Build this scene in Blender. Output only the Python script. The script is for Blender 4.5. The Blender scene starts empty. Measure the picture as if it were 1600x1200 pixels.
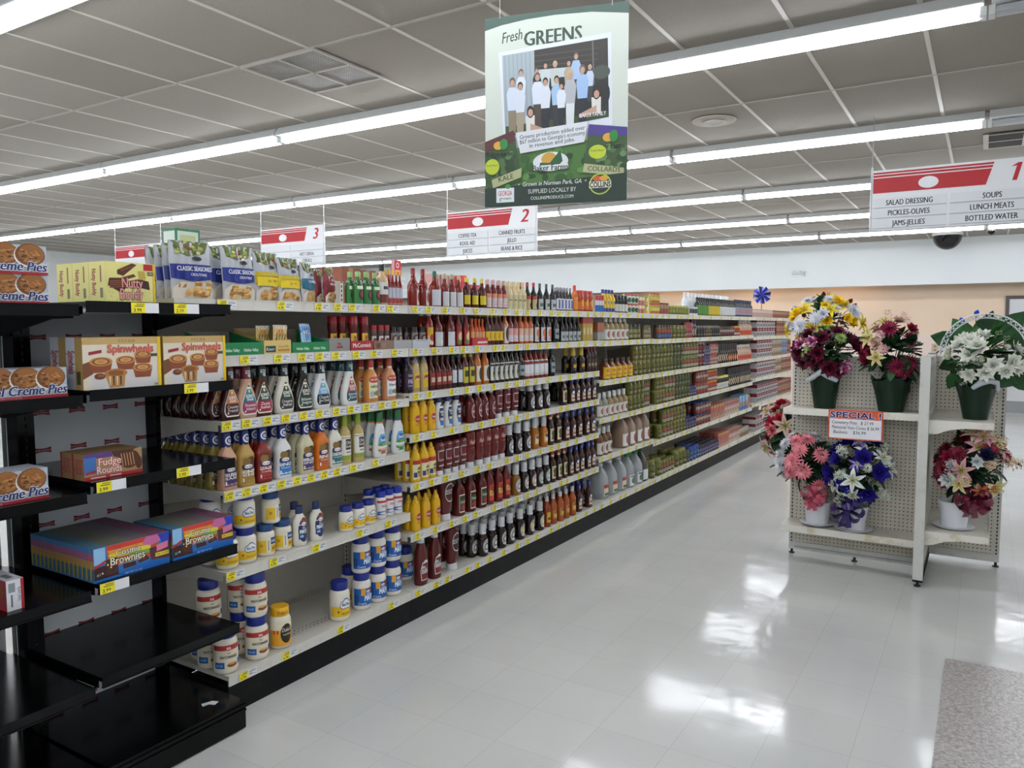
import bpy, bmesh, math, random
from mathutils import Vector, Matrix
random.seed(7)
C = bpy.context.scene.collection
PI = math.pi

# ---------------------------------------------------------------- camera, world, exposure
F_PX, YAW, PITCH, ROLL, EYE = 1205.0, math.radians(31.5), math.radians(-4.33), math.radians(-0.1), 1.645
_f = Vector((-math.sin(YAW)*math.cos(PITCH), math.cos(YAW)*math.cos(PITCH), math.sin(PITCH)))
_r0 = Vector((math.cos(YAW), math.sin(YAW), 0)); _u0 = _r0.cross(_f)
_r = _r0*math.cos(ROLL)+_u0*math.sin(ROLL); _u = -_r0*math.sin(ROLL)+_u0*math.cos(ROLL)
cam = bpy.data.objects.new('camera', bpy.data.cameras.new('camera')); C.objects.link(cam)
cam.data.sensor_width = 36; cam.data.lens = 36*F_PX/1600; cam.data.clip_start = .05; cam.data.clip_end = 100
cam.matrix_world = Matrix(((_r.x, _u.x, -_f.x, 0), (_r.y, _u.y, -_f.y, 0), (_r.z, _u.z, -_f.z, EYE), (0, 0, 0, 1)))
bpy.context.scene.camera = cam
world = bpy.data.worlds.new('world'); bpy.context.scene.world = world; world.use_nodes = True
world.node_tree.nodes['Background'].inputs[0].default_value = (.9, .95, 1, 1)
world.node_tree.nodes['Background'].inputs[1].default_value = .03
vs = bpy.context.scene.view_settings
vs.view_transform = 'Standard'; vs.look = 'None'; vs.exposure = 0.0; vs.gamma = 1; vs.use_curve_mapping = False
TUBE_POWER = 27.0

def ray(x, y):                       # a photo pixel as a direction
    return _f + _r*((x-800)/F_PX) - _u*((y-600)/F_PX)
def y_at(px, X, Z):                  # where along the aisle the pixel column px meets the line x = X, z = Z
    lo, hi = .2, 40.0
    for _ in range(50):
        m = (lo+hi)/2; P = Vector((X, m, Z-EYE)); q = 800+F_PX*P.dot(_r)/P.dot(_f)
        if q < px: lo = m
        else: hi = m
    return lo
def on_y(x, y, Y): d = ray(x, y); t = Y/d.y; return Vector((d.x*t, Y, d.z*t+EYE))

# ---------------------------------------------------------------- materials
def lin(h):
    if not isinstance(h, str): return tuple(h)
    h = h.lstrip('#')
    if len(h) == 3: h = ''.join(c*2 for c in h)
    return tuple((c/12.92 if c <= .04045 else ((c+.055)/1.055)**2.4) for c in (int(h[i:i+2], 16)/255 for i in (0, 2, 4)))
_M = {}
def mat(col, rough=.45, metal=0, emit=0, trans=0, coat=0, spec=.5):
    key = (col, rough, metal, emit, trans, coat, spec)
    if key in _M: return _M[key]
    m = bpy.data.materials.new('paint'); m.use_nodes = True
    b = m.node_tree.nodes['Principled BSDF']; c = lin(col)
    b.inputs['Base Color'].default_value = (*c, 1); b.inputs['Roughness'].default_value = rough
    b.inputs['Metallic'].default_value = metal; b.inputs['Specular IOR Level'].default_value = spec
    if emit: b.inputs['Emission Color'].default_value = (*c, 1); b.inputs['Emission Strength'].default_value = emit
    if trans: b.inputs['Transmission Weight'].default_value = trans
    if coat: b.inputs['Coat Weight'].default_value = coat; b.inputs['Coat Roughness'].default_value = .08
    _M[key] = m; return m
def P(c): return mat(c, .5)          # printed paper
def nodes(name, rough=.5):
    m = bpy.data.materials.new(name); m.use_nodes = True; t = m.node_tree
    b = t.nodes['Principled BSDF']; b.inputs['Roughness'].default_value = rough
    return m, t, b
def mixc(t, fac, a, b):
    n = t.nodes.new('ShaderNodeMix'); n.data_type = 'RGBA'
    t.links.new(fac, n.inputs[0])
    for i, v in ((6, a), (7, b)):
        if hasattr(v, 'links'): t.links.new(v, n.inputs[i])
        else: n.inputs[i].default_value = (*lin(v), 1)
    return n.outputs[2]
def math_n(t, op, a, b=None, c=None):
    n = t.nodes.new('ShaderNodeMath'); n.operation = op
    for i, v in enumerate((a, b, c)):
        if v is None: continue
        if hasattr(v, 'links'): t.links.new(v, n.inputs[i])
        else: n.inputs[i].default_value = v
    return n.outputs[0]
def coords(t):
    tc = t.nodes.new('ShaderNodeTexCoord'); s = t.nodes.new('ShaderNodeSeparateXYZ')
    t.links.new(tc.outputs['Object'], s.inputs[0]); return tc.outputs['Object'], s.outputs
def noise(t, vec, scale, detail=3, rough=.5):
    n = t.nodes.new('ShaderNodeTexNoise'); n.inputs['Scale'].default_value = scale
    n.inputs['Detail'].default_value = detail; n.inputs['Roughness'].default_value = rough
    t.links.new(vec, n.inputs['Vector']); return n.outputs['Fac']
def bump(t, b, h, strength, dist=.01):
    n = t.nodes.new('ShaderNodeBump'); n.inputs['Strength'].default_value = strength; n.inputs['Distance'].default_value = dist
    t.links.new(h, n.inputs['Height']); t.links.new(n.outputs[0], b.inputs['Normal'])
def step(t, v, a, b):
    n = t.nodes.new('ShaderNodeMapRange'); n.inputs[1].default_value = a; n.inputs[2].default_value = b
    t.links.new(v, n.inputs[0]); return n.outputs[0]

def floor_material():
    m, t, b = nodes('vinyl_tile', .13); v, s = coords(t)
    big = step(t, noise(t, v, .8, 4), .3, .7)
    base = mixc(t, big, '#c6c8c5', '#d6d6d2')
    fleck = step(t, noise(t, v, 55, 4, .7), .64, .70)
    base = mixc(t, math_n(t, 'MULTIPLY', fleck, .35), base, '#8d8d88')
    # per-tile shade and thin joints on a 305 mm grid
    ax = math_n(t, 'DIVIDE', math_n(t, 'ADD', s[0], 2.515+30.5), .305); ay = math_n(t, 'DIVIDE', math_n(t, 'ADD', s[1], 30.46), .305)
    cmb = t.nodes.new('ShaderNodeCombineXYZ')
    t.links.new(math_n(t, 'FLOOR', ax), cmb.inputs[0]); t.links.new(math_n(t, 'FLOOR', ay), cmb.inputs[1])
    wn = t.nodes.new('ShaderNodeTexWhiteNoise'); t.links.new(cmb.outputs[0], wn.inputs['Vector'])
    base = mixc(t, math_n(t, 'MULTIPLY', wn.outputs['Value'], .22), base, '#b9bcb9')
    dx = math_n(t, 'ABSOLUTE', math_n(t, 'SUBTRACT', math_n(t, 'FRACT', ax), .5)); dy = math_n(t, 'ABSOLUTE', math_n(t, 'SUBTRACT', math_n(t, 'FRACT', ay), .5))
    ln = step(t, math_n(t, 'MAXIMUM', dx, dy), .4955, .4985)
    base = mixc(t, math_n(t, 'MULTIPLY', ln, .38), base, '#7b7d7b')
    t.links.new(base, b.inputs['Base Color'])
    r = t.nodes.new('ShaderNodeMapRange'); r.inputs[3].default_value = .06; r.inputs[4].default_value = .17
    t.links.new(noise(t, v, 2.2, 4), r.inputs[0]); t.links.new(r.outputs[0], b.inputs['Roughness'])
    bump(t, b, noise(t, v, 4, 2), .12, .02)
    return m
def terrazzo_material():
    m, t, b = nodes('terrazzo', .28); v, s = coords(t)
    a = step(t, noise(t, v, 70, 4, .8), .44, .56); a2 = step(t, noise(t, v, 38, 4, .7), .50, .62)
    base = mixc(t, a, '#98928e', '#c0bcb8'); base = mixc(t, math_n(t, 'MULTIPLY', a2, .55), base, '#7e7572')
    t.links.new(base, b.inputs['Base Color']); return m
def ceiling_material():
    m, t, b = nodes('ceiling_tile', .9); v, s = coords(t)
    ax = math_n(t, 'FLOOR', math_n(t, 'DIVIDE', math_n(t, 'ADD', s[0], 2.78+30.5), .61)); ay = math_n(t, 'FLOOR', math_n(t, 'DIVIDE', math_n(t, 'ADD', s[1], 24.4-3.30), 1.22))
    cmb = t.nodes.new('ShaderNodeCombineXYZ'); t.links.new(ax, cmb.inputs[0]); t.links.new(ay, cmb.inputs[1])
    wn = t.nodes.new('ShaderNodeTexWhiteNoise'); t.links.new(cmb.outputs[0], wn.inputs['Vector'])
    base = mixc(t, wn.outputs['Value'], '#968f86', '#a19b92')
    sp = step(t, noise(t, v, 60, 4, .7), .52, .68)
    base = mixc(t, math_n(t, 'MULTIPLY', sp, .28), base, '#85807a')
    base = mixc(t, math_n(t, 'MULTIPLY', step(t, noise(t, v, .6, 3), .45, .8), .25), base, '#99918a')
    t.links.new(base, b.inputs['Base Color']); bump(t, b, noise(t, v, 80, 3), .3, .004); return m
def wall_material(c1, c2, name='wall_paint', sc=1.2):
    m, t, b = nodes(name, .7); v, s = coords(t)
    t.links.new(mixc(t, step(t, noise(t, v, sc, 4), .3, .7), c1, c2), b.inputs['Base Color']); return m
def peg_material(name, i, j, pitch=.0254, r=.0042, base='#cfcac0', hole='#27241f', rough=.45):
    m, t, b = nodes(name, rough); v, s = coords(t)
    fx = math_n(t, 'SUBTRACT', math_n(t, 'FRACT', math_n(t, 'DIVIDE', math_n(t, 'ADD', s[i], 20*pitch), pitch)), .5)
    fy = math_n(t, 'SUBTRACT', math_n(t, 'FRACT', math_n(t, 'DIVIDE', math_n(t, 'ADD', s[j], 20*pitch), pitch)), .5)
    d = math_n(t, 'SQRT', math_n(t, 'ADD', math_n(t, 'MULTIPLY', fx, fx), math_n(t, 'MULTIPLY', fy, fy)))
    h = math_n(t, 'LESS_THAN', d, r/pitch)
    n = mixc(t, step(t, noise(t, v, 6, 3), .4, .8), base, '#bdb8ad')
    t.links.new(mixc(t, h, n, hole), b.inputs['Base Color']); return m
def slot_material(name, base='#cfcbc2', axis=1):
    m, t, b = nodes(name, .4); v, s = coords(t)
    a = math_n(t, 'LESS_THAN', math_n(t, 'ABSOLUTE', math_n(t, 'SUBTRACT', math_n(t, 'FRACT', math_n(t, 'DIVIDE', math_n(t, 'ADD', s[2], 5), .0254)), .5)), .3)
    c = math_n(t, 'LESS_THAN', math_n(t, 'ABSOLUTE', s[axis]), .0045)
    t.links.new(mixc(t, math_n(t, 'MULTIPLY', a, c), base, '#1b1a18'), b.inputs['Base Color']); return m
def scuffed(col, c2, name, rough=.3, sc=9):
    m, t, b = nodes(name, rough); v, s = coords(t)
    t.links.new(mixc(t, step(t, noise(t, v, sc, 5, .7), .52, .75), col, c2), b.inputs['Base Color']); return m
M_FLOOR, M_TERR, M_CEIL = floor_material(), terrazzo_material(), ceiling_material()
M_CREAM = scuffed('#d3cfc5', '#c3beb2', 'cream_steel', .35, 5); M_BACK = scuffed('#b9b5ab', '#aeaaa0', 'cream_back', .5, 2)
M_BLACK = scuffed('#060708', '#0b0c0d', 'black_steel', .17, 14); M_KICK = scuffed('#0a0b0c', '#191919', 'black_kick', .5, 10)
for m_ in (M_BLACK, M_KICK): m_.node_tree.nodes['Principled BSDF'].inputs['Specular IOR Level'].default_value = .2
M_LIP = scuffed('#d9d6cd', '#c4bfb0', 'price_channel', .3, 20)

# ---------------------------------------------------------------- mesh builder
_T = {}; CAPH = [0]
def text_geo(s, bold=0, shear=0):
    k = (s, bold, shear)
    if k in _T: return _T[k]
    cu = bpy.data.curves.new('t', 'FONT'); cu.body = s; cu.resolution_u = 2
    cu.shear = shear; cu.align_x = 'CENTER'
    o = bpy.data.objects.new('t', cu); me = o.to_mesh(); me.calc_loop_triangles()
    V = [(v.co.x, v.co.y) for v in me.vertices]; T = [tuple(t.vertices) for t in me.loop_triangles]
    o.to_mesh_clear(); bpy.data.objects.remove(o); bpy.data.curves.remove(cu)
    if V:
        x0, x1 = min(a for a, b in V), max(a for a, b in V); y0, y1 = 0, CAPH[0] or max(b for a, b in V)
        if not CAPH[0]: CAPH[0] = y1
        V = [(a-(x0+x1)/2, b-(y0+y1)/2) for a, b in V]
        dim = (x1-x0, y1-y0)
        if T:
            i, j, l = T[0]; A = (V[j][0]-V[i][0])*(V[l][1]-V[i][1])-(V[j][1]-V[i][1])*(V[l][0]-V[i][0])
            if A < 0: T = [(a, c, b) for a, b, c in T]
    else: dim = (1, 1)
    _T[k] = (V, T, dim); return _T[k]

text_geo('H')
class MB:
    def __init__(s): s.v, s.f, s.m, s.mats = [], [], [], []
    def mi(s, m):
        if m not in s.mats: s.mats.append(m)
        return s.mats.index(m)
    def face(s, pts, m):
        n = len(s.v); s.v += [tuple(p) for p in pts]; s.f.append(tuple(range(n, n+len(pts)))); s.m.append(s.mi(m))
    def mesh(s, pts, faces, m):
        n = len(s.v); s.v += [tuple(p) for p in pts]; i = s.mi(m)
        for f in faces: s.f.append(tuple(n+k for k in f)); s.m.append(i)
    def box(s, a, b, m, sides=None):
        x0, y0, z0 = a; x1, y1, z1 = b
        p = [(x0,y0,z0),(x1,y0,z0),(x1,y1,z0),(x0,y1,z0),(x0,y0,z1),(x1,y0,z1),(x1,y1,z1),(x0,y1,z1)]
        F = {'-z':(0,3,2,1),'+z':(4,5,6,7),'-y':(0,1,5,4),'+x':(1,2,6,5),'+y':(2,3,7,6),'-x':(3,0,4,7)}
        n = len(s.v); s.v += p
        for k, f in F.items(): s.f.append(tuple(n+i for i in f)); s.m.append(s.mi((sides or {}).get(k, m)))
        return s
    def prism(s, pts, h0, h1, m, axis='y'):      # outline pts in the other two axes, swept along axis
        f = {'y': lambda a, b, h: (a, h, b), 'x': lambda a, b, h: (h, a, b), 'z': lambda a, b, h: (a, b, h)}[axis]
        k = len(pts); V = [f(a, b, h0) for a, b in pts]+[f(a, b, h1) for a, b in pts]
        s.mesh(V, [tuple(range(k)), tuple(range(2*k-1, k-1, -1))]+[(i, i+k, (i+1) % k+k, (i+1) % k) for i in range(k)], m); return s
    def lathe(s, rings, m, n=2, seg=20, c=(0, 0), cap=True):   # rings of (z, rx, ry)
        base = len(s.v)
        for z, rx, ry in rings:
            for i in range(seg):
                x, y = sup(2*PI*i/seg, n); s.v.append((c[0]+rx*x, c[1]+ry*y, z))
        k = s.mi(m)
        for j in range(len(rings)-1):
            for i in range(seg):
                a, b = base+j*seg+i, base+j*seg+(i+1) % seg
                s.f.append((a, b, b+seg, a+seg)); s.m.append(k)
        if cap:
            s.f.append(tuple(base+i for i in reversed(range(seg)))); s.m.append(k)
            s.f.append(tuple(base+(len(rings)-1)*seg+i for i in range(seg))); s.m.append(k)
        return s
    def tube(s, pts, r, m, seg=8, closed=False):
        pts = [Vector(p) for p in pts]; n = len(pts); base = len(s.v); R = r if isinstance(r, (list, tuple)) else [r]*n
        for i, p in enumerate(pts):
            d = (pts[(i+1) % n if closed else min(i+1, n-1)]-pts[i-1 if (closed or i) else 0]).normalized()
            a = d.cross(Vector((0, 0, 1)) if abs(d.z) < .9 else Vector((1, 0, 0))).normalized(); b = d.cross(a)
            for k in range(seg): t = 2*PI*k/seg; s.v.append(tuple(p+(a*math.cos(t)+b*math.sin(t))*R[i]))
        mi = s.mi(m)
        for i in range(n if closed else n-1):
            for k in range(seg):
                a, b = base+i*seg+k, base+i*seg+(k+1) % seg; j = ((i+1) % n-i)*seg
                s.f.append((a, b, b+j, a+j)); s.m.append(mi)
        if not closed:
            s.f.append(tuple(base+k for k in range(seg))); s.m.append(mi); s.f.append(tuple(base+(n-1)*seg+k for k in reversed(range(seg)))); s.m.append(mi)
        return s
    def strip(s, mp, rows, m, off, k=1):          # rows of (v, u0, u1)
        base = len(s.v)
        for v, a, b in rows:
            for i in range(k+1): s.v.append(mp(a+(b-a)*i/k, v, off))
        mi = s.mi(m)
        for j in range(len(rows)-1):
            for i in range(k):
                a = base+j*(k+1)+i; s.f.append((a, a+1, a+k+2, a+k+1)); s.m.append(mi)
    def prints(s, mp, W, H, items, off0=.0002, curved=False):
        o = off0; kk = lambda w: max(2, min(40, math.ceil(abs(w)*W/(.10*(curved if curved is not True else .06))))) if curved else 1
        for it in items:
            t = it[0]; o += .00015 if curved else .00004
            if t == 'r':
                _, a, b, c, d, col = it; n = 3 if curved else 1
                s.strip(mp, [((b+(d-b)*i/n)*H, a*W, c*W) for i in range(n+1)], P(col), o, kk(c-a))
            elif t == 'e':
                _, cu, cv, ru, rv, col = it; N = 10
                s.strip(mp, [((cv-rv*math.cos(PI*i/N))*H, (cu-ru*max(.02, math.sin(PI*i/N)))*W, (cu+ru*max(.02, math.sin(PI*i/N)))*W) for i in range(N+1)], P(col), o, kk(2*ru) if curved else 2)
            elif t == 'p': s.strip(mp, [(v*H, a*W, b*W) for v, a, b in it[1]], P(it[2]), o, kk(it[1][0][2]-it[1][0][1]) if not curved else kk(max(q[2]-q[1] for q in it[1])))
            elif t == 'g':
                s.mesh([mp(u*W, v*H, o) for u, v in it[1]], [tuple(range(len(it[1])))], P(it[2]))
            elif t == 't':
                _, txt, cu, cv, h, mw, col = it[:7]; q = it[7] if len(it) > 7 else {}
                V, T, (dx, dy) = text_geo(txt, 0, q.get('shear', 0)); bd = q.get('bold', .01)
                sy = h*H/dy; sx = sy*q.get('wide', 1); o2 = o+(.0005 if curved else 0)
                if sx*dx > mw*W: sx = mw*W/dx
                a = q.get('rot', 0); ca, sa = math.cos(a), math.sin(a)
                sh_ = [(0, 0)] if bd < .006 else [(-bd, 0), (bd, 0)] if bd < .035 else [(bd*math.cos(PI*i/4), bd*math.sin(PI*i/4)) for i in range(8)]
                for ex, ey in sh_:
                    s.mesh([mp(cu*W+(x+ex)*sx*ca-(y+ey)*sy*sa, cv*H+(x+ex)*sx*sa+(y+ey)*sy*ca, o2) for x, y in V], T, P(col)); o2 += 2e-6
    def build(s, name='mesh', smooth=None):
        me = bpy.data.meshes.new(name); me.from_pydata(s.v, [], s.f)
        for m in s.mats: me.materials.append(m)
        me.polygons.foreach_set('material_index', s.m)
        if smooth:
            me.polygons.foreach_set('use_smooth', [True]*len(s.f)); me.update(); me.set_sharp_from_angle(angle=math.radians(smooth))
        me.update(); return me
def sup(t, n):
    c, s = math.cos(t), math.sin(t)
    if n == 2: return c, s
    e = 2/n; return math.copysign(abs(c)**e, c), math.copysign(abs(s)**e, s)
def flat(O, U, V):                                # plane map in metres
    O, U, V = Vector(O), Vector(U), Vector(V); N = U.cross(V)
    return lambda u, v, o: tuple(O+U*u+V*v+N*o)

# ---------------------------------------------------------------- scene objects
LABELS = {}
def link(name, data, parent=None, loc=None, rz=0, sc=None):
    o = bpy.data.objects.new(name, data); C.objects.link(o)
    if parent: o.parent = parent
    if loc is not None: o.location = loc
    if rz: o.rotation_euler.z = rz
    if sc: o.scale = sc
    return o
def tag(o, label, cat, group=None):
    o['label'] = label; o['category'] = cat
    if group: o['group'] = group
    n = len(label.replace('-', ' ').split())
    if n > 16 or n < 4: print('LABEL LENGTH', n, label)
    if label in LABELS and not (group and LABELS[label] == group): print('LABEL TWICE', label)
    LABELS[label] = group; return o
def struct(name, mb, smooth=None):
    o = link(name, mb.build(name, smooth)); o['kind'] = 'structure'; return o
def thing(name, label, cat, loc=(0, 0, 0), rz=0, group=None):
    return tag(link(name, None, None, loc, rz), label, cat, group)
def part(name, mb, parent, smooth=None, loc=None): return link(name, mb.build(name, smooth), parent, loc)

# ================================================================ THE ROOM
CEIL, YB = 3.245, 17.2
XL, XR, YF = -17.0, 5.0, -4.5
b = MB(); b.box((XL, YF, -.05), (XR, YB, 0), M_FLOOR); struct('floor', b)
b = MB(); b.box((-.11, YF, .0004), (XR, 4.28, .0015), M_TERR); struct('floor_terrazzo', b)
b = MB(); b.box((XL, YF, CEIL), (XR, YB, CEIL+.05), M_CEIL); struct('ceiling', b)
b = MB(); wt = mat('#c9c5bd', .5); wd = mat('#4a4641', .9)
x = -2.78-.61*23
while x < XR: b.box((x-.012, YF, CEIL-.005), (x+.012, 16.5, CEIL-.0005), wt); x += .61
y = 3.30-1.22*6
while y < 16.5: b.box((XL, y-.012, CEIL-.0055), (XR, y+.012, CEIL-.001), mat('#a8a39b', .6)); y += 1.22
struct('ceiling_grid', b)
M_SOFFIT = wall_material('#d5d9da', '#dadddc'); M_TAN = wall_material('#dcc4ab', '#e2cbb2'); M_PINK = wall_material('#e0cfc4', '#dccabf')
b = MB(); b.box((XL, 16.45, 2.40), (XR, 16.6, CEIL), M_SOFFIT); struct('wall_soffit', b)
b = MB(); b.box((-9.6, YB, 1.45), (XR, YB+.1, CEIL), M_TAN); b.box((-9.6, YB, 0), (XR, YB+.1, 1.45), M_PINK); struct('wall_back', b)
b = MB(); b.box((XL, YB-.35, 0), (-7.05, YB, 2.6), wall_material('#a39684', '#9b8e7d')); struct('wall_return', b)
b = MB(); b.box((XL-.1, YF, 0), (XL, YB, CEIL), M_SOFFIT); struct('wall_left', b)
b = MB(); b.box((XR, YF, 0), (XR+.1, YB, CEIL), M_SOFFIT); struct('wall_right', b)
b = MB(); b.box((XL, YF-.1, 0), (XR, YF, CEIL), M_SOFFIT); struct('wall_front', b)
# steel service door in the back wall
b = MB(); b.box((.36, YB-.03, .0), (1.36, YB-.001, 2.12), mat('#c9cbcd', .3))
d1 = struct('door_1', b)
b = MB(); fm = mat('#4b4640', .5)
for a, c in (((.30, YB-.05, 0), (.36, YB-.001, 2.18)), ((1.36, YB-.05, 0), (1.42, YB-.001, 2.18)), ((.36, YB-.05, 2.12), (1.36, YB-.001, 2.18))): b.box(a, c, fm)
part('door_frame', b, d1)
b = MB(); b.lathe([(0, .15, .15), (.012, .15, .15), (.013, .13, .13)], mat('#23272b', .2), seg=24)
o = part('door_window', b, d1, 40, (.86, YB-.03, 1.62)); o.rotation_euler.x = PI/2
b = MB(); b.box((.36, YB-.034, .0), (1.36, YB-.0305, .22), mat('#8d8f90', .35)); part('kick_plate', b, d1)

# ---------------------------------------------------------------- strip lights
M_TUBE = mat('#f4f8ff', .5, emit=TUBE_POWER); M_WHITE = mat('#dcdedd', .4); M_GREY = mat('#8f9498', .45); M_UNLIT = mat('#b9bdc0', .3)
def fixture_meshes(lit):
    h = MB(); h.prism([(-.06, .09), (-.095, .03), (-.09, .026), (.09, .026), (.095, .03), (.06, .09)], -1.215, 1.215, M_WHITE, 'x')
    e = MB()
    e.box((-.014, -.04, -.018), (.014, .04, .026), M_WHITE)
    d = MB(); n = 8
    pts = [(.036*math.cos(PI+PI*i/n), .004+.026*math.sin(PI+PI*i/n)) for i in range(n+1)]+[(.036, .02), (-.036, .02)]
    d.prism(pts, -1.195, 1.195, M_TUBE if lit else M_UNLIT, 'x')
    return h.build('housing'), e.build('end_bracket'), d.build('tube')
FIX = {k: fixture_meshes(k) for k in (True, False)}
ORD = 'first second third fourth fifth sixth seventh eighth ninth tenth eleventh twelfth thirteenth fourteenth fifteenth sixteenth seventeenth eighteenth nineteenth twentieth'.split()
NUM = 'one two three four five six seven eight nine ten eleven twelve thirteen fourteen fifteen sixteen seventeen eighteen nineteen twenty'.split()
for k in range(-2, 6):  # rearmost row is unseen, added to brighten surfaces that face the camera
    y = 2.08+2.44*k
    for j in range(-6, 2):
        xc = -.05+2.46*j+1.23
        if xc+1.2 > XR: continue
        lit = not (k in (0, 1, 2) and j == 0)
        row = ('just behind the viewer' if k == -1 else 'in the added rearmost row') if k < 0 else 'in the %s row ahead' % ORD[k]
        pos = '%s left of the dark gap' % ORD[-1-j] if j < 0 else ('just right of the cross aisle' if j == 0 else 'farthest right')
        t = thing('ceiling_light', ('lit' if lit else 'unlit grey')+' fluorescent strip light %s, %s' % (row, pos), 'ceiling light', (xc, y, 3.155), 0, 'fluorescent strip lights')
        for nm, me, dx in zip(('housing', 'end_bracket', 'end_bracket', 'tube'), (FIX[lit][0], FIX[lit][1], FIX[lit][1], FIX[lit][2]), (0, -1.212, 1.212, 0)): link(nm, me, t, (dx, 0, 0))
# warm cove lamps behind the soffit that wash the back wall
for i, xc in enumerate((-6.0, -4.2, -2.6)):
    t = thing('cove_light', 'warm cove lamp hidden behind the soffit, %s from left' % ORD[i], 'light', (xc, 16.78, 2.62), 0, 'warm cove lamps')
    b = MB(); b.prism([(-.04, .0), (.04, .0), (.04, .06), (-.04, .06)], -.62, .62, M_WHITE, 'x'); part('housing', b, t)
    b = MB(); b.prism([(-.02, -.03), (.02, -.03), (.02, -.002), (-.02, -.002)], -.6, .6, mat('#ffcf9c', .5, emit=6.5), 'x'); part('tube', b, t)

# ---------------------------------------------------------------- ceiling fittings
t = thing('ceiling_vent', 'square perforated return air grille set in the ceiling tiles', 'vent', (-3.66, 3.60, CEIL))
b = MB(); b.box((-.30, -.30, -.012), (.30, .30, -.007), peg_material('grille', 0, 1, .02, .0075, '#8a857d', '#2a2724')); part('perforated_panel', b, t)
b = MB(); fr = mat('#aaa39a', .5)
for a, c in (((-.31, -.31), (.31, -.29)), ((-.31, .29), (.31, .31)), ((-.31, -.29), (-.29, .29)), ((.29, -.29), (.31, .29)), ((-.01, -.29), (.01, .29)), ((-.29, -.01), (.29, .01))):
    b.box((*a, -.018), (*c, -.0065), fr)
part('frame', b, t)
t = thing('ceiling_speaker', 'round beige speaker grille flush in the ceiling tile', 'speaker', (-1.87, 6.08, CEIL))
b = MB(); b.lathe([(-.016, .10, .10), (-.014, .165, .165), (-.006, .17, .17)], mat('#b0a79a', .6), seg=32); part('rim', b, t, 40)
b = MB(); b.lathe([(-.02, .085, .085), (-.0165, .088, .088)], peg_material('speaker_mesh', 0, 1, .012, .004, '#8f8778', '#4a453c'), seg=32); part('grille', b, t, 40)
t = thing('ceiling_vent', 'louvred air diffuser in the ceiling above the aisle one sign', 'vent', (.52, 8.0, CEIL))
b = MB(); b.box((-.6, -.3, -.012), (.6, .3, -.006), mat('#3d3a36', .8)); part('backing', b, t)
b = MB()
for i in range(5): b.box((-.6+.29*i, -.3, -.02), (-.58+.29*i+.02, .3, -.0125), wt)
for i in range(3): b.box((-.6, -.3+.29*i, -.0215), (.6, -.28+.29*i, -.0205), wt)
part('frame', b, t)
t = thing('security_camera', 'large black security dome hanging under the ceiling before the soffit', 'security camera', (-.63, 15.6, CEIL))
b = MB(); b.lathe([(-.05, .24, .24), (-.0005, .24, .24)], mat('#d8d8d6', .4), seg=32); part('collar', b, t, 40)
b = MB(); b.lathe([(-.05-.24*math.sin(PI/2*i/8), max(.004, .23*math.cos(PI/2*i/8)), max(.004, .23*math.cos(PI/2*i/8))) for i in range(9)][::-1], mat('#08080a', .08), seg=32); part('dome', b, t, 60)
t = thing('security_camera', 'small black mini dome camera beside the large one', 'security camera', (.02, 15.3, CEIL))
b = MB(); b.lathe([(-.04, .07, .07), (-.0005, .07, .07)], mat('#d8d8d6', .4), seg=24); part('collar', b, t, 40)
b = MB(); b.lathe([(-.04-.06*math.sin(PI/2*i/6), max(.003, .055*math.cos(PI/2*i/6)), max(.003, .055*math.cos(PI/2*i/6))) for i in range(7)][::-1], mat('#08080a', .1), seg=24); part('dome', b, t, 60)
p = on_y(1248, 426, 16.45)
t = thing('emergency_light', 'small white twin head emergency lamp on the soffit', 'emergency light', (p.x, 16.45, p.z-.05))
b = MB(); b.box((-.12, -.05, -.03), (.12, -.0005, .06), mat('#d7d9da', .4)); part('case', b, t)
for s in (-1, 1):
    b = MB(); b.lathe([(0, .03, .03), (.05, .045, .045), (.052, .04, .04)], mat('#b4b8bb', .3), c=(0, 0), seg=16); o = part('lamp_head', b, t, 40, (s*.06, -.05, .04)); o.rotation_euler.x = PI/2

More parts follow.
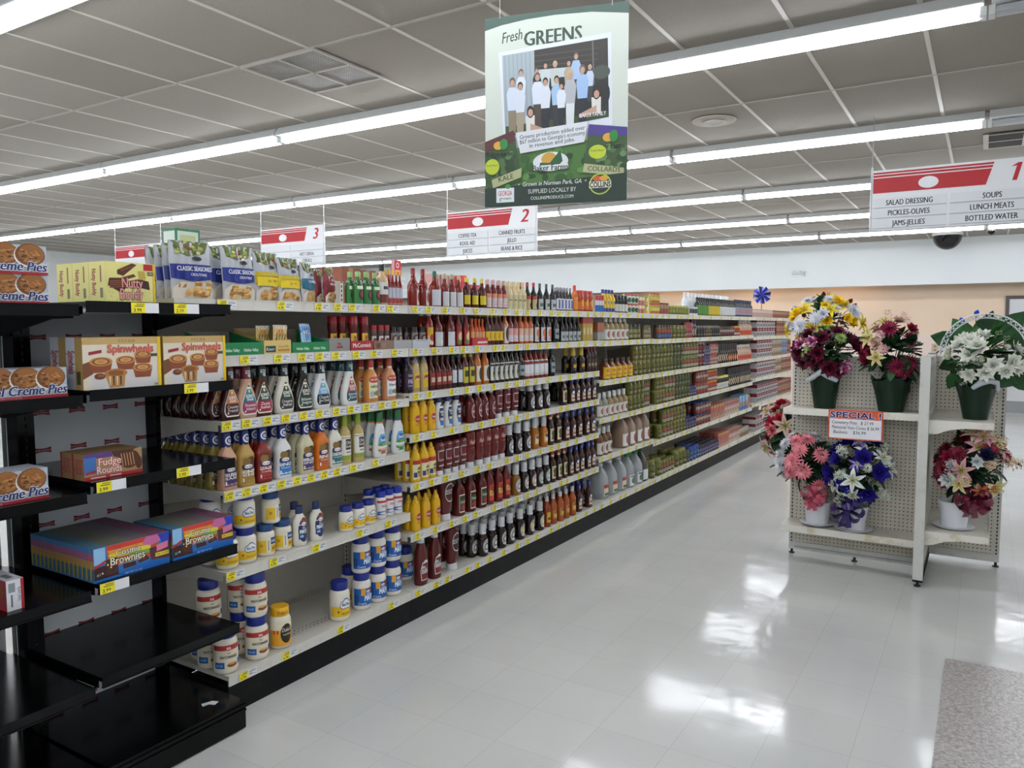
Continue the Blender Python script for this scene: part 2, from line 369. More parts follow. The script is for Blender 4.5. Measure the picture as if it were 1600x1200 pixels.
# ---------------------------------------------------------------- hanging signs
def hang_sign(label, cx, y, z0, W, H, num, left, right, rods=True):
    t = thing('aisle_sign', label, 'sign', (cx, y, z0), 0)
    b = MB(); b.box((-W/2, -.004, 0), (W/2, .004, H), mat('#e4e6e8', .35))
    mp = flat((-W/2, -.0041, 0), (1, 0, 0), (0, 0, 1)); R = '#b8121e'; it = []
    for v0, v1 in ((.935, .965), (.885, .92), (.62, .868)):
        s = lambda v: .70+(v-.62)*.13
        it.append(('g', [(.012, v0), (s(v0), v0), (s(v1), v1), (.012, v1)], R))
    it += [('e', .36, .742, .062, .095, '#eef0f2'), ('t', num, .875, .79, .27, .2, R, dict(shear=.25, bold=.03))]
    if num == '1': it.append(('g', [(.838, .868), (.872, .915), (.892, .925), (.884, .885)], R))
    b.prints(mp, W, H, it, .0004); part('panel', b, t)
    for col, words_ in enumerate((left, right)):
        for r in range(3):
            u0, u1 = ((.015, .475), (.495, .985))[col]; v1 = .53-.172*r
            b = MB(); b.box((-W/2+u0*W, -.010, (v1-.155)*H), (-W/2+u1*W, -.0045, v1*H), mat('#dcdfe2', .35))
            b.box((-W/2+u0*W, -.012, (v1-.16)*H), (-W/2+u1*W, -.0045, (v1-.152)*H), mat('#a9adb2', .4))
            m2 = flat((-W/2+u0*W, -.0101, (v1-.155)*H), (1, 0, 0), (0, 0, 1))
            if words_[r]: b.prints(m2, (u1-u0)*W, .155*H, [('t', words_[r], .5, .5, .56, .84, '#1d1f22', dict(bold=.03, wide=.70))], .0004)
            part('word_strip', b, t)
    for s in (-1, 1):
        b = MB(); b.tube([(s*(W/2-.004), 0, H-.02), (s*(W/2-.004), 0, CEIL-z0-.0005)], .003, mat('#b9bcc0', .3, .6), 6); part('hanging_rod', b, t)
        b = MB(); b.lathe([(0, .009, .009), (H+.02, .009, .009), (H+.03, .004, .004)], mat('#d2d5d8', .3), seg=8, c=(s*(W/2-.002), 0)); part('edge_trim', b, t, 40)
SY = 6.62
hang_sign('red and white aisle sign numbered one for salad dressing', -.255, SY, 2.372, 1.08, .455, '1', ('SALAD DRESSING', 'PICKLES-OLIVES', 'JAMS-JELLIES'), ('SOUPS', 'LUNCH MEATS', 'BOTTLED WATER'))
hang_sign('red and white aisle sign numbered two for coffee and juices', -4.31, SY, 2.365, 1.08, .455, '2', ('COFFEE-TEA', 'KOOL AID', 'JUICES'), ('CANNED FRUITS', 'JELLO', 'BEANS & RICE'))
hang_sign('red and white aisle sign numbered three for cereal', -7.16, SY, 2.372, 1.08, .455, '3', ('', '', ''), ('', 'HOT CEREAL', 'CEREALS'))
hang_sign('red topped aisle sign farthest away behind yellow wafer boxes', -10.25, SY, 2.335, 1.08, .455, '4', ('', '', ''), ('', '', ''))

# ---------------------------------------------------------------- poster of the farm family
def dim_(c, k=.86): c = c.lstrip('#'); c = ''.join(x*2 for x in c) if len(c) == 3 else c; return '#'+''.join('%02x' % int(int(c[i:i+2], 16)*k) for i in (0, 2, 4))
def poster():
    A, B = Vector((-1.675, 2.54, 2.101)), Vector((-1.146, 2.684, 2.105)); U = (B-A).normalized(); W, H = (B-A).length, .712
    t = thing('poster', 'tall hanging green farm poster with group photograph above the aisle', 'poster', A)
    mp = flat((0, 0, 0), U, (0, 0, 1)); N = U.cross(Vector((0, 0, 1)))
    b = MB(); c = [Vector((0, 0, 0)), U*W, U*W+Vector((0, 0, H)), Vector((0, 0, H))]; bk = [p-N*.003 for p in c]
    b.mesh(c+bk, [(0, 1, 2, 3), (7, 6, 5, 4), (4, 5, 1, 0), (5, 6, 2, 1), (6, 7, 3, 2), (7, 4, 0, 3)], mat('#b6bdb3', .4))
    G, D = '#3f5a50', '#1c3529'; I = []
    I += [('g', [(0, 1), (0, .935), (.12, .955), (.3, .97), (.5, .975), (.75, .968), (1, .94), (1, 1)], G)]
    I += [('t', 'Fresh', .195, .893, .055, .15, '#2c4038', dict(shear=.35, bold=.01, rot=.12)), ('t', 'GREENS', .485, .870, .072, .40, '#2f473c', dict(bold=.034, wide=.85))]
    I += [('g', [(.10, .815), (.885, .855), (.90, .39), (.135, .345)], '#e3eaf2'), ('g', [(.125, .797), (.862, .828), (.873, .43), (.15, .372)], '#272a25')]
    I += [('g', [(.125, .797), (.355, .807), (.362, .43), (.15, .42)], '#a9b7bd')]
    I += [('g', [(.14+.03*i, .798), (.146+.03*i, .798), (.162+.03*i, .425), (.157+.03*i, .425)], '#93a2a9') for i in range(7)]
    I += [('g', [(.355, .807), (.862, .828), (.866, .66), (.36, .655)], '#33302c'), ('g', [(.36, .705), (.70, .70), (.70, .655), (.36, .655)], '#c9d3d8')]
    I += [('g', [(.36, .78-.028*i), (.80, .785-.028*i), (.80, .780-.028*i), (.36, .774-.028*i)], '#4b463e') for i in range(3)]
    I += [('g', [(.755, .82), (.765, .82), (.775, .60), (.765, .60)], '#6d6a63'), ('g', [(.15, .425), (.873, .46), (.873, .43), (.15, .372)], '#3c4a2e'), ('e', .82, .66, .06, .035, '#4b534a'), ('e', .82, .55, .06, .07, '#1d1f1c')]
    folk = [(.20+(x-.245)*1.12, y, s*.92, sh, pa, hr) for x, y, s, sh, pa, hr in [(.30, .70, 1, '#dfe8f2', '#5c5340', 0), (.40, .70, .85, '#2c3034', '#222', 0), (.455, .725, .95, '#cfd8dc', '#39414a', 1), (.515, .725, .95, '#c9cdc8', '#444', 2), (.60, .725, .95, '#b3a890', '#444', 1), (.645, .755, 1, '#a9c4e6', '#444', 0), (.73, .69, .8, '#c6d6ee', '#38404a', 2),
            (.245, .655, 1.25, '#d7e3f3', '#8d7f66', 0), (.295, .63, 1.15, '#dce6f2', '#a79a83', 1), (.405, .67, 1.2, '#dfe8f5', '#4b3f35', 0), (.455, .64, 1.15, '#e0e6f2', '#20242c', 1), (.525, .645, 1.1, '#a8c8ea', '#2b2e35', 1), (.61, .665, 1.25, '#b9bcc0', '#dfe3e6', 2), (.685, .685, 1.25, '#a3c2ea', '#1f2530', 0), (.555, .61, .95, '#e4eaf5', '#1e222a', 1)]]
    for x, y, s, sh, pa, hr in folk:
        hair = ('#6b5a49', '#2e211a', '#cdb488')[hr]
        I += [('p', [(y-.235*s, x-.022*s, x+.022*s), (y-.12*s, x-.027*s, x+.027*s)], pa), ('p', [(y-.13*s, x-.028*s, x+.028*s), (y-.055*s, x-.037*s, x+.037*s), (y-.025*s, x-.022*s, x+.022*s)], sh),
              ('e', x, y, .018*s, .02*s, hair), ('e', x, y-.006*s, .014*s, .015*s, '#c99d86')]
    for x, y, d in ((.33, .49, 1), (.79, .555, -1)):
        I += [('p', [(y-.10, x-.03, x+.03), (y-.02, x-.035, x+.03)], '#e6e3dc'), ('g', [(x, y-.06), (x+.12*d, y-.10), (x+.12*d, y-.115), (x, y-.10)], '#caa28a'), ('e', x, y, .026, .032, '#2a201c'), ('e', x, y-.005, .018, .02, '#c99d86')]
    I += [('t', 'BAKER FAMILY', .765, .449, .02, .18, '#eef2f4', dict(bold=.02, rot=.03))]
    # greens, bags and ribbons along the bottom
    I += [('g', [(0, .30), (1, .33), (1, .10), (0, .10)], '#4c7a35')]
    for i in range(60): I.append(('e', random.uniform(.02, .98), random.uniform(.13, .28), random.uniform(.02, .05), random.uniform(.012, .03), random.choice(('#2f5c24', '#5f9440', '#3b6d2b', '#78a84e', '#274b20'))))
    I += [('g', [(0, .35), (.21, .40), (.27, .13), (.04, .09), (0, .12)], '#35542b'), ('g', [(0, .35), (.21, .40), (.225, .345), (0, .29)], '#5a2b2b'), ('g', [(.74, .40), (1, .37), (1, .13), (.70, .15)], '#3c5a30'), ('g', [(.74, .40), (1, .37), (1, .325), (.73, .345)], '#4a3a8c')]
    for i in range(26):
        I.append(('e', random.uniform(.02, .20), random.uniform(.15, .28), .022, .016, random.choice(('#4d7040', '#24401e', '#5f8450')))); I.append(('e', random.uniform(.75, .98), random.uniform(.16, .29), .022, .016, random.choice(('#557a44', '#2a4722', '#6b9058'))))
    for x, y in ((.115, .325), (.885, .325)): I += [('e', x-.015, y, .035, .022, '#e0a93a'), ('e', x+.025, y+.005, .03, .03, '#2f8a3c'), ('t', 'Baker Farms', x, y-.045, .028, .2, '#14271b', dict(bold=.03))]
    I += [('e', .055, .215, .052, .042, '#c5d62f'), ('e', .80, .255, .06, .036, '#c5d62f'), ('t', 'Fresh Flavor', .055, .222, .01, .08, '#3b5a1c'), ('t', 'Fresh Flavor', .80, .262, .01, .09, '#3b5a1c')]
    I += [('g', [(.05, .145), (.27, .20), (.265, .15), (.06, .10)], '#b7b98a'), ('t', 'KALE', .155, .152, .026, .13, '#2b3a20', dict(rot=.2, bold=.01)), ('g', [(.71, .20), (.98, .165), (.98, .125), (.70, .155)], '#b7b98a'), ('t', 'COLLARDS', .845, .165, .024, .22, '#2b3a20', dict(rot=-.1))]
    I += [('g', [(.225, .385), (.735, .415), (.71, .31), (.26, .275)], '#e4e8ee')]
    for k, s in enumerate(('Greens production added over', "$67 million to Georgia's economy", 'in revenue and jobs.')): I.append(('t', s, .485, .372-.026*k, .021, .46, '#2f4a3d', dict(rot=.07)))
    I += [('e', .475, .222, .125, .05, '#e9edf0'), ('e', .465, .235, .055, .035, '#d8a437'), ('g', [(.40, .22), (.47, .215), (.545, .28), (.56, .22), (.54, .205), (.40, .205)], '#1f5a34'), ('r', .35, .178, .60, .205, '#e9edf0'), ('t', 'Baker Farms', .475, .192, .03, .25, '#1c3b2a', dict(bold=.03))]
    I += [('g', [(0, .10), (1, .14), (1, 0), (0, 0)], D)]
    I += [('t', '\u2022  Grown in Norman Park, GA  \u2022', .485, .112, .022, .48, '#e3e9df', dict(shear=.2)), ('t', 'SUPPLIED LOCALLY BY', .485, .072, .022, .38, '#e3e9df', dict(bold=.005, wide=.8)), ('t', 'COLLINSPRODUCE.COM', .485, .036, .016, .32, '#e3e9df', dict(wide=.9))]
    I += [('r', .085, .022, .215, .098, '#e8edf2'), ('r', .095, .028, .205, .092, '#f3f4f6'), ('t', 'GEORGIA', .15, .070, .026, .1, '#c0392f', dict(bold=.02)), ('t', 'grown', .15, .044, .018, .09, '#3f7a55'), ('e', .17, .105, .02, .012, '#4c9a43')]
    I += [('e', .82, .09, .075, .055, '#b7d04a'), ('e', .82, .09, .066, .048, '#1f2f26'), ('e', .80, .118, .03, .014, '#d2622c'), ('e', .845, .118, .03, .014, '#e0a93a'), ('r', .745, .07, .895, .103, '#e9e6d2'), ('t', 'COLLINS', .82, .087, .026, .14, '#1f2f26', dict(bold=.04))]
    b.prints(mp, W, H, [it[:-2]+(dim_(it[-2]), it[-1]) if isinstance(it[-1], dict) else it[:-1]+(dim_(it[-1]),) for it in I], .0003); part('sheet', b, t)
    for u in (.06, W-.06):
        p = U*u; b = MB(); b.tube([(p.x, p.y, H-.005), (p.x, p.y, CEIL-A.z-.0005)], .0008, mat('#dfe3e6', .3), 5); part('hanging_line', b, t)
poster()

# ================================================================ SHELVING
XF = -2.667; SEC = 1.219; Y0 = 2.06
def Ys(i): return Y0+SEC*i
DECK = .168
def shelf_z(s):       # section number 1..9 -> shelf heights from the top
    if s == 1: return (1.752, 1.520, 1.250, .956, .615)
    if s <= 3: return (1.752, 1.520, 1.275, 1.045, .771, .489)
    if s == 4: return (1.752, 1.516, 1.190, .880, .560)
    if s <= 7: return (1.752, 1.510, 1.190, .880, .533)
    return (1.752, 1.484, 1.188, .913, .565)
SHELFNAME = ('top shelf', 'second shelf', 'third shelf', 'fourth shelf', 'fifth shelf', 'sixth shelf')
def tag_mesh(price, w=.092, h=.034, two=True):
    b = MB(); b.box((0, 0, -h/2), (.0012, w, h/2), P('#e9e9e4'), {'+x': P('#e8e9ec')})
    mp = flat((.0013, 0, -h/2), (0, 1, 0), (0, 0, 1))
    it = [('r', 0, 0, .5, 1, '#f2e21c'), ('t', price, .22, .28, .34, .36, '#2a2a16', dict(bold=.02)), ('r', .12, .62, .44, .72, '#6e6a1e'), ('r', .18, .8, .46, .9, '#8a8628')]
    if two: it += [('r', .56, .62, .94, .74, '#8f949c'), ('r', .56, .3, .76, .5, '#9aa0a8'), ('r', .8, .22, .95, .32, '#a5abb3'), ('r', .6, .82, .9, .9, '#b3b8bf')]
    b.prints(mp, w, h, it, .0002); return b.build('price_tag')
TAGS = [tag_mesh(p) for p in ('5.79', '4.78', '4.98', '3.99', '6.29')]
def add_tags(shelf, ys, z, x=.0006):
    for i, y in enumerate(ys): link('price_tag', TAGS[i % 5], shelf, (x, y, z-.0195))
_SH = {}
def shelf_mesh(dep, W, m, lip, lm, lh=.042):
    b = MB(); b.box((-dep, .003, -.014), (-.004, W-.003, 0), m); b.box((-.004, .003, -lh), (0, W-.003, .003), lm)
    b.box((-.009, .003, -lh), (-.004, W-.003, -lh+.003), m); b.box((0, .003, -lh), (.003, W-.003, -lh+.004), lm); b.box((0, .003, -.001), (.003, W-.003, .003), lm)
    return b.build('shelf')
def bracket_mesh(dep, m):
    b = MB(); b.prism([(-dep+.002, -.0145), (-dep+.002, -.105), (-dep+.05, -.105), (-.16, -.045), (-.03, -.0425), (-.03, -.0145)], 0, .004, m, 'y'); return b.build('bracket')
WSH = shelf_mesh(.498, SEC, M_CREAM, 1, M_LIP); WBR = bracket_mesh(.498, M_CREAM)
M_DECKHOLE = peg_material('perforated_strip', 0, 1, .0254, .0045, '#d3cfc5', '#4a4740')
UPM = slot_material('slotted_upright')
holds = ['salad dressings, croutons and mayonnaise', 'yellow mustard and upside down ketchup', 'barbecue sauce bottles and steak sauces', 'vinegar bottles and gallon jugs', 'green pickle jars and olives', 'relishes, preserves and peanut butter', 'jams, syrups and small cartons', 'red and white cartons, nearer of two', 'red and white cartons, farthest unit']
TAGPX = {(1, 0): (339, 432, 491, 521, 544, 582, 604, 628), (1, 1): (374, 427, 465, 492, 518, 550, 578, 611), (1, 2): (346, 377, 410, 439, 467, 492, 519, 542, 566, 591, 610, 626),
         (1, 3): (350, 377, 404, 432, 457, 479, 500, 520, 546, 581, 624), (1, 4): (353, 420, 487, 556, 601), (1, 9): (373, 440, 526, 606)}
for s in range(1, 10):
    t = thing('shelving_unit', 'cream metal shelving unit holding '+holds[s-1], 'shelving', (XF, Ys(s-1), 0), 0, 'cream gondola shelving units')
    b = MB(); b.box((-.512, 0, .02), (-.503, SEC, 1.90 if s == 1 else 1.77), M_BACK); part('back_panel', b, t)
    b = MB(); b.box((-.503, -.013, 0), (-.4985, .013, 1.90 if s < 3 else 1.77), UPM); b.box((-.56, -.013, 0), (-.512, .013, 1.90 if s < 3 else 1.77), M_CREAM); part('upright', b, t, None, (0, .0135, 0))
    if s == 9: b = MB(); b.box((-.56, SEC-.027, 0), (-.4985, SEC, 1.77), M_CREAM); part('upright', b, t)
    b = MB(); b.box((-.503, .002, DECK-.02), (-.006, SEC-.002, DECK), M_CREAM); b.box((-.006, .002, .124), (0, SEC-.002, DECK+.003), M_LIP)
    for x0 in (-.12, -.45): b.box((x0-.025, .02, DECK), (x0+.0255, SEC-.02, DECK+.0004), M_DECKHOLE)
    deck = part('base_deck', b, t)
    b = MB(); b.box((-.012, .001, 0), (-.003, SEC-.001, .124), M_KICK); b.box((-.5, .001, .004), (-.49, SEC-.001, .14), M_KICK)
    if s == 1: b.box((-.5, .001, .004), (-.012, .008, .124), M_KICK)
    part('kick_plate', b, t)
    zs = shelf_z(s)
    def tags_for(k, z, sh, tz):
        if (s, k) in TAGPX: ys = [y_at(p, XF, z-.02)-Ys(s-1) for p in TAGPX[s, k]]; ys = [y for y in ys if -.02 < y < SEC-.09]
        elif s <= 5: n = 8 if s <= 3 else 7; ys = [.03+(SEC-.14)*(i+random.uniform(-.25, .25)*(0 < i < n-1))/(n-1) for i in range(n)]
        else: ys = [.1, .5, .9]
        add_tags(sh, ys, tz, .0032)
    for k, z in enumerate(zs):
        sh = link('shelf', WSH, t, (0, 0, z)); sh.data = WSH
        for nb, y in ((s-1, .006), (s+1, SEC-.010)):      # end brackets show only where the next unit's shelf sits at another height
            other = shelf_z(nb) if 1 <= nb <= 9 else ()
            if k > 0 and not (k < len(other) and abs(other[k]-z) < .005): link('bracket', WBR, sh, (0, y, 0))
        tags_for(k, z, sh, .001)
    tags_for(9, DECK, deck, DECK-.003)
    if s == 1: b = MB(); b.box((-.45, -.19, 1.7285), (-.012, .0, 1.752), M_CREAM); b.box((-.012, -.19, 1.7285), (-.008, 0, 1.754), M_LIP); part('shelf_extension', b, t)
    b = MB(); b.box((-1.0, .002, 1.738), (-.56, SEC-.002, 1.752), M_CREAM); b.box((-1.004, .002, 1.71), (-1.0, SEC-.002, 1.755), M_LIP); part('rear_shelf', b, t)

# ---- black shelving at the near end
BX = -2.545; BY0, BY1 = 1.45, 2.03; BZ = (1.727, 1.429, 1.117, .766, .437)
M_WPANEL = wall_material('#e4e8ec', '#dbe0e5', 'white_panel', 2)
def logo(mp, u, v, b):
    w, h = .033, .0115
    b.mesh([mp(u+a*w, v+c*h, .0006) for a, c in ((-1, 1), (-.3, .62), (.3, .62), (1, 1), (.93, 0), (1, -1), (.3, -.62), (-.3, -.62), (-1, -1), (-.93, 0))], [tuple(range(9, -1, -1))], P('#8e1d2b'))
    V, T, (dx, dy) = text_geo('Little Debbie', 0, 0); k = .054/dx; b.mesh([mp(u+x*k, v+y*k*.9, .0009) for x, y in V], T, P('#d9c4c6'))
t = thing('shelving_unit', 'narrow black metal shelving unit holding brownies and snack cakes', 'shelving', (BX, BY0, 0), 0)
bk = BX+3.10
b = MB(); b.box((-bk-.006, 0, .06), (-bk, BY1-BY0, 1.70), M_WPANEL); mp = flat((-bk+.0001, 0, 0), (0, 1, 0), (0, 0, 1))
for r in range(11):
    for c in range(4):
        logo(mp, .125+.139*c, .144+.146*r, b)
part('back_panel', b, t)
for y, w in ((.001, .06), (BY1-BY0-.021, .02)):
    b = MB(); b.box((-bk-.04, y, 0), (-bk+.075, y+w, 1.715), M_BLACK)
    for i in range(60): b.box((-bk+.075, y+w/2-.003, .08+.027*i), (-bk+.0755, y+w/2+.003, .095+.027*i), mat('#000', .8))
    part('upright', b, t)
bw = BY1-BY0; BSH = shelf_mesh(bk, bw, M_BLACK, 1, M_BLACK, .036); BBR = bracket_mesh(bk, M_BLACK)
BTAG = tag_mesh('3.99', .105, .036, False); BTAG2 = tag_mesh('2.19', .105, .036, False)
BT = {0: (204, 271), 1: (287,), 2: (150, 275), 3: (140,)}
for k, z in enumerate(BZ):
    sh = link('shelf', BSH, t, (0, 0, z))
    for y in (.004, bw-.008): link('bracket', BBR, sh, (0, y, 0))
    for i, px in enumerate(BT.get(k, ())): link('price_tag', BTAG2 if (k == 0 and i) else BTAG, sh, (.0035, min(max(y_at(px, BX, z-.02)-BY0, .006), bw-.11), -.0175))
b = MB(); e = .02
b.box((-bk, .002, .10), (e-.012, bw-.002, .12), M_BLACK); b.box((e-.012, .002, .006), (e, bw-.002, .122), M_BLACK)
for z in (.078, .098): b.box((e, .002, z), (e+.006, bw-.002, z+.010), M_BLACK)
b.box((-bk, bw-.012, 0.004), (e-.012, bw-.002, .10), M_BLACK); b.box((-bk, .01, 0), (e-.03, bw-.01, .006), M_KICK); part('base_deck', b, t)
b = MB(); q = [(-.10, .36, 0), (-.085, .40, 0), (-.06, .41, 0), (-.05, .385, 0), (-.075, .375, 0), (-.08, .35, 0)]
b.mesh([(x, y+.1, .1225) for x, y, z in q]+[(x, y+.1, .1205) for x, y, z in q], [tuple(range(5, -1, -1))]+[(i, (i+1) % 6, (i+1) % 6+6, i+6) for i in range(6)], P('#dfe1e3'))
tag(link('paper_scrap', b.build('paper_scrap'), None, (BX, BY0, 0)), 'torn scrap of white paper lying on the black base', 'paper')
# second black unit, deeper, running out of the picture
LZ = (1.715, 1.414, 1.087, .748, .410); LX = -2.552; LY0, LW = .55, .885
t = thing('shelving_unit', 'black metal shelving unit with oatmeal pie boxes at the picture edge', 'shelving', (LX, LY0, 0), 0)
b = MB(); b.box((-1.056, 0, .06), (-1.05, LW, 1.70), M_WPANEL); mp = flat((-1.0499, 0, 0), (0, 1, 0), (0, 0, 1))
for r in range(11):
    for c in range(5): logo(mp, .09+.139*c, .144+.146*r, b)
part('back_panel', b, t)
b = MB(); b.box((-1.05, LW-.012, .06), (-.60, LW-.002, 1.70), M_WPANEL); mp = flat((-1.05, LW-.0121, 0), (1, 0, 0), (0, 0, 1))
for r in range(11): logo(mp, .36, .144+.146*r, b); logo(mp, .22, .144+.146*r, b)
part('side_panel', b, t)
ld = .545; LSH = shelf_mesh(ld, LW, M_BLACK, 1, M_BLACK, .036); LBR = bracket_mesh(ld, M_BLACK)
for k, z in enumerate(LZ):
    sh = link('shelf', LSH, t, (0, 0, z)); b = MB(); b.box((-1.05, .003, -.014), (-ld, LW-.014, -.001), M_BLACK); part('shelf_extension', b, sh)
    for y in (.004, LW-.008): link('bracket', LBR, sh, (0, y, 0))
b = MB(); b.box((-1.05, .002, .10), (.0, LW-.002, .12), M_BLACK); b.box((0, .002, .006), (.015, LW-.002, .122), M_BLACK); b.box((-1.0, .01, 0), (-.02, LW-.01, .02), M_KICK); part('base_deck', b, t)

# ================================================================ PRODUCTS
PROF = {
 'jar': ([(0,.86),(.03,.96),(.08,1),(.62,1),(.70,.98),(.76,.88),(.80,.76)], [(.785,.80),(.80,.84),(.975,.84),(1,.79)]),
 'gjar': ([(0,.9),(.03,1),(.72,1),(.80,.94),(.85,.84)], [(.84,.87),(.985,.87),(1,.82)]),
 'kens': ([(0,.82),(.03,.94),(.16,1),(.3,.96),(.45,.8),(.6,.56),(.70,.43),(.76,.40)], [(.735,.38),(.985,.38),(1,.35)]),
 'kraft': ([(0,.9),(.03,1),(.10,1),(.16,.93),(.44,.93),(.50,1),(.57,.98),(.66,.70),(.72,.45),(.77,.40)], [(.745,.46),(.985,.46),(1,.42)]),
 'hv': ([(0,.84),(.03,.96),(.18,1),(.36,.9),(.5,.78),(.62,.72),(.72,.52),(.79,.42)], [(.775,.46),(.985,.44),(1,.40)]),
 'wine': ([(0,.95),(.02,1),(.55,1),(.64,.9),(.72,.55),(.78,.42)], [(.765,.46),(.985,.46),(1,.42)]),
 'sauce': ([(0,.92),(.03,1),(.10,1),(.14,.96),(.44,.96),(.50,1),(.56,.90),(.62,.68),(.66,.56),(.69,.54)], [(.68,.60),(.98,.58),(1,.54)]),
 'ketch': ([(0,.92),(.03,1),(.40,.97),(.55,1),(.70,.84),(.80,.52),(.86,.44)], [(.85,.52),(.89,.52),(.90,.46),(.98,.5),(1,.44)]),
 'inv': ([(.12,.58),(.17,.74),(.26,.92),(.38,.97),(.55,.88),(.72,.98),(.88,1),(.95,.93),(.985,.75),(1,.5)], [(0,.66),(.012,.7),(.13,.66),(.14,.6)]),
 'must': ([(0,.9),(.03,1),(.30,.95),(.5,1),(.66,.97),(.75,.72),(.80,.5)], [(.79,.6),(.86,.56),(.87,.40),(.92,.32),(.985,.22),(1,.15)]),
 'hot': ([(0,.96),(.02,1),(.52,1),(.60,.86),(.70,.48),(.78,.36),(.86,.32)], [(.85,.38),(.985,.38),(1,.34)]),
 'neck': ([(0,.96),(.02,1),(.60,1),(.68,.82),(.76,.46),(.84,.40)], [(.83,.46),(.985,.46),(1,.42)]),
 'jug': ([(0,.9),(.03,1),(.48,1),(.60,.94),(.74,.70),(.86,.36),(.92,.28)], [(.915,.34),(.99,.34),(1,.30)]),
 'sqz': ([(0,.86),(.03,.97),(.14,1),(.36,.92),(.55,1),(.68,.9),(.76,.6),(.82,.46)], [(.81,.52),(.985,.52),(1,.47)]),
 'can': ([(0,.95),(.015,1),(.03,.97),(.97,.97),(.985,1),(1,.95)], None),
 'shaker': ([(0,.94),(.02,1),(.2,.98),(.4,.9),(.52,.84),(.62,.94),(.74,1),(.80,.92)], [(.79,.96),(.985,.96),(1,.9)]),
}
class Kind: pass
KINDS = {}
def kind(key, name, cat, prof, W, D, H, body, cap, label=(), n=2, merged=False, capi=None, rough=.22, trans=0, bodyname=None):
    k = Kind(); k.name, k.cat, k.W, k.D, k.H = name, cat, W, D, H
    br, cr = PROF[prof]; br = [(z*H, r*D/2, r*W/2) for z, r in br]; cr = cr and [(z*H,)+((min(r*W/2, D*.46),)*2 if n != 2 else (r*D/2, r*W/2)) for z, r in cr]
    if n != 2 and cr: br = br[:-2]+[(z, min(ry, D*.45), min(ry, D*.45)) for z, rx, ry in br[-2:]] if prof != 'inv' else br
    seg = 14 if merged else 24
    body_m = mat(body, rough*.75, 0, 0, trans)
    def surf(rings, a, nn):
        def mp_(W_):
            z0 = rings[0][0]
            rm = max(max(r[1], r[2]) for r in rings)
            def f(u, v, o):
                th = (u-W_/2)/rm; z = v
                for (za, xa, ya), (zb, xb, yb) in zip(rings, rings[1:]):
                    if z <= zb or (zb, xb, yb) == rings[-1]:
                        q = min(1, max(0, (z-za)/max(1e-6, zb-za))); rx, ry = xa+(xb-xa)*q, ya+(yb-ya)*q; break
                c, s = sup(th, nn); e = .0 if nn == 2 else .0
                return ((rx+o)*c, (ry+o)*s, z)
            return f, rm
        return mp_
    def lab(mb, rings, spec, nn):
        a, z0, z1, items = spec; f, rm = surf(rings, a, nn)(0); LW = 2*a*rm; f, rm = surf(rings, a, nn)(LW)
        mb.prints(lambda u, v, o: f(u, v+z0*H, o), LW, (z1-z0)*H, items, .0002, rm)
    nn = n
    if merged:
        m = MB(); m.lathe(br, body_m, n, seg)
        if cr: m.lathe(cr, mat(cap, .35), 2, seg)
        if label: lab(m, br, label, nn)
        k.parts = [(name, m.build(name, 50))]
    else:
        m = MB(); m.lathe(br, body_m, n, seg); k.parts = [(name, m.build(name, 50))]
        if cr:
            m = MB(); m.lathe(cr, mat(cap, .3), 2, seg)
            if capi: lab(m, cr, capi, 2)
            k.parts.append(('lid' if prof in ('jar', 'gjar') else 'cap', m.build('cap', 40)))
        if label: m = MB(); lab(m, br, label, nn); k.parts.append(('label', m.build('label')))
    KINDS[key] = k; return k
def place(k, loc, label, group=None, rz=0, sc=None):
    k = KINDS[k] if isinstance(k, str) else k
    o = link(k.name, k.parts[0][1], None, loc, rz, sc); tag(o, label, k.cat, group)
    for nm, me in k.parts[1:]: link(nm, me, o)
    return o
def ordl(i): return ORD[i] if i < 20 else NUM[i]
def row(k, l, r, n, z, desc, where, rows=1, layers=1, X=XF, gap=.02, jitter=.003, rowgap=1.03, fit=True, skip=()):
    """A run of one product: l..r pixel columns of its front row on the shelf at height z."""
    K = KINDS[k]; xc = X-gap-K.D/2
    ya, yb = y_at(l, xc, z), y_at(r, xc, z); p = (yb-ya)/n; sy = min(1, p*.985/K.W) if fit else 1
    for bd in (Ys(1), Ys(3), Ys(4), Ys(7)):
        if ya < bd < yb:
            if bd > (ya+yb)/2: yb = bd-.005
            else: ya = bd+.005
    p = (yb-ya)/n; sy = min(1, p*.985/K.W) if fit else 1; hw = K.W/2+.005
    for bd in (Ys(1), Ys(3), Ys(4), Ys(7)):
        if n == 1 and abs((ya+yb)/2-bd) < hw: c_ = bd-hw if (ya+yb)/2 < bd else bd+hw; ya, yb = c_-p/2, c_+p/2
    grp = desc+' on the '+where if n*rows*layers > 1 else None
    z_in = z
    for q in range(layers):
        for j in range(rows):
            for i in range(n):
                if (i, j, q) in skip: continue
                zs = shelf_z(max(1, min(9, int((ya+p*(i+.5)-Y0)/SEC)+1)))+(DECK,); zn = min(zs, key=lambda a: abs(a-z_in)); z = max(zn, z_in) if abs(zn-z_in) < .004 else (zn if abs(zn-z_in) < .03 else z_in)
                top = min([a for a in zs if a > z+.1] or [z+9]); sz = min(1, (top-.021-z)/(layers*K.H))
                L = desc
                if n > 1: L += ', %s of %s from left' % (ordl(i), NUM[n-1]) if rows == 1 else ', %s column' % ordl(i)
                if rows > 1: L += ', %s row back' % ordl(j) if j else ', front row'
                if layers > 1: L += ', upper layer' if q else ', lower layer'
                L += (', ' if n*rows*layers > 1 else ' on the ')+where
                place(K, (xc-j*K.D*rowgap+random.uniform(-1, 1)*jitter, ya+p*(i+.5), z+.0007+q*(K.H*sz+.0004)), L, grp, (random.uniform(-.06, .06) if jitter and K.cat != 'box' else 0)-(.38 if K.name == 'mayonnaise_jar' else 0), (sy, sy, sz) if min(sy, sz) < 1 else None)
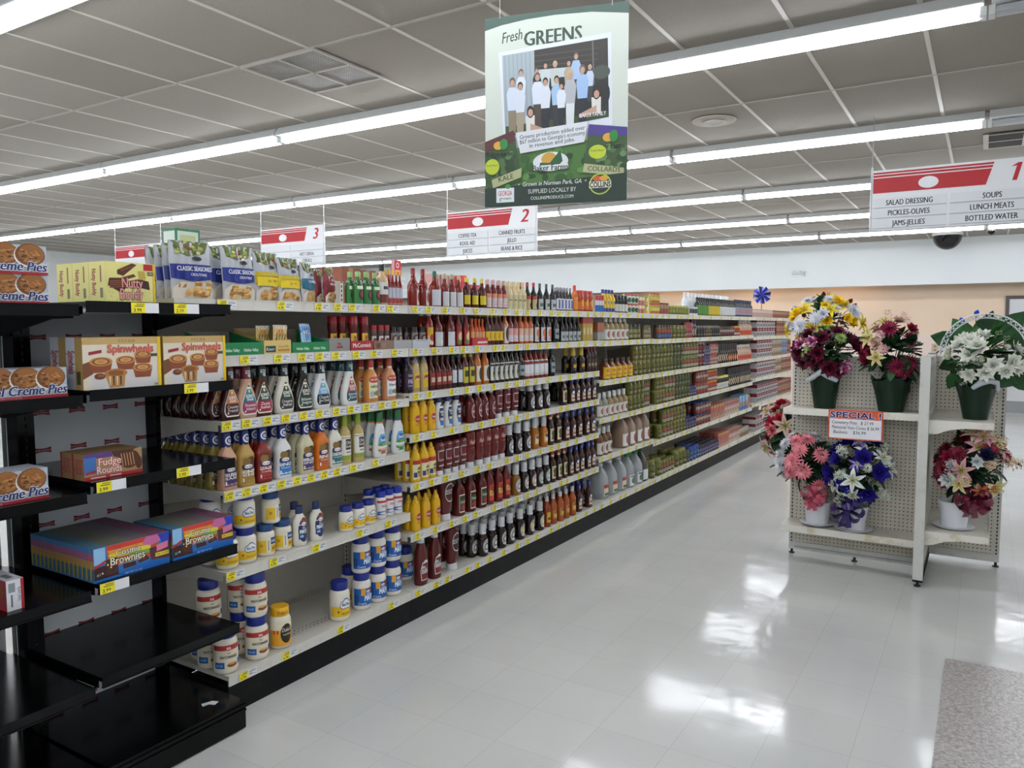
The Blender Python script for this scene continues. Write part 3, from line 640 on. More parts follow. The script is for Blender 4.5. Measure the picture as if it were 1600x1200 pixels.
def T(s, u, v, h, w, c, **q): return ('t', s, u, v, h, w, c, q)

# ---- near bay: mayonnaise jars
NAVY = '#1b2c86'
kind('mayo_red', 'mayonnaise_jar', 'jar', 'jar', .103, .103, .193, '#e6e0cf', NAVY, (1.35, .10, .66, [('r',0,0,1,1,'#e8dfc6'),('r',0,.80,1,1,'#b5352c'),('e',.5,.88,.10,.10,'#c22a2c'),T('IGA',.5,.88,.10,.12,'#fff',bold=.03),T('Real',.5,.69,.07,.1,'#333',shear=.3),T('MAYONNAISE',.5,.53,.11,.52,'#2b2723',bold=.03),('r',.06,.08,.36,.33,'#1f63b0'),T('32 FL OZ',.21,.2,.08,.2,'#dfe9f5'),('e',.6,.2,.16,.10,'#b9773f'),('e',.6,.19,.17,.05,'#7e3a26'),('e',.6,.26,.15,.05,'#d9a869'),('r',.80,.16,.95,.36,'#2b4f9b')]))
kind('mayo_black', 'mayonnaise_jar', 'jar', 'jar', .100, .100, .190, '#e8e0c8', '#efb51d', (1.35, .08, .62, [('r',0,0,1,.75,'#eda92b'),('r',0,.72,1,1,'#e9dfc4'),('e',.60,.55,.22,.44,'#16130f'),('e',.60,.55,.205,.40,'#2a251d'),T("Duke's",.60,.72,.17,.34,'#f0e6cf',shear=.25),T('MAYONNAISE',.62,.5,.08,.3,'#e8d9b0'),('r',.14,.55,.2,.72,'#c4462c'),('r',.26,.55,.32,.72,'#c4462c')]), capi=(1.2,.80,.97,[T("Duke's",.5,.5,.5,.5,'#8a5a12')]))
CLOUD = lambda u, v, s=1: [('e',u-.09*s,v,.10*s,.16*s,NAVY),('e',u+.09*s,v,.10*s,.16*s,NAVY),('e',u,v+.06*s,.11*s,.20*s,NAVY),('e',u-.09*s,v,.085*s,.13*s,'#eef0ee'),('e',u+.09*s,v,.085*s,.13*s,'#eef0ee'),('e',u,v+.05*s,.10*s,.17*s,'#eef0ee'),T('Blue Plate',u,v+.03,.12*s,.26*s,'#27366f',bold=.02)]
for k_, W_, H_ in (('mayo_cloud', .103, .196), ('mayo_cloud_mid', .096, .155), ('mayo_cloud_small', .074, .125)):
    kind(k_, 'mayonnaise_jar', 'jar', 'jar', W_, W_, H_, '#e9e4d6', NAVY, (1.3, .10, .62, [('r',0,.02,1,.55,'#e8bd23'),('r',0,.0,1,.05,'#e9dfae')]+CLOUD(.60,.62,1.3)+[('e',.3,.3,.03,.06,'#6d5a14'),T('MAYONNAISE',.62,.2,.08,.4,'#7a5b12')]))
kind('mayo_blue', 'mayonnaise_jar', 'jar', 'jar', .100, .100, .194, '#e9e5da', NAVY, (1.35, .10, .64, [('r',0,.05,1,.9,'#1d5fae'),('g_',) if 0 else ('p',[(.3,.45,1),(.62,.40,1),(.9,.55,1)],'#2a7bc8'),('r',.30,.55,.48,.92,'#e0a32a'),('e',.78,.78,.16,.16,'#5b2f22'),('e',.75,.8,.06,.06,'#b3332a'),('e',.6,.74,.10,.07,'#eef1f5'),T('Kraft',.6,.74,.07,.15,'#c03030',bold=.02),T('MAYO',.66,.42,.24,.46,'#f2f5f9',bold=.05,shear=.15),T('REAL',.62,.6,.08,.2,'#eef1f5'),T('Creamy',.35,.16,.12,.32,'#dfe8f3',shear=.2),('r',.02,.2,.2,.6,'#174a8c')]))
kind('mayo_ribbon', 'mayonnaise_jar', 'jar', 'jar', .086, .086, .140, '#e8e2d0', '#17447c', (1.35, .08, .62, [('r',.05,.06,.95,.95,'#eadfae'),('r',.05,.1,.42,.8,'#e9c029'),('r',.44,.1,.58,.95,'#eceae2'),('r',.48,.2,.53,.8,'#a9a69d'),('r',.60,.55,.95,.95,'#24477f'),T("Hellmann's",.775,.75,.16,.3,'#f2f4f6',bold=.02),('r',.62,.08,.95,.5,'#e4b623'),T('REAL',.78,.3,.16,.25,'#7a2c20',bold=.03),('e',.24,.5,.06,.1,'#b8922a')]))
kind('mayo_squeeze', 'squeeze_bottle', 'bottle', 'sqz', .078, .055, .187, '#e6e1d4', '#1e2d5c', (1.25, .12, .74, [('e',.52,.45,.34,.48,'#1c2f63'),('r',.20,.1,.86,.6,'#1c2f63'),('e',.56,.84,.2,.12,'#7a3524'),('e',.5,.82,.1,.05,'#b03a2c'),('e',.52,.70,.16,.08,'#eef0f3'),T('Kraft',.52,.70,.07,.22,'#c03030'),T('REAL',.52,.55,.08,.2,'#e8ecf2'),T('MAYO',.52,.40,.15,.5,'#f3f5f8',bold=.05),('r',.28,.16,.48,.26,'#8fb6dd')]))
kind('whip_jar', 'dressing_jar', 'jar', 'jar', .078, .078, .146, '#e9e6de', '#1f33a0', (1.4, .08, .68, [('r',0,0,1,1,'#e6e7ea'),('r',0,.86,1,1,'#b03a35'),('p',[(.12,0,.55),(.34,.05,.7),(.5,.3,.75)],'#3f63a8'),('p',[(.05,.3,.95),(.2,.5,.9)],'#a9b6cf'),('e',.72,.28,.2,.2,'#a39463'),T('Whip',.5,.66,.18,.5,'#c0413b',shear=.2,bold=.02)]))
D1 = DECK
row('mayo_red', 328, 424, 2, D1, 'cream mayonnaise jar with red band', 'bottom shelf', rows=2, layers=2, gap=.012, rowgap=1.03, jitter=.002, skip=((0,0,1),))
row('mayo_red', 300, 330, 1, D1, 'half hidden red banded mayonnaise jar behind black shelf', 'bottom shelf', gap=.22)
row('mayo_black', 421, 455, 1, D1, 'mayonnaise jar with yellow lid and black oval', 'bottom shelf', gap=.015)
row('mayo_cloud', 514, 549, 1, D1, 'front mayonnaise jar with cloud label and yellow band', 'bottom shelf', gap=.012)
row('mayo_cloud', 534, 560, 1, D1, 'second cloud label mayonnaise jar behind blue ones', 'bottom shelf', gap=.14)
row('mayo_blue', 552, 640, 3, D1, 'blue labelled mayonnaise jar with blue lid', 'bottom shelf', layers=2, gap=.03, jitter=.002)
row('mayo_blue', 618, 646, 1, D1, 'blue labelled mayonnaise jar standing farthest from stack', 'bottom shelf', gap=.13)
row('mayo_cloud_mid', 340, 397, 2, .615, 'cloud label mayonnaise jar beside the brownies', 'fifth shelf', layers=2, rows=2, gap=.02, jitter=.002, skip=((0,0,1),))
row('mayo_ribbon', 401, 455, 2, .615, 'blue ribbon mayonnaise jar with teal lid', 'fifth shelf', gap=.03)
K_ = KINDS['mayo_ribbon']; place(K_, (XF-.03-.047, y_at(423, XF-.077, .615+.14), .615+.1412), 'teal lidded mayonnaise jar stacked on top of two others', None)
row('mayo_squeeze', 455, 507, 2, .615, 'white mayonnaise squeeze bottle with navy label', 'fifth shelf', gap=.025)
row('mayo_squeeze', 449, 472, 1, .615, 'squeeze bottle of mayonnaise standing behind the others', 'fifth shelf', gap=.11)
row('mayo_cloud_small', 532, 585, 3, .615, 'small cloud label mayonnaise jar with blue lid', 'fifth shelf', gap=.012)
row('whip_jar', 588, 646, 3, .615, 'white dressing jar with red band and blue lid', 'fifth shelf', gap=.03, rows=2)

# ---- near bay: salad dressings
def drop(top, bot, txt, txt2):
    tri = lambda v0, v1, s: [(v0+(v1-v0)*i/10, .5-s*w, .5+s*w) for i, w in enumerate((.30,.40,.42,.41,.38,.33,.275,.215,.155,.095,.03))]
    cut = lambda rows_, a, b: [r_ for r_ in rows_ if a <= r_[0] <= b]
    f = tri(.07, .95, .92)
    return [('p', tri(.03, .99, 1.03), '#e9e6dc'), ('p', [r_ for r_ in f if r_[0] <= .45], bot), ('p', [r_ for r_ in f if r_[0] >= .42], top), T("KEN'S", .5, .60, .10, .36, '#e9e7df', bold=.03), T('Steak', .5, .51, .09, .30, '#e9e7df', bold=.02), T(txt, .5, .33, .09, .52, '#efe9e2', shear=.2), T(txt2, .5, .22, .09, .5, '#efe9e2', bold=.01), ('e', .27, .14, .04, .03, '#e9e6dc'), ('e', .5, .75, .05, .05, '#d9cf9a')]
for k_, body, cap, a, b_, t1, t2 in (('ken_red', '#3a0f10', '#3a0f12', '#c8782a', '#4a1518', 'Country', 'French'), ('ken_tan', '#c9a184', '#6b1830', '#1d7288', '#9c3558', 'Thousand', 'Island'), ('ken_amber', '#4a2410', '#14241c', '#173f2c', '#98203a', 'Zesty', 'Italian'),
      ('ken_cream', '#d6d0c2', '#17191a', '#20402c', '#3a3a34', 'Creamy', 'Italian'), ('ken_balsamic', '#201a12', '#101a16', '#1b1f1f', '#173f2c', 'Balsamic', 'Vinaigrette'), ('ken_blue', '#dfe0de', '#141a20', '#5aa6cf', '#18222f', 'Chunky', 'Blue Cheese'), ('ken_teal', '#e0e1de', '#17424a', '#a3453a', '#1c5560', 'Buttermilk', 'Ranch')):
    kind(k_, 'dressing_bottle', 'bottle', 'kens', .110, .058, .222, body, cap, (1.0, .05, .68, drop(a, b_, t1, t2)), capi=(1.3, .76, .97, [T("KEN'S", .55, .62, .35, .6, '#cfd6d6', bold=.02), ('e', .6, .3, .2, .16, '#9fb4c4')]), n=2.4)
z = 1.250
row('ken_red', 343, 374, 1, z, 'dark red dressing bottle with orange drop label', 'third shelf', gap=.008)
for i in range(6): place('ken_red', (XF-.008-.031-.060*(i+1), y_at(358.5, XF-.039, z)-.012, z+.0007), 'dark red dressing bottle, %s one behind the orange label bottle' % ORD[i], 'dark red dressings')
for k_, l, r, d, n in (('ken_tan', 370, 400, 'tan dressing bottle with teal drop label', 2), ('ken_amber', 398, 420, 'amber dressing bottle with green drop label', 2), ('ken_cream', 422, 463, 'cream dressing bottle with dark green drop label', 3), ('ken_balsamic', 457, 489, 'dark balsamic dressing bottle with black label', 2), ('ken_blue', 485, 516, 'white dressing bottle with light blue drop label', 2), ('ken_teal', 528, 562, 'white dressing bottle with teal cap', 4)):
    row(k_, l, r, 1, z, d, 'third shelf', rows=n, gap=.008, fit=False, jitter=.001)
for k_, body, cap, a, t1 in (('wish_orange', '#d08a45', '#b3352b', '#e4dfae', 'Italian'), ('wish_tan', '#cf9268', '#a8302a', '#e9eaee', 'Island')):
    kind(k_, 'dressing_bottle', 'bottle', 'wine', .078, .06, .222, body, cap, (1.1, .10, .60, [('r',.08,0,.92,.85,a),('e',.5,.85,.42,.14,'#c03a30'),T('WISH-BONE',.5,.86,.09,.6,'#f1ece2',bold=.02),T(t1,.5,.55,.12,.6,'#33507e',bold=.02),('e',.35,.2,.2,.14,'#9fb9c8'),('e',.66,.22,.2,.12,'#8a7a50')]), n=3, capi=(1.2,.76,.9,[('r',0,0,1,.4,'#e3d9b2')]))
row('wish_orange', 563, 593, 1, z, 'orange dressing bottle with red cap and pale label', 'third shelf', rows=2, gap=.015, fit=False)
row('wish_tan', 594, 621, 1, z, 'tan dressing bottle with red cap and mountain label', 'third shelf', rows=2, gap=.015, fit=False)
kind('purple_dressing', 'dressing_bottle', 'bottle', 'wine', .066, .06, .225, '#241a22', '#43205e', (1.1,.06,.56,[('e',.5,.5,.46,.5,'#3b2050'),('e',.5,.74,.3,.14,'#17121c'),T('OLIVE',.5,.74,.12,.5,'#e8e2ea'),T('FIG',.5,.45,.2,.5,'#d9cde2',bold=.03),T('vinaigrette',.5,.25,.08,.6,'#c9b8d6')]))
row('purple_dressing', 618, 642, 1, z, 'dark purple dressing bottle with violet cap', 'third shelf', rows=2, gap=.012, fit=False)
def kraft(lab, txt, txt2=''):
    return (1.05, .06, .56, [('r',.14,.02,.86,.60,lab),('e',.5,.60,.36,.12,'#1d2b52'),('e',.62,.80,.2,.15,'#39431f'),('e',.4,.78,.18,.14,'#8a6a35'),('e',.7,.84,.1,.08,'#6f2a1e'),('e',.5,.60,.17,.07,'#eef0f3'),T('Kraft',.5,.60,.07,.24,'#b8302c'),T(txt,.5,.42,.11,.66,'#f3efe8',bold=.04),T(txt2 or 'Dressing',.5,.30,.09 if txt2 else .06,.6,'#f3efe8',bold=.03 if txt2 else 0),('r',.2,.08,.3,.2,'#e8e6e2')])
CAPK = (1.3, .77, .99, [('e',.5,.42,.34,.34,'#e9ecf2'),('e',.56,.42,.27,.25,NAVY),T('Kraft',.58,.42,.28,.34,'#eef1f6',bold=.03)])
for k_, body, lab, t1, t2 in (('kr_island', '#c99a7b', '#3c2f66', 'THOUSAND', 'ISLAND'), ('kr_honey', '#b5904a', '#9a7a2e', 'HONEY', 'MUSTARD'), ('kr_catalina', '#7c1f17', '#a02a24', 'CATALINA', ''), ('kr_ranch', '#dfe0dd', '#2377bd', 'RANCH', ''), ('kr_pepper', '#c9c3a2', '#4a2f66', 'PEPPERCORN', 'RANCH'), ('kr_french', '#cf6d18', '#b8581a', 'FRENCH', ''), ('kr_caesar', '#d9d6cb', '#1d6f74', 'CAESAR', ''), ('kr_italian', '#8b7a34', '#6b5a22', 'ITALIAN', '')):
    kind(k_, 'dressing_bottle', 'bottle', 'kraft', .084, .058, .243, body, '#1d2769', kraft(lab, t1, t2), n=3.2, capi=CAPK)
z = .956
row('kr_island', 340, 371, 1, z, 'pink dressing bottle with purple label under black shelf', 'fourth shelf', gap=.008, fit=False)
for i in range(6): place('kr_italian', (XF-.038-.062*(i+1), y_at(355, XF-.037, z)-.012, z+.0007), 'golden dressing bottle, %s one behind the pink bottle' % ORD[i], 'golden dressings')
for k_, l, r, d, n in (('kr_honey', 368, 398, 'mustard coloured dressing bottle with navy cap', 2), ('kr_catalina', 396, 425, 'dark red dressing bottle with navy cap', 2), ('kr_ranch', 425, 456, 'white dressing bottle with bright blue label', 2), ('kr_pepper', 463, 491, 'speckled dressing bottle with purple label', 3), ('kr_french', 488, 514, 'orange dressing bottle with navy cap', 2), ('kr_caesar', 509, 534, 'white dressing bottle with teal label', 2)):
    row(k_, l, r, 1, z, d, 'fourth shelf', rows=n, gap=.008, fit=False, jitter=.001)
kind('lime_cap', 'dressing_bottle', 'bottle', 'wine', .070, .06, .248, '#b8a56a', '#8fa32a', (1.25,.10,.58,[('r',0,0,1,.18,'#8b9a35'),('r',0,.18,1,1,'#dcdad3'),('r',.3,.42,.72,.86,'#3a2a22'),T('Olive',.5,.72,.13,.36,'#e9e2d6',shear=.2),T('Garden',.5,.56,.12,.38,'#e9e2d6',shear=.2),('r',.34,.28,.66,.34,'#8c887e')]))
row('lime_cap', 528, 569, 2, z, 'tan dressing bottle with lime green cap', 'fourth shelf', rows=2, gap=.015, fit=False)
for k_, a, c_ in (('ranch_orange', '#c8803a', '#b8682a'), ('ranch_purple', '#7a4f9a', '#3a8f4f')):
    kind(k_, 'ranch_bottle', 'bottle', 'hv', .100, .056, .236, '#e3e4e2', '#1f6f3b', (1.05,.05,.58,[('e',.5,.5,.42,.5,'#e3e4e2'),('p',[(.05,.3,.7),(.2,.12,.88),(.45,.10,.90)],c_),('p',[(.40,.10,.90),(.55,.12,.88)],'#6fae55'),('p',[(.52,.12,.88),(.72,.16,.84),(.88,.3,.7)],'#5aa3d6'),('e',.5,.64,.26,.13,'#2b62a8'),T('Ranch',.5,.64,.14,.42,'#eef3f8',bold=.03),T('ORIGINAL',.5,.24,.08,.5,'#f0ece2'),('e',.3,.45,.1,.05,'#3f8f45')]), capi=(1.5,.74,.80,[('r',0,0,1,.8,a)]))
row('ranch_orange', 576, 610, 1, z, 'white ranch bottle with orange label and green cap', 'fourth shelf', rows=4, gap=.008, fit=False, jitter=.001)
row('ranch_purple', 612, 643, 1, z, 'white ranch bottle with purple collar and green cap', 'fourth shelf', rows=3, gap=.008, fit=False, jitter=.001)

# ---- seasoning shelf of the near bay
def open_tray(name, label, cat, y0, y1, z, front, back, D, col, inner, items=(), X=XF, gap=.015, side=None):
    W = y1-y0; t = thing(name, label, cat, (X-gap, y0, z+.0003)); e = .0025; m, mi_ = P(col), P(inner)
    b = MB(); b.box((-D, 0, 0), (0, W, e), mi_); b.box((-e, 0, 0), (0, W, front), m, {'-x': mi_})
    mp = flat((0, 0, 0), (0, 1, 0), (0, 0, 1)); b.prints(mp, W, front, items, .0003); part('front_panel', b, t)
    b = MB(); b.box((-D, 0, 0), (-D+e, W, back), mi_); part('back_panel', b, t)
    for y in (0, W-e):
        b = MB(); b.prism([(-D, 0), (-e, 0), (-e, front), (-D*.55, front+(back-front)*.5), (-D, back)], y, y+e, P(side or col), 'y'); part('side_panel', b, t)
    return t
def pouch(name, label, cat, loc, W, H, D, base, items, rz=0, tilt=0, group=None, rough=.2, back='#9a9ea4'):
    """A filled bag: pillow between pinched seams at top and bottom."""
    o = thing(name, label, cat, loc, rz, group); o.rotation_euler.y = tilt
    NU, NV = 12, 14
    def bulge(u, v): return D/2*(max(0, math.sin(PI*min(1, max(0, (v-.02)/.90))))**.6)*(max(0, 1-(2*u-1)**2)**.5)*.98+.0012+.0016*math.sin(u*31+v*17)*(v > .08)
    def front(u, v, o_): U, V = u/W, v/H; return (bulge(U, V)+o_, u-W/2+.006*math.sin(V*5+W*40)*V, v)
    b = MB(); m = mat(base, rough, coat=.4); mb_ = mat(back, rough)
    b.strip(front, [(H*j/NV, 0, W) for j in range(NV+1)], m, 0, NU)
    b.strip(lambda u, v, o_: (-bulge(u/W, v/H), front(u, v, 0)[1], v), [(H*j/NV, W, 0) for j in range(NV+1)], mb_, 0, NU)
    part('bag', b, o, 60)
    b = MB(); b.prints(front, W, H, items, .0006, True); part('print', b, o, 60)
    b = MB()
    for v0, v1 in ((.955, .998), (.002, .03)): b.box((-.0022, -W/2+.002, v0*H), (.0024, W/2-.002, v1*H), mat('#c3c6cb', .25, .3))
    part('seal', b, o); return o
yb = lambda px, z, g=.04: y_at(px, XF-g, z)
z = 1.520; GR = '#14824a'
HVT = lambda u: [('r',u-.17,.25,u+.17,.62,GR),T('Hidden Valley',u,.42,.24,.34,'#e6efe6',bold=.02,shear=.1)]
open_tray('display_tray', 'empty green cardboard tray behind the pecan pastry box', 'tray', 2.075, yb(405, z), z, .055, .10, .22, GR, '#8a7f72', HVT(.28)+HVT(.72))
open_tray('display_tray', 'tan cardboard tray holding two gravy packets', 'tray', yb(407, z), yb(449, z), z, .062, .115, .20, '#d9bd72', '#b79f6a', [('r',.05,.15,.42,.6,'#1f4a44'),T('Knorr',.23,.38,.22,.3,'#e6e3d2',shear=.2),('r',.5,.2,.95,.36,'#b8862e'),T('Gravy Mix',.72,.55,.16,.4,'#8c5a1a')])
open_tray('display_tray', 'green cardboard tray holding a blue dip packet', 'tray', yb(451, z), yb(508, z), z, .05, .11, .22, GR, '#8a7f72', HVT(.28)+HVT(.74))
PK = [('r',0,0,1,1,'#d8b76a'),('r',.1,.12,.9,.66,'#7a2318'),('e',.5,.62,.36,.16,'#9fae5a'),('e',.5,.72,.3,.12,'#c9713a'),T('TACO',.5,.25,.13,.7,'#f1e6d2',bold=.04),('r',0,.86,1,1,'#d9d6cc')]
for i, (px, dz, rr) in enumerate(((418, .03, .15), (438, .045, .05))):
    pouch('seasoning_packet', '%s red and tan seasoning packet in the tan tray' % ('leaning' if i == 0 else 'upright'), 'packet', (XF-.035-.03*(1-i), yb(px, z), z+.006), .082, .115+dz*.2, .008, '#d9c48a', PK, rr, -.08, 'seasoning packets in the tan tray')
pouch('dip_packet', 'light blue ranch dip packet leaning in green tray', 'packet', (XF-.045, yb(482, z), z+.012), .10, .125, .012, '#8fbfe6', [('r',0,0,1,1,'#9cc8ea'),('r',0,.66,1,.9,'#2f78bd'),('e',.5,.66,.38,.2,'#2a5fa8'),T('RANCH',.5,.68,.13,.6,'#eef4f9',bold=.03),T('DIPS',.5,.42,.14,.5,'#4a78b4',bold=.03),('e',.7,.14,.22,.1,'#e9e4dc'),('e',.72,.14,.07,.05,'#b33b34')], .35, -.15)
open_tray('display_tray', 'grey cardboard tray with small crest beside red tray', 'tray', yb(509, z), yb(541, z), z, .065, .07, .2, '#8d8a88', '#7c7876', [('r',.35,.25,.65,.4,'#8a3430'),T('Mc',.5,.55,.25,.2,'#8a3430',bold=.04)])
open_tray('display_tray', 'red cardboard tray holding red capped bacon bit bottles', 'tray', yb(543, z), yb(577, z), z, .05, .052, .2, '#a5202b', '#7c1820', [T('McCormick',.5,.55,.42,.82,'#efe3e0',bold=.03)])
open_tray('display_tray', 'brown cardboard tray holding red lidded pepper shakers', 'tray', yb(579, z), yb(609, z), z, .048, .05, .2, '#8a6f5c', '#6f5848', [('r',.12,.2,.32,.75,'#6d3b30'),('r',.4,.2,.6,.75,'#9a7c68')])
open_tray('display_tray', 'plain grey cardboard tray of spice jars', 'tray', yb(610, z), yb(638, z), z, .048, .05, .2, '#a9a8a8', '#8a8886')
open_tray('display_tray', 'pale blue white cardboard tray of dark spice jars', 'tray', yb(639, z)+.005, yb(666, z)-.003, z, .048, .05, .2, '#c3c8d0', '#9a9ea6', [('r',.2,.84,.9,.9,'#7a7f88')])
kind('bacon', 'bacon_bits_bottle', 'bottle', 'shaker', .050, .050, .170, '#5c1512', '#9c1420', (1.2,.18,.60,[('r',0,0,1,.75,'#e3b93a'),('r',.2,.1,.9,.7,'#d8a827'),T("BAC'N",.55,.48,.22,.5,'#7a1f18',bold=.04),T('PIECES',.55,.25,.14,.5,'#7a1f18',bold=.02)]))
row('bacon', 512, 541, 2, z+.003, 'red capped bacon bits bottle in grey tray', 'second shelf', gap=.06)
row('bacon', 543, 577, 2, z+.003, 'red capped bacon bits bottle in red tray', 'second shelf', gap=.025)
kind('pepper', 'spice_shaker', 'shaker', 'shaker', .036, .036, .125, '#57433c', '#a31a22', (1.3,.1,.6,[('r',0,.25,1,.9,'#d9d2cc'),('e',.5,.55,.3,.25,'#8c3a34')]), merged=True)
row('pepper', 579, 609, 3, z+.003, 'small red lidded pepper shaker in brown tray', 'second shelf', gap=.03)
kind('spice', 'spice_jar', 'jar', 'gjar', .047, .047, .115, '#3a2f2b', '#15161a', (1.4,.1,.72,[('r',0,0,1,1,'#8d8684'),('e',.5,.55,.36,.34,'#5a2f2b'),('e',.5,.55,.2,.2,'#b9aaa2')]), merged=True)
row('spice', 610, 637, 2, z+.003, 'dark lidded spice jar in grey tray', 'second shelf', gap=.03, rows=2)
row('spice', 640, 665, 2, z+.003, 'dark lidded spice jar in pale tray', 'second shelf', gap=.03, rows=2)

# ---- middle bays: mustard, ketchup, barbecue and steak sauces
def K2(*a, **q): return kind(*a, **q)
YEL = '#e3b11a'
kind('mustard', 'mustard_bottle', 'bottle', 'must', .062, .05, .200, '#e2b017', '#e6b822', (1.1,.12,.56,[('e',.55,.66,.34,.22,'#b3262b'),T("French's",.55,.66,.16,.56,'#f2e6e0',bold=.03,shear=.15),('r',.3,.2,.8,.3,'#c98f10'),('e',.55,.3,.14,.1,'#d07a1a')]), n=2.4)
kind('mustard_red', 'mustard_bottle', 'bottle', 'must', .066, .054, .205, '#e2b41c', '#e6b822', (1.2,.08,.60,[('r',0,0,1,1,'#e3d9a6'),('r',0,.78,1,1,'#b5302c'),('e',.6,.45,.2,.2,'#5d6b46'),('r',.1,.1,.4,.36,'#2c3d7a'),('e',.65,.2,.2,.12,'#c98c2c')]), n=2.2)
kind('dijon', 'mustard_bottle', 'bottle', 'must', .062, .046, .205, '#b9a070', '#8d8878', (1.1,.10,.55,[('r',.12,.05,.9,.95,'#d8b52c'),('e',.55,.6,.36,.2,'#a3262b'),T("French's",.55,.6,.15,.56,'#f2e6e0',bold=.03,shear=.15)]), n=2.4)
kind('white_squeeze', 'squeeze_bottle', 'bottle', 'sqz', .070, .055, .190, '#e4e4e2', '#1f2a66', (1.2,.08,.78,[('e',.55,.5,.36,.48,'#1d2c62'),('e',.55,.34,.26,.2,'#d9c9a0'),('r',.3,.05,.9,.26,'#2f6fb8'),T('WHIP',.55,.62,.12,.5,'#eef1f5',bold=.03)]))
kind('ketchup_up', 'ketchup_bottle', 'bottle', 'ketch', .086, .064, .284, '#581411', '#d9dadb', (1.15,.10,.50,[('p',[(.0,.2,.9),(.5,.14,.92),(.9,.3,.8),(1,.5,.6)],'#d9dcdc'),('p',[(.04,.24,.86),(.5,.18,.88),(.86,.33,.77)],'#7c1a18'),('r',.25,.35,.86,.72,'#dfe1df'),T('HEINZ',.55,.58,.16,.5,'#5f1513',bold=.03),T('KETCHUP',.55,.42,.09,.5,'#5f1513')]), n=2.6, capi=(1.3,.93,.99,[('r',.1,.2,.9,.6,'#c9cacc')]))
kind('ketchup_inv', 'ketchup_bottle', 'bottle', 'inv', .082, .056, .195, '#5a1513', '#d9dadb', (1.1,.28,.92,[('p',[(0,.25,.85),(.3,.15,.9),(.7,.14,.92),(1,.35,.8)],'#c9cdd0'),('p',[(.05,.3,.8),(.3,.2,.86),(.7,.19,.88),(.95,.4,.76)],'#6d1a1a'),('r',.24,.45,.85,.75,'#c9cdd0'),T('HEINZ',.54,.62,.14,.5,'#6d1a1a',bold=.03),T('Ketchup',.54,.3,.09,.5,'#e0d6d4')]), n=2.4)
kind('ketchup_hunts', 'ketchup_bottle', 'bottle', 'inv', .086, .060, .225, '#6a1914', '#d5d6d8', (1.1,.30,.9,[T("Hunt's",.56,.66,.22,.62,'#e3b9ae',shear=.2,bold=.02),('r',.35,.35,.8,.42,'#8c2a22'),('e',.56,.2,.2,.12,'#4a0f0d')]), n=2.4)
kind('ketchup_big', 'ketchup_bottle', 'bottle', 'inv', .105, .070, .265, '#561411', '#d9dadb', (1.1,.28,.92,[('e',.58,.55,.36,.34,'#c3c7c6'),('e',.58,.55,.33,.30,'#4a1512'),('r',.26,.5,.92,.66,'#c3c7c6'),T('HEINZ',.58,.58,.11,.56,'#4a1512',bold=.03)]), n=2.4)
kind('ketchup_white', 'ketchup_bottle', 'bottle', 'neck', .066, .06, .205, '#5e1613', '#d4d6d8', (1.2,.12,.58,[('e',.6,.5,.3,.46,'#c6c9cc'),('e',.6,.5,.25,.38,'#8a2a26'),T('Ketchup',.6,.5,.16,.4,'#eee',bold=.02)]))
kind('ketchup_green', 'ketchup_bottle', 'bottle', 'neck', .074, .066, .255, '#571411', '#1f2a1c', (1.2,.08,.56,[('r',.2,.0,.98,.9,'#d8d5c2'),('r',.24,.06,.94,.84,'#3a2a1f'),('r',.28,.4,.9,.66,'#2f5a32'),('e',.58,.24,.2,.14,'#a83028'),T('Organic',.58,.53,.12,.5,'#e3dfc6')]), n=3)
kind('ketchup_orange', 'ketchup_bottle', 'bottle', 'neck', .066, .06, .262, '#6a1a14', '#b3352b', (1.2,.10,.52,[('r',.15,.0,1,.95,'#c2402f'),('r',.15,.3,1,.62,'#d8b25e'),('e',.6,.7,.26,.18,'#8c2118'),T('KETCHUP',.6,.46,.14,.6,'#6d1d16',bold=.02)]), capi=(1.4,.87,.93,[('r',0,0,1,1,'#d8c9a6')]))
def bbq(lab, ring, body='#1d0d0a', cap='#d3d5d8'):
    return dict(body=body, cap=cap, label=(1.2,.10,.52,[('e',.56,.5,.38,.50,'#d6d6d4'),('e',.56,.5,.335,.44,'#1a1413'),('e',.56,.52,.31,.38,'#dcdcda'),('e',.56,.46,.25,.25,ring),('e',.56,.46,.18,.17,lab),T("BABY RAY'S",.56,.80,.09,.44,'#22181a',bold=.03),('r',.3,.08,.82,.16,'#d6d6d4')]))
for k_, a, r_ in (('bbq_black', '#d5d5d2', '#1b1716'), ('bbq_orange', '#e6ddd2', '#c2572a'), ('bbq_teal', '#d9e0dd', '#3f8f8c'), ('bbq_purple', '#d9d5dd', '#3d2e55'), ('bbq_yellow', '#e6dfb0', '#c2a52a')):
    q = bbq(a, r_); kind(k_, 'barbecue_sauce_bottle', 'bottle', 'sauce', .076, .062, .209, q['body'], q['cap'], q['label'], n=2.2, capi=(1.3,.72,.95,[('r',.3,.2,.9,.34,'#9a9da2'),('r',.4,.5,.8,.7,'#b4b7bb')]))
q = bbq('#d9d0b5', '#2c3550', '#8a5a1e'); kind('bbq_honey', 'barbecue_sauce_bottle', 'bottle', 'sauce', .076, .062, .209, q['body'], q['cap'], q['label'], n=2.2)
kind('sauce_gold', 'sauce_bottle', 'bottle', 'sauce', .066, .056, .220, '#a8641f', '#cfd2d4', (1.2,.1,.52,[('r',.15,.1,.95,.9,'#c98a2c'),('r',.25,.2,.85,.6,'#d8c49a'),('e',.55,.66,.22,.14,'#3a4a8a')]), n=2.6)
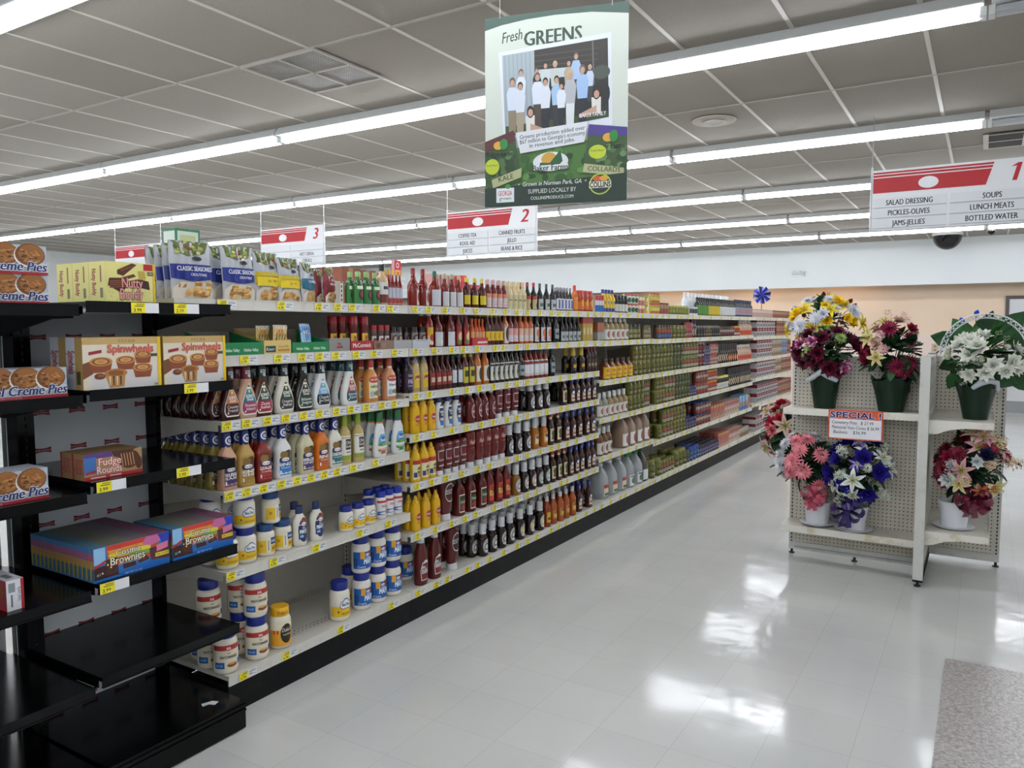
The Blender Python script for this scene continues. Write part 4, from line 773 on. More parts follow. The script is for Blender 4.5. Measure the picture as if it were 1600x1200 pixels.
kind('sauce_redcap', 'sauce_bottle', 'bottle', 'neck', .062, .054, .225, '#2a120d', '#a92a2c', (1.2,.1,.56,[('r',.12,.05,1,.95,'#cfc59a'),('e',.56,.6,.26,.18,'#2f4a2a'),('e',.56,.3,.22,.16,'#5d2a1c'),T('STEAK',.56,.8,.1,.6,'#4a2018',bold=.02)]), n=3, capi=(1.3,.84,.91,[('r',0,0,1,1,'#d9cfae')]))
kind('sauce_navy', 'sauce_bottle', 'bottle', 'kraft', .066, .054, .225, '#3a1c14', '#1a2364', (1.1,.08,.58,[('r',.15,.05,.9,.62,'#c9b9a4'),('e',.52,.68,.34,.16,'#2a2f6a'),('e',.52,.68,.2,.1,'#dfe2ea'),('r',.22,.18,.82,.3,'#7a3a2a')]), n=3, capi=(1.3,.77,.97,[('e',.55,.5,.3,.3,'#8d97c8')]))
kind('wing_orange', 'sauce_bottle', 'bottle', 'neck', .064, .058, .225, '#a5501c', '#d2d3d4', (1.2,.08,.56,[('r',.1,.2,.98,.8,'#b8782c'),('r',.2,.3,.9,.56,'#d8b262'),('e',.55,.66,.2,.1,'#6d2a18')]))
kind('wing_yellow', 'sauce_bottle', 'bottle', 'neck', .064, .058, .225, '#8a3414', '#cfd0d2', (1.2,.08,.56,[('r',.1,.15,.98,.85,'#d9b524'),('r',.2,.3,.9,.5,'#7a3a1a')]))
kind('dark_syrup', 'sauce_bottle', 'bottle', 'sauce', .07, .06, .21, '#140c0a', '#17181c', (1.2,.1,.5,[('e',.56,.5,.3,.4,'#2a2422')]), merged=True)
z = DECK
row('ketchup_up', 646, 690, 2, z, 'tall upright ketchup bottle with white cap', 'bottom shelf', gap=.012)
row('ketchup_big', 691, 721, 1, z, 'broad dark red ketchup bottle beside white capped bottles', 'bottom shelf', rows=2, gap=.02, fit=False)
row('bbq_black', 747, 803, 4, z, 'dark barbecue sauce bottle with white cap', 'bottom shelf', rows=6, gap=.012, jitter=.002)
row('bbq_black', 728, 746, 1, z, 'white capped dark barbecue bottle beside broad ketchup', 'bottom shelf', rows=5, gap=.06, jitter=.002)
row('bbq_yellow', 804, 850, 3, z, 'dark barbecue bottle with olive yellow ring label', 'bottom shelf', rows=4, gap=.012, jitter=.002)
row('wing_yellow', 846, 862, 1, z, 'amber wing sauce with yellow band', 'bottom shelf', rows=4, gap=.012)
row('wing_orange', 859, 898, 4, z, 'orange wing sauce bottle with white cap', 'bottom shelf', rows=3, gap=.012)
row('sauce_navy', 896, 928, 2, z, 'brown sauce bottle with navy cap', 'bottom shelf', rows=3, gap=.02)
z = .489
row('mustard', 642, 688, 3, z, 'bright yellow mustard squeeze bottle', 'sixth shelf', rows=2, gap=.012)
row('ketchup_big', 684, 707, 1, z, 'broad ketchup bottle with round label', 'sixth shelf', rows=3, gap=.015, fit=False)
row('ketchup_green', 707, 760, 3, z, 'ketchup bottle with dark green cap', 'sixth shelf', rows=2, gap=.012)
row('ketchup_orange', 758, 797, 3, z, 'ketchup bottle with orange and gold label', 'sixth shelf', rows=2, gap=.012)
row('bbq_honey', 797, 813, 1, z, 'golden brown barbecue bottle', 'sixth shelf', rows=3, gap=.012)
row('bbq_orange', 813, 836, 2, z, 'barbecue bottle with orange ring label', 'sixth shelf', rows=4, gap=.012, jitter=.002)
row('bbq_teal', 836, 858, 2, z, 'barbecue bottle with teal ring label', 'sixth shelf', rows=4, gap=.012, jitter=.002)
row('sauce_redcap', 857, 885, 3, z, 'brown sauce bottle with red cap', 'sixth shelf', rows=3, gap=.012)
row('sauce_navy', 885, 912, 3, z, 'brown sauce bottle with navy cap', 'sixth shelf', rows=2, gap=.012)
row('sauce_navy', 914, 936, 2, z, 'navy capped brown sauce at shelf end', 'sixth shelf', rows=3, gap=.012)
z = .771
row('mustard_red', 642, 680, 3, z, 'yellow mustard bottle with red banded label', 'fifth shelf', rows=3, gap=.012)
row('ketchup_inv', 679, 727, 4, z, 'upside down ketchup bottle with white cap', 'fifth shelf', rows=3, gap=.012)
row('ketchup_hunts', 726, 754, 2, z, 'large upside down ketchup with script lettering', 'fifth shelf', rows=3, gap=.012)
row('ketchup_hunts', 753, 788, 3, z, 'upside down script label ketchup beside barbecue', 'fifth shelf', rows=4, gap=.012)
row('bbq_purple', 787, 828, 3, z, 'barbecue bottle with purple ring label', 'fifth shelf', rows=3, gap=.012, jitter=.002)
row('sauce_gold', 829, 855, 2, z, 'golden sauce bottle with grey cap', 'fifth shelf', rows=2, gap=.012)
row('sauce_redcap', 853, 876, 2, z, 'dark sauce bottle with red cap', 'fifth shelf', rows=2, gap=.012)
row('sauce_navy', 878, 908, 3, z, 'brown sauce bottle with navy cap', 'fifth shelf', rows=2, gap=.012)
row('sauce_navy', 910, 935, 2, z, 'navy capped brown sauce at shelf end', 'fifth shelf', rows=3, gap=.012)
z = 1.045
row('mustard', 641, 679, 3, z, 'bright yellow mustard squeeze bottle', 'fourth shelf', rows=2, gap=.012)
row('white_squeeze', 678, 720, 3, z, 'white squeeze bottle with navy oval', 'fourth shelf', rows=3, gap=.012)
row('ketchup_white', 728, 772, 4, z, 'ketchup bottle with pale cap', 'fourth shelf', rows=2, gap=.012)
row('ketchup_inv', 771, 809, 3, z, 'upside down ketchup bottle', 'fourth shelf', rows=4, gap=.012)
row('bbq_black', 822, 858, 3, z, 'dark barbecue sauce bottle', 'fourth shelf', rows=2, gap=.012)
row('dark_syrup', 808, 822, 1, z, 'plain dark bottle set back', 'fourth shelf', rows=2, gap=.2)
row('dark_syrup', 858, 873, 1, z, 'plain dark bottle in shadow', 'fourth shelf', rows=2, gap=.2)
row('sauce_redcap', 872, 886, 1, z, 'brown sauce bottle with red cap beside navy ones', 'fourth shelf', gap=.012)
row('sauce_navy', 887, 933, 5, z, 'brown sauce bottle with navy cap', 'fourth shelf', rows=2, gap=.012)
z = 1.275
def mk(key, prof, W, D, H, body, cap, label, name=None, cat='bottle', n=2, trans=0, rough=.2):
    name = name or ('can' if prof == 'can' else 'hot_sauce_bottle' if prof == 'hot' else 'oil_bottle' if key.startswith(('oil', 'clear')) else 'jar' if prof == 'gjar' else 'dressing_bottle' if prof == 'ketch' else 'wing_sauce_bottle' if prof == 'neck' else 'sauce_bottle')
    if prof in ('can', 'gjar') and cat == 'bottle': cat = 'can' if prof == 'can' else 'jar'
    kind(key, name, cat, prof, W, D, H, body, cap, label, n=n, merged=True, trans=trans, rough=rough)
mk('hot_dark', 'hot', .052, .052, .20, '#4a120c', '#5a1a14', (1.2,.1,.55,[('r',.1,.1,.95,.9,'#8f2a22'),('r',.2,.3,.85,.6,'#c9b9a0')]))
mk('hot_green', 'hot', .052, .052, .21, '#2a1510', '#1f5a4a', (1.2,.1,.55,[('r',.1,.1,.95,.9,'#cfd3d8'),('p',[(.2,.3,.6),(.7,.55,.95)],'#2c4a8a')]))
mk('hot_lime', 'neck', .056, .052, .215, '#4a1810', '#c9b52a', (1.2,.08,.58,[('r',.05,.05,1,.95,'#c2b53a'),('r',.2,.4,.9,.75,'#3a3a1c')]))
mk('orange_sauce', 'ketch', .064, .058, .215, '#b8641c', '#b86a22', (1.2,.08,.58,[('r',.1,.05,1,.95,'#d9d3c6'),('e',.6,.5,.25,.4,'#22301f')]))
mk('black_bbq', 'ketch', .060, .056, .215, '#17100d', '#17171a', (1.2,.06,.60,[('r',.05,.05,1,1,'#d5d3cc'),('e',.58,.45,.28,.42,'#1c2420'),('e',.58,.25,.2,.14,'#6d6a2a'),('r',.2,.85,.9,.93,'#2a2a2a')]))
mk('striped', 'hot', .056, .054, .215, '#7a2a16', '#24304f', (1.25,.10,.60,[('r',0,0,1,1,'#d8dadd'),('p',[(.25,.2,.5),(.6,.5,.8),(.9,.7,.95)],'#26304a'),('r',.1,.02,.9,.16,'#c9b8b8')]))
mk('dark_amber', 'neck', .066, .058, .20, '#14100e', '#18181a', (1.2,.1,.55,[('r',.1,.1,.95,.9,'#8d9a9f'),('r',.2,.4,.85,.6,'#3a4448')]))
mk('gold_cap', 'sauce', .072, .06, .20, '#1c0f0a', '#b9a02c', (1.2,.08,.55,[('r',.1,.1,.95,.9,'#2a2320'),('r',.2,.3,.9,.6,'#b8962c')]))
mk('red_cap_dark', 'neck', .06, .055, .22, '#2c1010', '#b5262c', (1.2,.08,.5,[('r',.1,.1,.95,.9,'#3a2a24'),('r',.2,.3,.9,.55,'#9a7a55')]))
row('dijon', 641, 668, 2, z, 'tan mustard squeeze bottle with grey tip', 'third shelf', rows=2, gap=.012)
row('hot_dark', 669, 703, 4, z, 'small dark red hot sauce bottle', 'third shelf', rows=2, gap=.012)
row('hot_green', 703, 721, 2, z, 'dark sauce bottle with green cap', 'third shelf', rows=2, gap=.012)
row('hot_lime', 720, 740, 2, z, 'red sauce bottle with lime label', 'third shelf', rows=2, gap=.012)
row('orange_sauce', 738, 763, 2, z, 'orange sauce bottle with white label', 'third shelf', rows=2, gap=.012)
row('black_bbq', 763, 808, 6, z, 'black sauce bottle with white label', 'third shelf', rows=2, gap=.012)
row('dark_amber', 808, 817, 1, z, 'narrow dark bottle beside white labels', 'third shelf', gap=.02)
row('striped', 817, 854, 5, z, 'red sauce bottle with slanted navy stripe', 'third shelf', rows=2, gap=.012)
row('dark_amber', 854, 868, 1, z, 'dark bottle with grey label before the gap', 'third shelf', gap=.012)
row('gold_cap', 888, 914, 2, z, 'dark sauce bottle with gold cap', 'third shelf', gap=.012, rows=2)
row('red_cap_dark', 916, 937, 3, z, 'dark sauce bottle with tall red cap', 'third shelf', gap=.012, rows=2)
z = 1.520
mk('white_cap_red', 'ketch', .056, .052, .225, '#7a1f16', '#d5cfd2', (1.2,.08,.55,[('r',.05,.0,1,1,'#d9c9a6'),('r',.05,.5,1,1,'#d2a32c'),('e',.55,.4,.28,.2,'#b3302c')]))
mk('tall_red', 'hot', .066, .06, .225, '#641710', '#8f1f1c', (1.2,.03,.42,[('r',0,0,1,1,'#cfd0d4'),('p',[(.1,.2,.5),(.5,.5,.85),(.85,.75,1)],'#a32a2c')]))
mk('thin_red', 'hot', .048, .045, .225, '#7a1a14', '#a3201c', (1.2,.05,.45,[('r',0,0,1,1,'#b33028'),('r',.1,.1,.9,.5,'#5f7a4a'),('e',.5,.6,.3,.3,'#d9c49a')]))
mk('yellow_label', 'hot', .05, .048, .21, '#4a1a14', '#b8a52a', (1.25,.14,.42,[('r',0,0,1,1,'#d9b81c'),('e',.6,.5,.12,.4,'#8a2a1c')]))
mk('tan_orange', 'neck', .056, .05, .21, '#b56a35', '#a3552a', (1.2,.05,.62,[('r',.1,0,1,1,'#d5cdbf'),('e',.55,.5,.3,.4,'#211c1a')]))
mk('buff_red', 'neck', .05, .048, .205, '#6a1c14', '#55181a', (1.25,.08,.52,[('r',0,0,1,1,'#d9a09c'),('r',0,.05,1,.5,'#d4d0d2'),('p',[(.2,.2,.8),(.45,.35,.9)],'#b33034')]))
mk('buff_orange', 'neck', .05, .048, .205, '#b3521c', '#b8682a', (1.25,.08,.52,[('r',0,0,1,1,'#d8b39a'),('r',0,.05,1,.5,'#d6d0cc'),('p',[(.2,.2,.8),(.45,.35,.9)],'#b8403a')]))
mk('dark_buff', 'neck', .054, .05, .205, '#1d1412', '#1c1a1c', (1.25,.06,.55,[('r',0,0,1,1,'#c9c3c6'),('e',.5,.6,.3,.3,'#c06a3c'),('p',[(.1,.3,.8),(.3,.4,.9)],'#a8303a')]))
mk('soy', 'hot', .045, .045, .20, '#120d0c', '#4a5a3a', (1.25,.05,.4,[('r',0,0,1,1,'#a9b0b0'),('r',.2,.3,.8,.6,'#5d6a6a')]))
row('white_cap_red', 662, 677, 1, z, 'red sauce bottle with white cap and gold label', 'second shelf', gap=.012, rows=2)
row('tall_red', 675, 711, 2, z, 'tall red sauce with slanted white label', 'second shelf', gap=.012, rows=3, fit=False)
row('thin_red', 709, 733, 2, z, 'slim red hot sauce bottle', 'second shelf', gap=.02, rows=3)
open_tray('display_tray', 'red cardboard tray of small orange sauces', 'tray', yb(733, z), yb(758, z), z, .05, .055, .16, '#b3242c', '#8a1c22', [('p',[(.3,.3,.9),(.55,.35,.95)],'#e3c9c6')])
mk('orange_mini', 'hot', .036, .034, .165, '#c9531a', '#d8591a', (1.2,.1,.5,[('r',0,0,1,1,'#d9a06a')]))
row('orange_mini', 734, 757, 4, z+.003, 'small orange sauce in red tray', 'second shelf', gap=.024, rows=2)
row('yellow_label', 757, 784, 4, z, 'hot sauce bottle with yellow label', 'second shelf', gap=.012, rows=3)
row('tan_orange', 783, 793, 1, z, 'tan orange sauce bottle with black emblem', 'second shelf', gap=.012, rows=2)
row('buff_red', 792, 808, 2, z, 'red wing sauce with pink label', 'second shelf', gap=.012, rows=3)
row('buff_orange', 808, 832, 3, z, 'orange wing sauce with pink label', 'second shelf', gap=.012, rows=3)
row('dark_buff', 832, 860, 3, z, 'dark wing sauce with pale label', 'second shelf', gap=.012, rows=3)
row('dark_amber', 859, 874, 1, z, 'dark broad bottle with grey label', 'second shelf', gap=.012, rows=2)
row('soy', 874, 905, 5, z, 'slim dark soy sauce bottle', 'second shelf', gap=.012, rows=2)

# ---- boxes of snack cakes on the black shelves
def carton(name, label, cat, y0, z, W, D, H, base, front, side=(), top=(), X=-2.6, group=None, side_c=None, top_c=None, cache={}):
    key = (name, W, D, H, base, len(front), len(side), str(front[:3]))
    if key not in cache:
        b = MB(); b.box((-D, 0, 0), (0, W, H), P(base), {'-y': P(side_c or base), '+z': P(top_c or base)})
        b.prints(flat((0, 0, 0), (0, 1, 0), (0, 0, 1)), W, H, front)
        if side: b.prints(flat((-D, 0, 0), (1, 0, 0), (0, 0, 1)), D, H, side)
        if top: b.prints(flat((0, 0, H), (0, 1, 0), (-1, 0, 0)), W, D, top)
        cache[key] = b.build(name)
    return tag(link(name, cache[key], None, (X, y0, z+.0006)), label, cat, group)
def spiral(u, v, r, asp, cols):
    return [('e', u, v, r*(1-.22*i), r*asp*(1-.22*i), cols[i % len(cols)]) for i in range(4)]
BROWN = '#6d2d2d'
def nutty():
    f = [('r',0,0,1,1,'#e6de8c')]+[('e',random.uniform(.03,.9),random.uniform(.05,.35),.012,.016,'#d3c968') for _ in range(24)]
    f += [('g',[(.03,.42),(.30,.24),(.42,.42),(.40,.62),(.06,.60)],'#4f2416'),('g',[(.22,.80),(.52,.98),(.62,.95),(.34,.66),(.22,.70)],'#5d2c1a'),('g',[(.36,.52),(.66,.60),(.86,.55),(.88,.34),(.62,.40),(.42,.40)],'#3f1c12'),('g',[(.28,.82),(.56,.94),(.58,.90),(.30,.77)],'#7b4226'),('g',[(.3,.62),(.55,.72),(.60,.66),(.34,.55)],'#6a3420')]
    f += [('g',[(.06,.53-.05*i),(.38,.57-.05*i),(.38,.55-.05*i),(.07,.505-.05*i)],'#8a512f') for i in range(4)]
    f += [('g',[(.64,.80),(.78,.80),(.80,.60),(.66,.58)],'#bfa348'),('r',.76,.82,.95,.98,'#b51f2a'),('r',.955,0,1,1,'#e8c21c'),('r',.84,.70,.96,.79,'#4b4a3c'),T('6 PACK',.90,.745,.05,.10,'#e9e4c8')]
    for o, c in ((.05,'#7a1f2b'),(.012,'#e8a9a2')): f += [T('Nutty',.52,.50,.24,.42,c,bold=o),T('Buddy',.50,.22,.26,.46,c,bold=o)]
    s = [('r',0,0,1,1,'#e3da86'),T('Nutty Buddy',.30,.5,.18,.82,'#8b3a3a',bold=.03,rot=-PI/2),T('Little Debbie',.72,.70,.06,.3,'#8b3a3a',rot=-PI/2),('r',.66,.14,.80,.36,'#77735a')]
    return f, s
f, s_ = nutty()
s_ = [('r',0,0,1,1,'#e3da86'),T('Nutty Buddy',.30,.5,.16,.9,'#9b4040',bold=.04,rot=-PI/2),('r',.66,.5,.74,.9,'#9b5a50'),('r',.64,.12,.80,.36,'#77735a')]
for i in range(3): carton('snack_cake_box', 'yellow wafer bar box, %s from the front on black top shelf' % ORD[i], 'box', 1.557, 1.727, .185, .102, .143, '#e3da86', f, s_, (), -2.60-.1035*i, 'yellow wafer boxes')
def cup(u, v, r): return [('e',u,v-.03,r*.92,r*.95,'#8a4526'),('g',[(u-r,v+.02),(u+r,v+.02),(u+r*.78,v-r*1.3),(u-r*.78,v-r*1.3)],'#8f4a28')]+spiral(u, v+.03, r*1.02, .62, ('#c98a4a','#8a5526','#d6a066'))
f = [('r',0,0,1,1,'#e6dcc8'),('g',[(.1,.0),(.95,.0),(.95,.45),(.5,.55),(.1,.3)],'#ded9d6'),('r',0,.86,1,1,'#c9a86a'),('g',[(0,.5),(.10,.55),(.12,.3),(0,.2)],'#7a4a2c')]
f += [T('P E C A N',.55,.925,.055,.3,'#7a5a2a')]
for u, v, r in ((.76,.62,.115),(.22,.50,.14),(.53,.52,.125),(.75,.36,.13)): f += cup(u, v, r)
f += [('g',[(.26,.28),(.52,.28),(.50,.03),(.32,.02)],'#c18a4a'),('e',.40,.30,.145,.085,'#b87a3c'),('e',.40,.30,.10,.055,'#8a5526')]+[('g',[(.31+.045*i,.24),(.335+.045*i,.24),(.33+.045*i,.06),(.315+.045*i,.06)],'#4a3a26' if i % 2 else '#e3cfa6') for i in range(4)]
f += [('e',.20,.25,.07,.06,'#6b3418'),('e',.215,.26,.05,.03,'#8f5a34')]
for o, c in ((.05,'#c8843a'),(.02,'#d0555a')): f.append(T('Spinwheels',.60,.775,.15,.70,c,bold=o))
f += [('g',[(.07,.72),(.23,.76),(.23,.70),(.07,.66)],'#a02832'),('r',.955,0,1,1,'#edc41a'),('r',.86,.60,.95,.66,'#4c4a44'),('r',.9,.02,.95,.06,'#9a948a')]
SW = f
s_ = [('r',0,0,.55,1,'#c9ccd4'),('r',.55,0,1,1,'#b08f52'),T('Spinwheels',.32,.52,.22,.8,'#a3474a',bold=.04,rot=-PI/2),('r',.62,.1,.86,.35,'#4d432c')]
for i in range(2): carton('snack_cake_box', 'tan pecan pastry box, %s at the near end of second black shelf' % ('front' if i == 0 else 'rear'), 'box', 1.452, 1.429, .288, .098, .178, '#b08f52', SW, s_, (), -2.58-.0995*i, None, '#b08f52')
carton('snack_cake_box', 'tan pecan pastry box at the far end of second black shelf', 'box', 1.752, 1.429, .272, .098, .178, '#b08f52', SW, s_, (), -2.58)
f = [('r',0,0,1,1,'#a98a5c'),('r',0,.80,.48,1,'#5a3f86'),('g',[(.0,.22),(.20,.22),(.20,.86),(.0,.86)],'#3f73b5'),('g',[(.02,.30),(.19,.36),(.19,.27),(.02,.2)],'#b3262f'),('e',.77,.60,.19,.36,'#5a2c1a'),('e',.935,.42,.06,.26,'#5a2c1a'),('g',[(.46,1),(.9,1),(.62,.7),(.5,.78)],'#4a2416')]
f += [('g',[(.62+.05*i,.86),(.635+.05*i,.86),(.665+.05*i,.34),(.65+.05*i,.34)],'#c99a66') for i in range(5)]+[('r',0,0,1,.13,'#b3262f'),('r',.1,.04,.35,.09,'#e3b9b9'),('r',.42,.04,.62,.09,'#e3b9b9')]
for o, c in ((.055,'#c2262f'),(.015,'#f3e6dd')): f += [T('Fudge',.43,.64,.29,.38,c,bold=o),T('Rounds',.42,.33,.29,.42,c,bold=o)]
s_ = [('r',0,0,1,1,'#9c7c50'),('r',0,0,.14,1,'#a3262f'),T('Fudge',.45,.5,.25,.7,'#a8474a',bold=.04,rot=-PI/2),T('Rounds',.75,.5,.25,.7,'#a8474a',bold=.04,rot=-PI/2)]
for i in range(2): carton('snack_cake_box', 'red and tan fudge cookie box, %s one on third black shelf' % ('front' if i == 0 else 'rear'), 'box', 1.453, 1.117, .212, .072, .090, '#8c6a42', f, s_, (), -2.60-.0735*i)
# brownies
f = [('r',0,0,1,1,'#1f6fc0'),('p',[(.35,.2,.80),(.80,.16,.86),(1,.16,.98)],'#c2542e'),('p',[(.84,.17,.72),(1,.16,.70)],'#d23b34'),('p',[(.72,.2,.72),(.86,.17,.74)],'#e39a2c'),('p',[(.60,.2,.74),(.74,.18,.74)],'#e3cf3a'),('p',[(.50,.45,.72),(.62,.45,.73)],'#6fae4a'),('g',[(.68,1),(.85,1),(.9,.80),(.75,.70),(.62,.80)],'#c76a9c'),('g',[(.84,1),(1,1),(1,.62),(.9,.70)],'#2a3fae'),
     ('g',[(.0,.08),(.31,.08),(.29,.62),(.15,.60),(.14,.45),(.0,.45)],'#3a1a12'),('g',[(.15,.52),(.29,.56),(.30,.12),(.17,.08)],'#4a2418'),('g',[(.36,.42),(.52,.46),(.54,.22),(.37,.20)],'#44201a'),('g',[(.54,.44),(.68,.44),(.72,.30),(.58,.24)],'#4c261c'),('g',[(.28,.0),(1,.0),(1,.30),(.72,.24),(.34,.14)],'#1a66b8'),('g',[(.72,.62),(1,.64),(1,.18),(.74,.24)],'#5a2a36'),
     ('r',.0,.52,.145,1,'#8fc0e6'),('g',[(.0,.48),(.145,.62),(.145,.54),(.0,.40)],'#b3262f'),('g',[(.82,.66),(.98,.72),(.98,.52),(.82,.46)],'#d8799c'),('r',.80,.30,.99,.42,'#e3cf2a'),T('WIN 1 OF 200',.895,.36,.06,.17,'#4c4410')]
f += [('e',u,v,.011,.03,c) for u, v, c in ((.17,.45,'#e3d23a'),(.21,.36,'#efe9d2'),(.55,.48,'#e9d94a'),(.52,.45,'#efe6a0'),(.26,.40,'#b3355a'),(.10,.24,'#e8e2d6'),(.46,.38,'#5aa34a'),(.64,.36,'#c2404a'))]
for o, c in ((.06,'#2a2318'),(.018,'#f6edd0')): f += [T('Cosmic',.44,.74,.20,.33,c,bold=o),T('Brownies',.43,.52,.23,.45,c,bold=o)]
f += [T('WITH CHOCOLATE CHIP CANDY',.46,.385,.05,.3,'#cfe0f2'),T('#1',.05,.22,.08,.08,'#9ac0c8'),T('NET WT 13.1 OZ',.5,.06,.05,.25,'#cfe3f6')]
s_ = [('r',0,0,1,1,'#3a73a8'),('r',0,.62,1,.86,'#9a5a7c'),('r',0,.40,1,.64,'#b58a4a'),('r',.1,.05,.5,.5,'#b3a23a'),('r',.5,.05,.7,.4,'#4a4a3a')]
tp = [('r',0,0,.18,1,'#4a86a8'),('r',.18,0,.5,1,'#7a7a62'),('r',.5,0,.75,1,'#7c6a72'),('r',.75,0,1,1,'#8a3f62'),('r',0,.86,1,1,'#2c2a33'),('r',0,0,1,.10,'#a9b0b0')]  # dark back stripe paints in the shaded groove between boxes
for st, (ya, n) in enumerate(((1.452, 15), (1.752, 9))):
    for i in range(n):
        carton('brownie_box', 'blue rainbow brownie box, %s from front, %s stack' % (ORD[i], 'nearer' if st == 0 else 'farther'), 'box', ya, .766, .285 if st == 0 else .272, .0255, .118, '#2b6aae', f, s_, tp, -2.565-.0272*i, 'brownie boxes in two stacks')
# oatmeal pies at the picture edge
def pies(n):
    f = [('r',0,0,1,1,'#aeb6c4'),('g',[(.55,1),(1,1),(1,.2),(.8,.3)],'#bcc6d4'),('r',0,.10,1,.42,'#d6dae2')]
    for i in range(n):
        u = .12+.24*i
        f += [('e',u-.012,.64,.14,.40,'#efe9df'),('e',u,.68,.14,.38,'#7a4a22'),('e',u+.01,.70,.12,.33,'#9a6330')]
        f += [('e',u+random.uniform(-.09,.09),.64+random.uniform(-.2,.2),.018,.03,random.choice(('#b57c44','#5b3216','#a87038','#6b3d1a','#c08a4c'))) for _ in range(34)]
    f += [('r',0,0,1,.095,'#a3242c'),T('NET WT 1 LB 0.2 OZ (16.2 OZ) 459g',.42,.048,.04,.4,'#e6b8bc')]
    for o, c in ((.06,'#e3e6ee'),(.033,'#232a6c')): f.append(T('Oatmeal Creme Pies',.49,.28,.31,1.0,c,bold=o,shear=.25))
    return f
PF = pies(4); PSD = [('r',0,0,1,1,'#b9c0cc')]
for i in range(2): carton('oatmeal_pie_box', '%s oatmeal pie box of the pair on the black top shelf' % ('lower', 'upper')[i], 'box', 1.036, 1.715+.0932*i, .325, .12, .0925, '#bfc5cf', PF, PSD, (), -2.6, 'oatmeal pie boxes')
carton('oatmeal_pie_box', 'oatmeal pie box alone on the second black shelf', 'box', 1.083, 1.414, .325, .12, .0960, '#bfc5cf', PF, PSD, (), -2.6)
carton('oatmeal_pie_box', 'oatmeal pie box alone on the third black shelf', 'box', 1.008, 1.087, .325, .12, .0985, '#bfc5cf', PF, PSD, [('r',0,0,1,1,'#c9ced8')], -2.6)
b = MB(); b.box((-.33, 0, 0), (0, .052, .098), P('#d5d8dd'), {'-y': P('#8c3038')})
b.prints(flat((0, 0, 0), (0, 1, 0), (0, 0, 1)), .052, .098, [('r',0,0,1,1,'#dcdee3'),('r',.82,0,1,1,'#a8262c'),T('Oatmeal Creme Pies',.70,.5,.10,.86,'#2a2f38',rot=PI/2),('r',.12,.60,.5,.90,'#8d9298'),('r',.24,.12,.34,.52,'#5f656c')])
b.prints(flat((-.33, 0, 0), (1, 0, 0), (0, 0, 1)), .33, .098, [('r',0,0,1,.12,'#a3242c'),('e',.8,.6,.14,.34,'#7a4a22'),('e',.5,.6,.14,.34,'#7a4a22')])
b.prints(flat((0, 0, .098), (0, 1, 0), (-1, 0, 0)), .052, .33, [('r',.3,.08,.7,.24,'#70757c')])
tag(link('oatmeal_pie_box', b.build('oatmeal_pie_box'), None, (-2.59, 1.186, .748+.0006)), 'oatmeal pie box turned end on, fourth black shelf', 'box')

# ---- croutons on the top shelf
ZT = 1.752
def crouton_bag(label, px, X, z, W, H, band, kind_, rz=0, tilt=0, group=None, base='#b4b7bd'):
    I = [('r',0,0,1,1,base),('p',[(.74,.42,.60),(.80,.14,.86),(1,.04,.96)],'#5f6a34')]
    for _ in range(34): I.append(('e',random.uniform(.12,.88),random.uniform(.80,.97),.05,.025,random.choice(('#7d8f3f','#a3aa55','#8a3a26','#5a6b2c','#c9bd7a','#4a5a26'))))
    I += [('p',[(.70,.36,.52),(.76,.10,.20)],'#6d2a26') if 0 else ('e',.62,.70,.13,.035,'#1c1c24')]
    I += [('p',[(.32,.42,.6),(.36,.0,1),(.60,.0,1)],band),('p',[(.02,.02,.98),(.20,.02,.98),(.30,.2,.8)],'#cfc6b8')]
    for _ in range(16):
        u, v = random.uniform(.22,.9), random.uniform(.07,.28); c = random.choice(('#b8813a','#c9964c','#a3702e','#d8ad66')); r = .095
        I += [('p',[(v-.035,u-r,u+r*.8),(v+.035,u-r*.9,u+r)],c),('p',[(v+.02,u-r*.9,u+r*.9),(v+.04,u-r*.7,u+r)],'#e0bd7c')]
    if kind_ == 'classic': I += [T('CLASSIC SEASONED',.54,.525,.075,.86,'#eceef4',bold=.03,wide=.7),T('CROUTONS',.60,.425,.045,.4,'#dfe3ee',bold=.02)]
    elif kind_ == 'cheese': I += [('p',[(.32,.02,.98),(.50,.02,.98)],'#e0c51c'),T('CHEESE & GARLIC',.54,.55,.055,.8,'#e0c93a',bold=.03),T('CROUTONS',.56,.42,.045,.4,'#8a7a1a',bold=.02)]
    else: I += [T(kind_,.5,.52,.06,.8,'#e9e4e4',bold=.03)]
    return pouch('crouton_bag', label, 'bag', (X, y_at(px, X, z), z), W, H, .040, base, I, rz, tilt, group)
for i in range(3): crouton_bag('blue banded crouton bag, %s behind the front one' % ORD[i], 300-13*(i+1), -2.81-.06*(i+1), ZT+.0006, .176, .232-.004*i, '#1f2f86', 'classic', random.uniform(-.05, .05), -.03, 'blue crouton bags')
crouton_bag('front blue banded crouton bag beside yellow wafer boxes', 300, -2.80, ZT+.0006, .178, .240, '#1f2f86', 'classic', -.12, -.03)
crouton_bag('blue banded crouton bag squeezed between two front bags', 352, -2.862, ZT+.0006, .16, .235, '#1f2f86', 'classic', .05, -.03)
crouton_bag('front blue banded crouton bag beside yellow crouton bags', 373, -2.79, ZT+.0006, .165, .238, '#1f2f86', 'classic', .0, -.03)
crouton_bag('yellow banded crouton bag beside blue one', 417, -2.80, ZT+.0006, .150, .225, '#c9b22a', 'cheese', .1, -.03)
crouton_bag('smaller yellow banded crouton bag beside teal bag', 451, -2.79, ZT+.0006, .130, .208, '#c9b22a', 'cheese', .05, -.03)
crouton_bag('teal and silver snack bag leaning on croutons', 481, -2.79, ZT+.0006, .12, .195, '#1f6a86', 'TOPPING', .35, -.06)
crouton_bag('dark red snack bag beside teal bag', 502, -2.875, ZT+.0006, .10, .175, '#7a2028', 'CRISPY', .2, -.05, None, '#7c2a30')
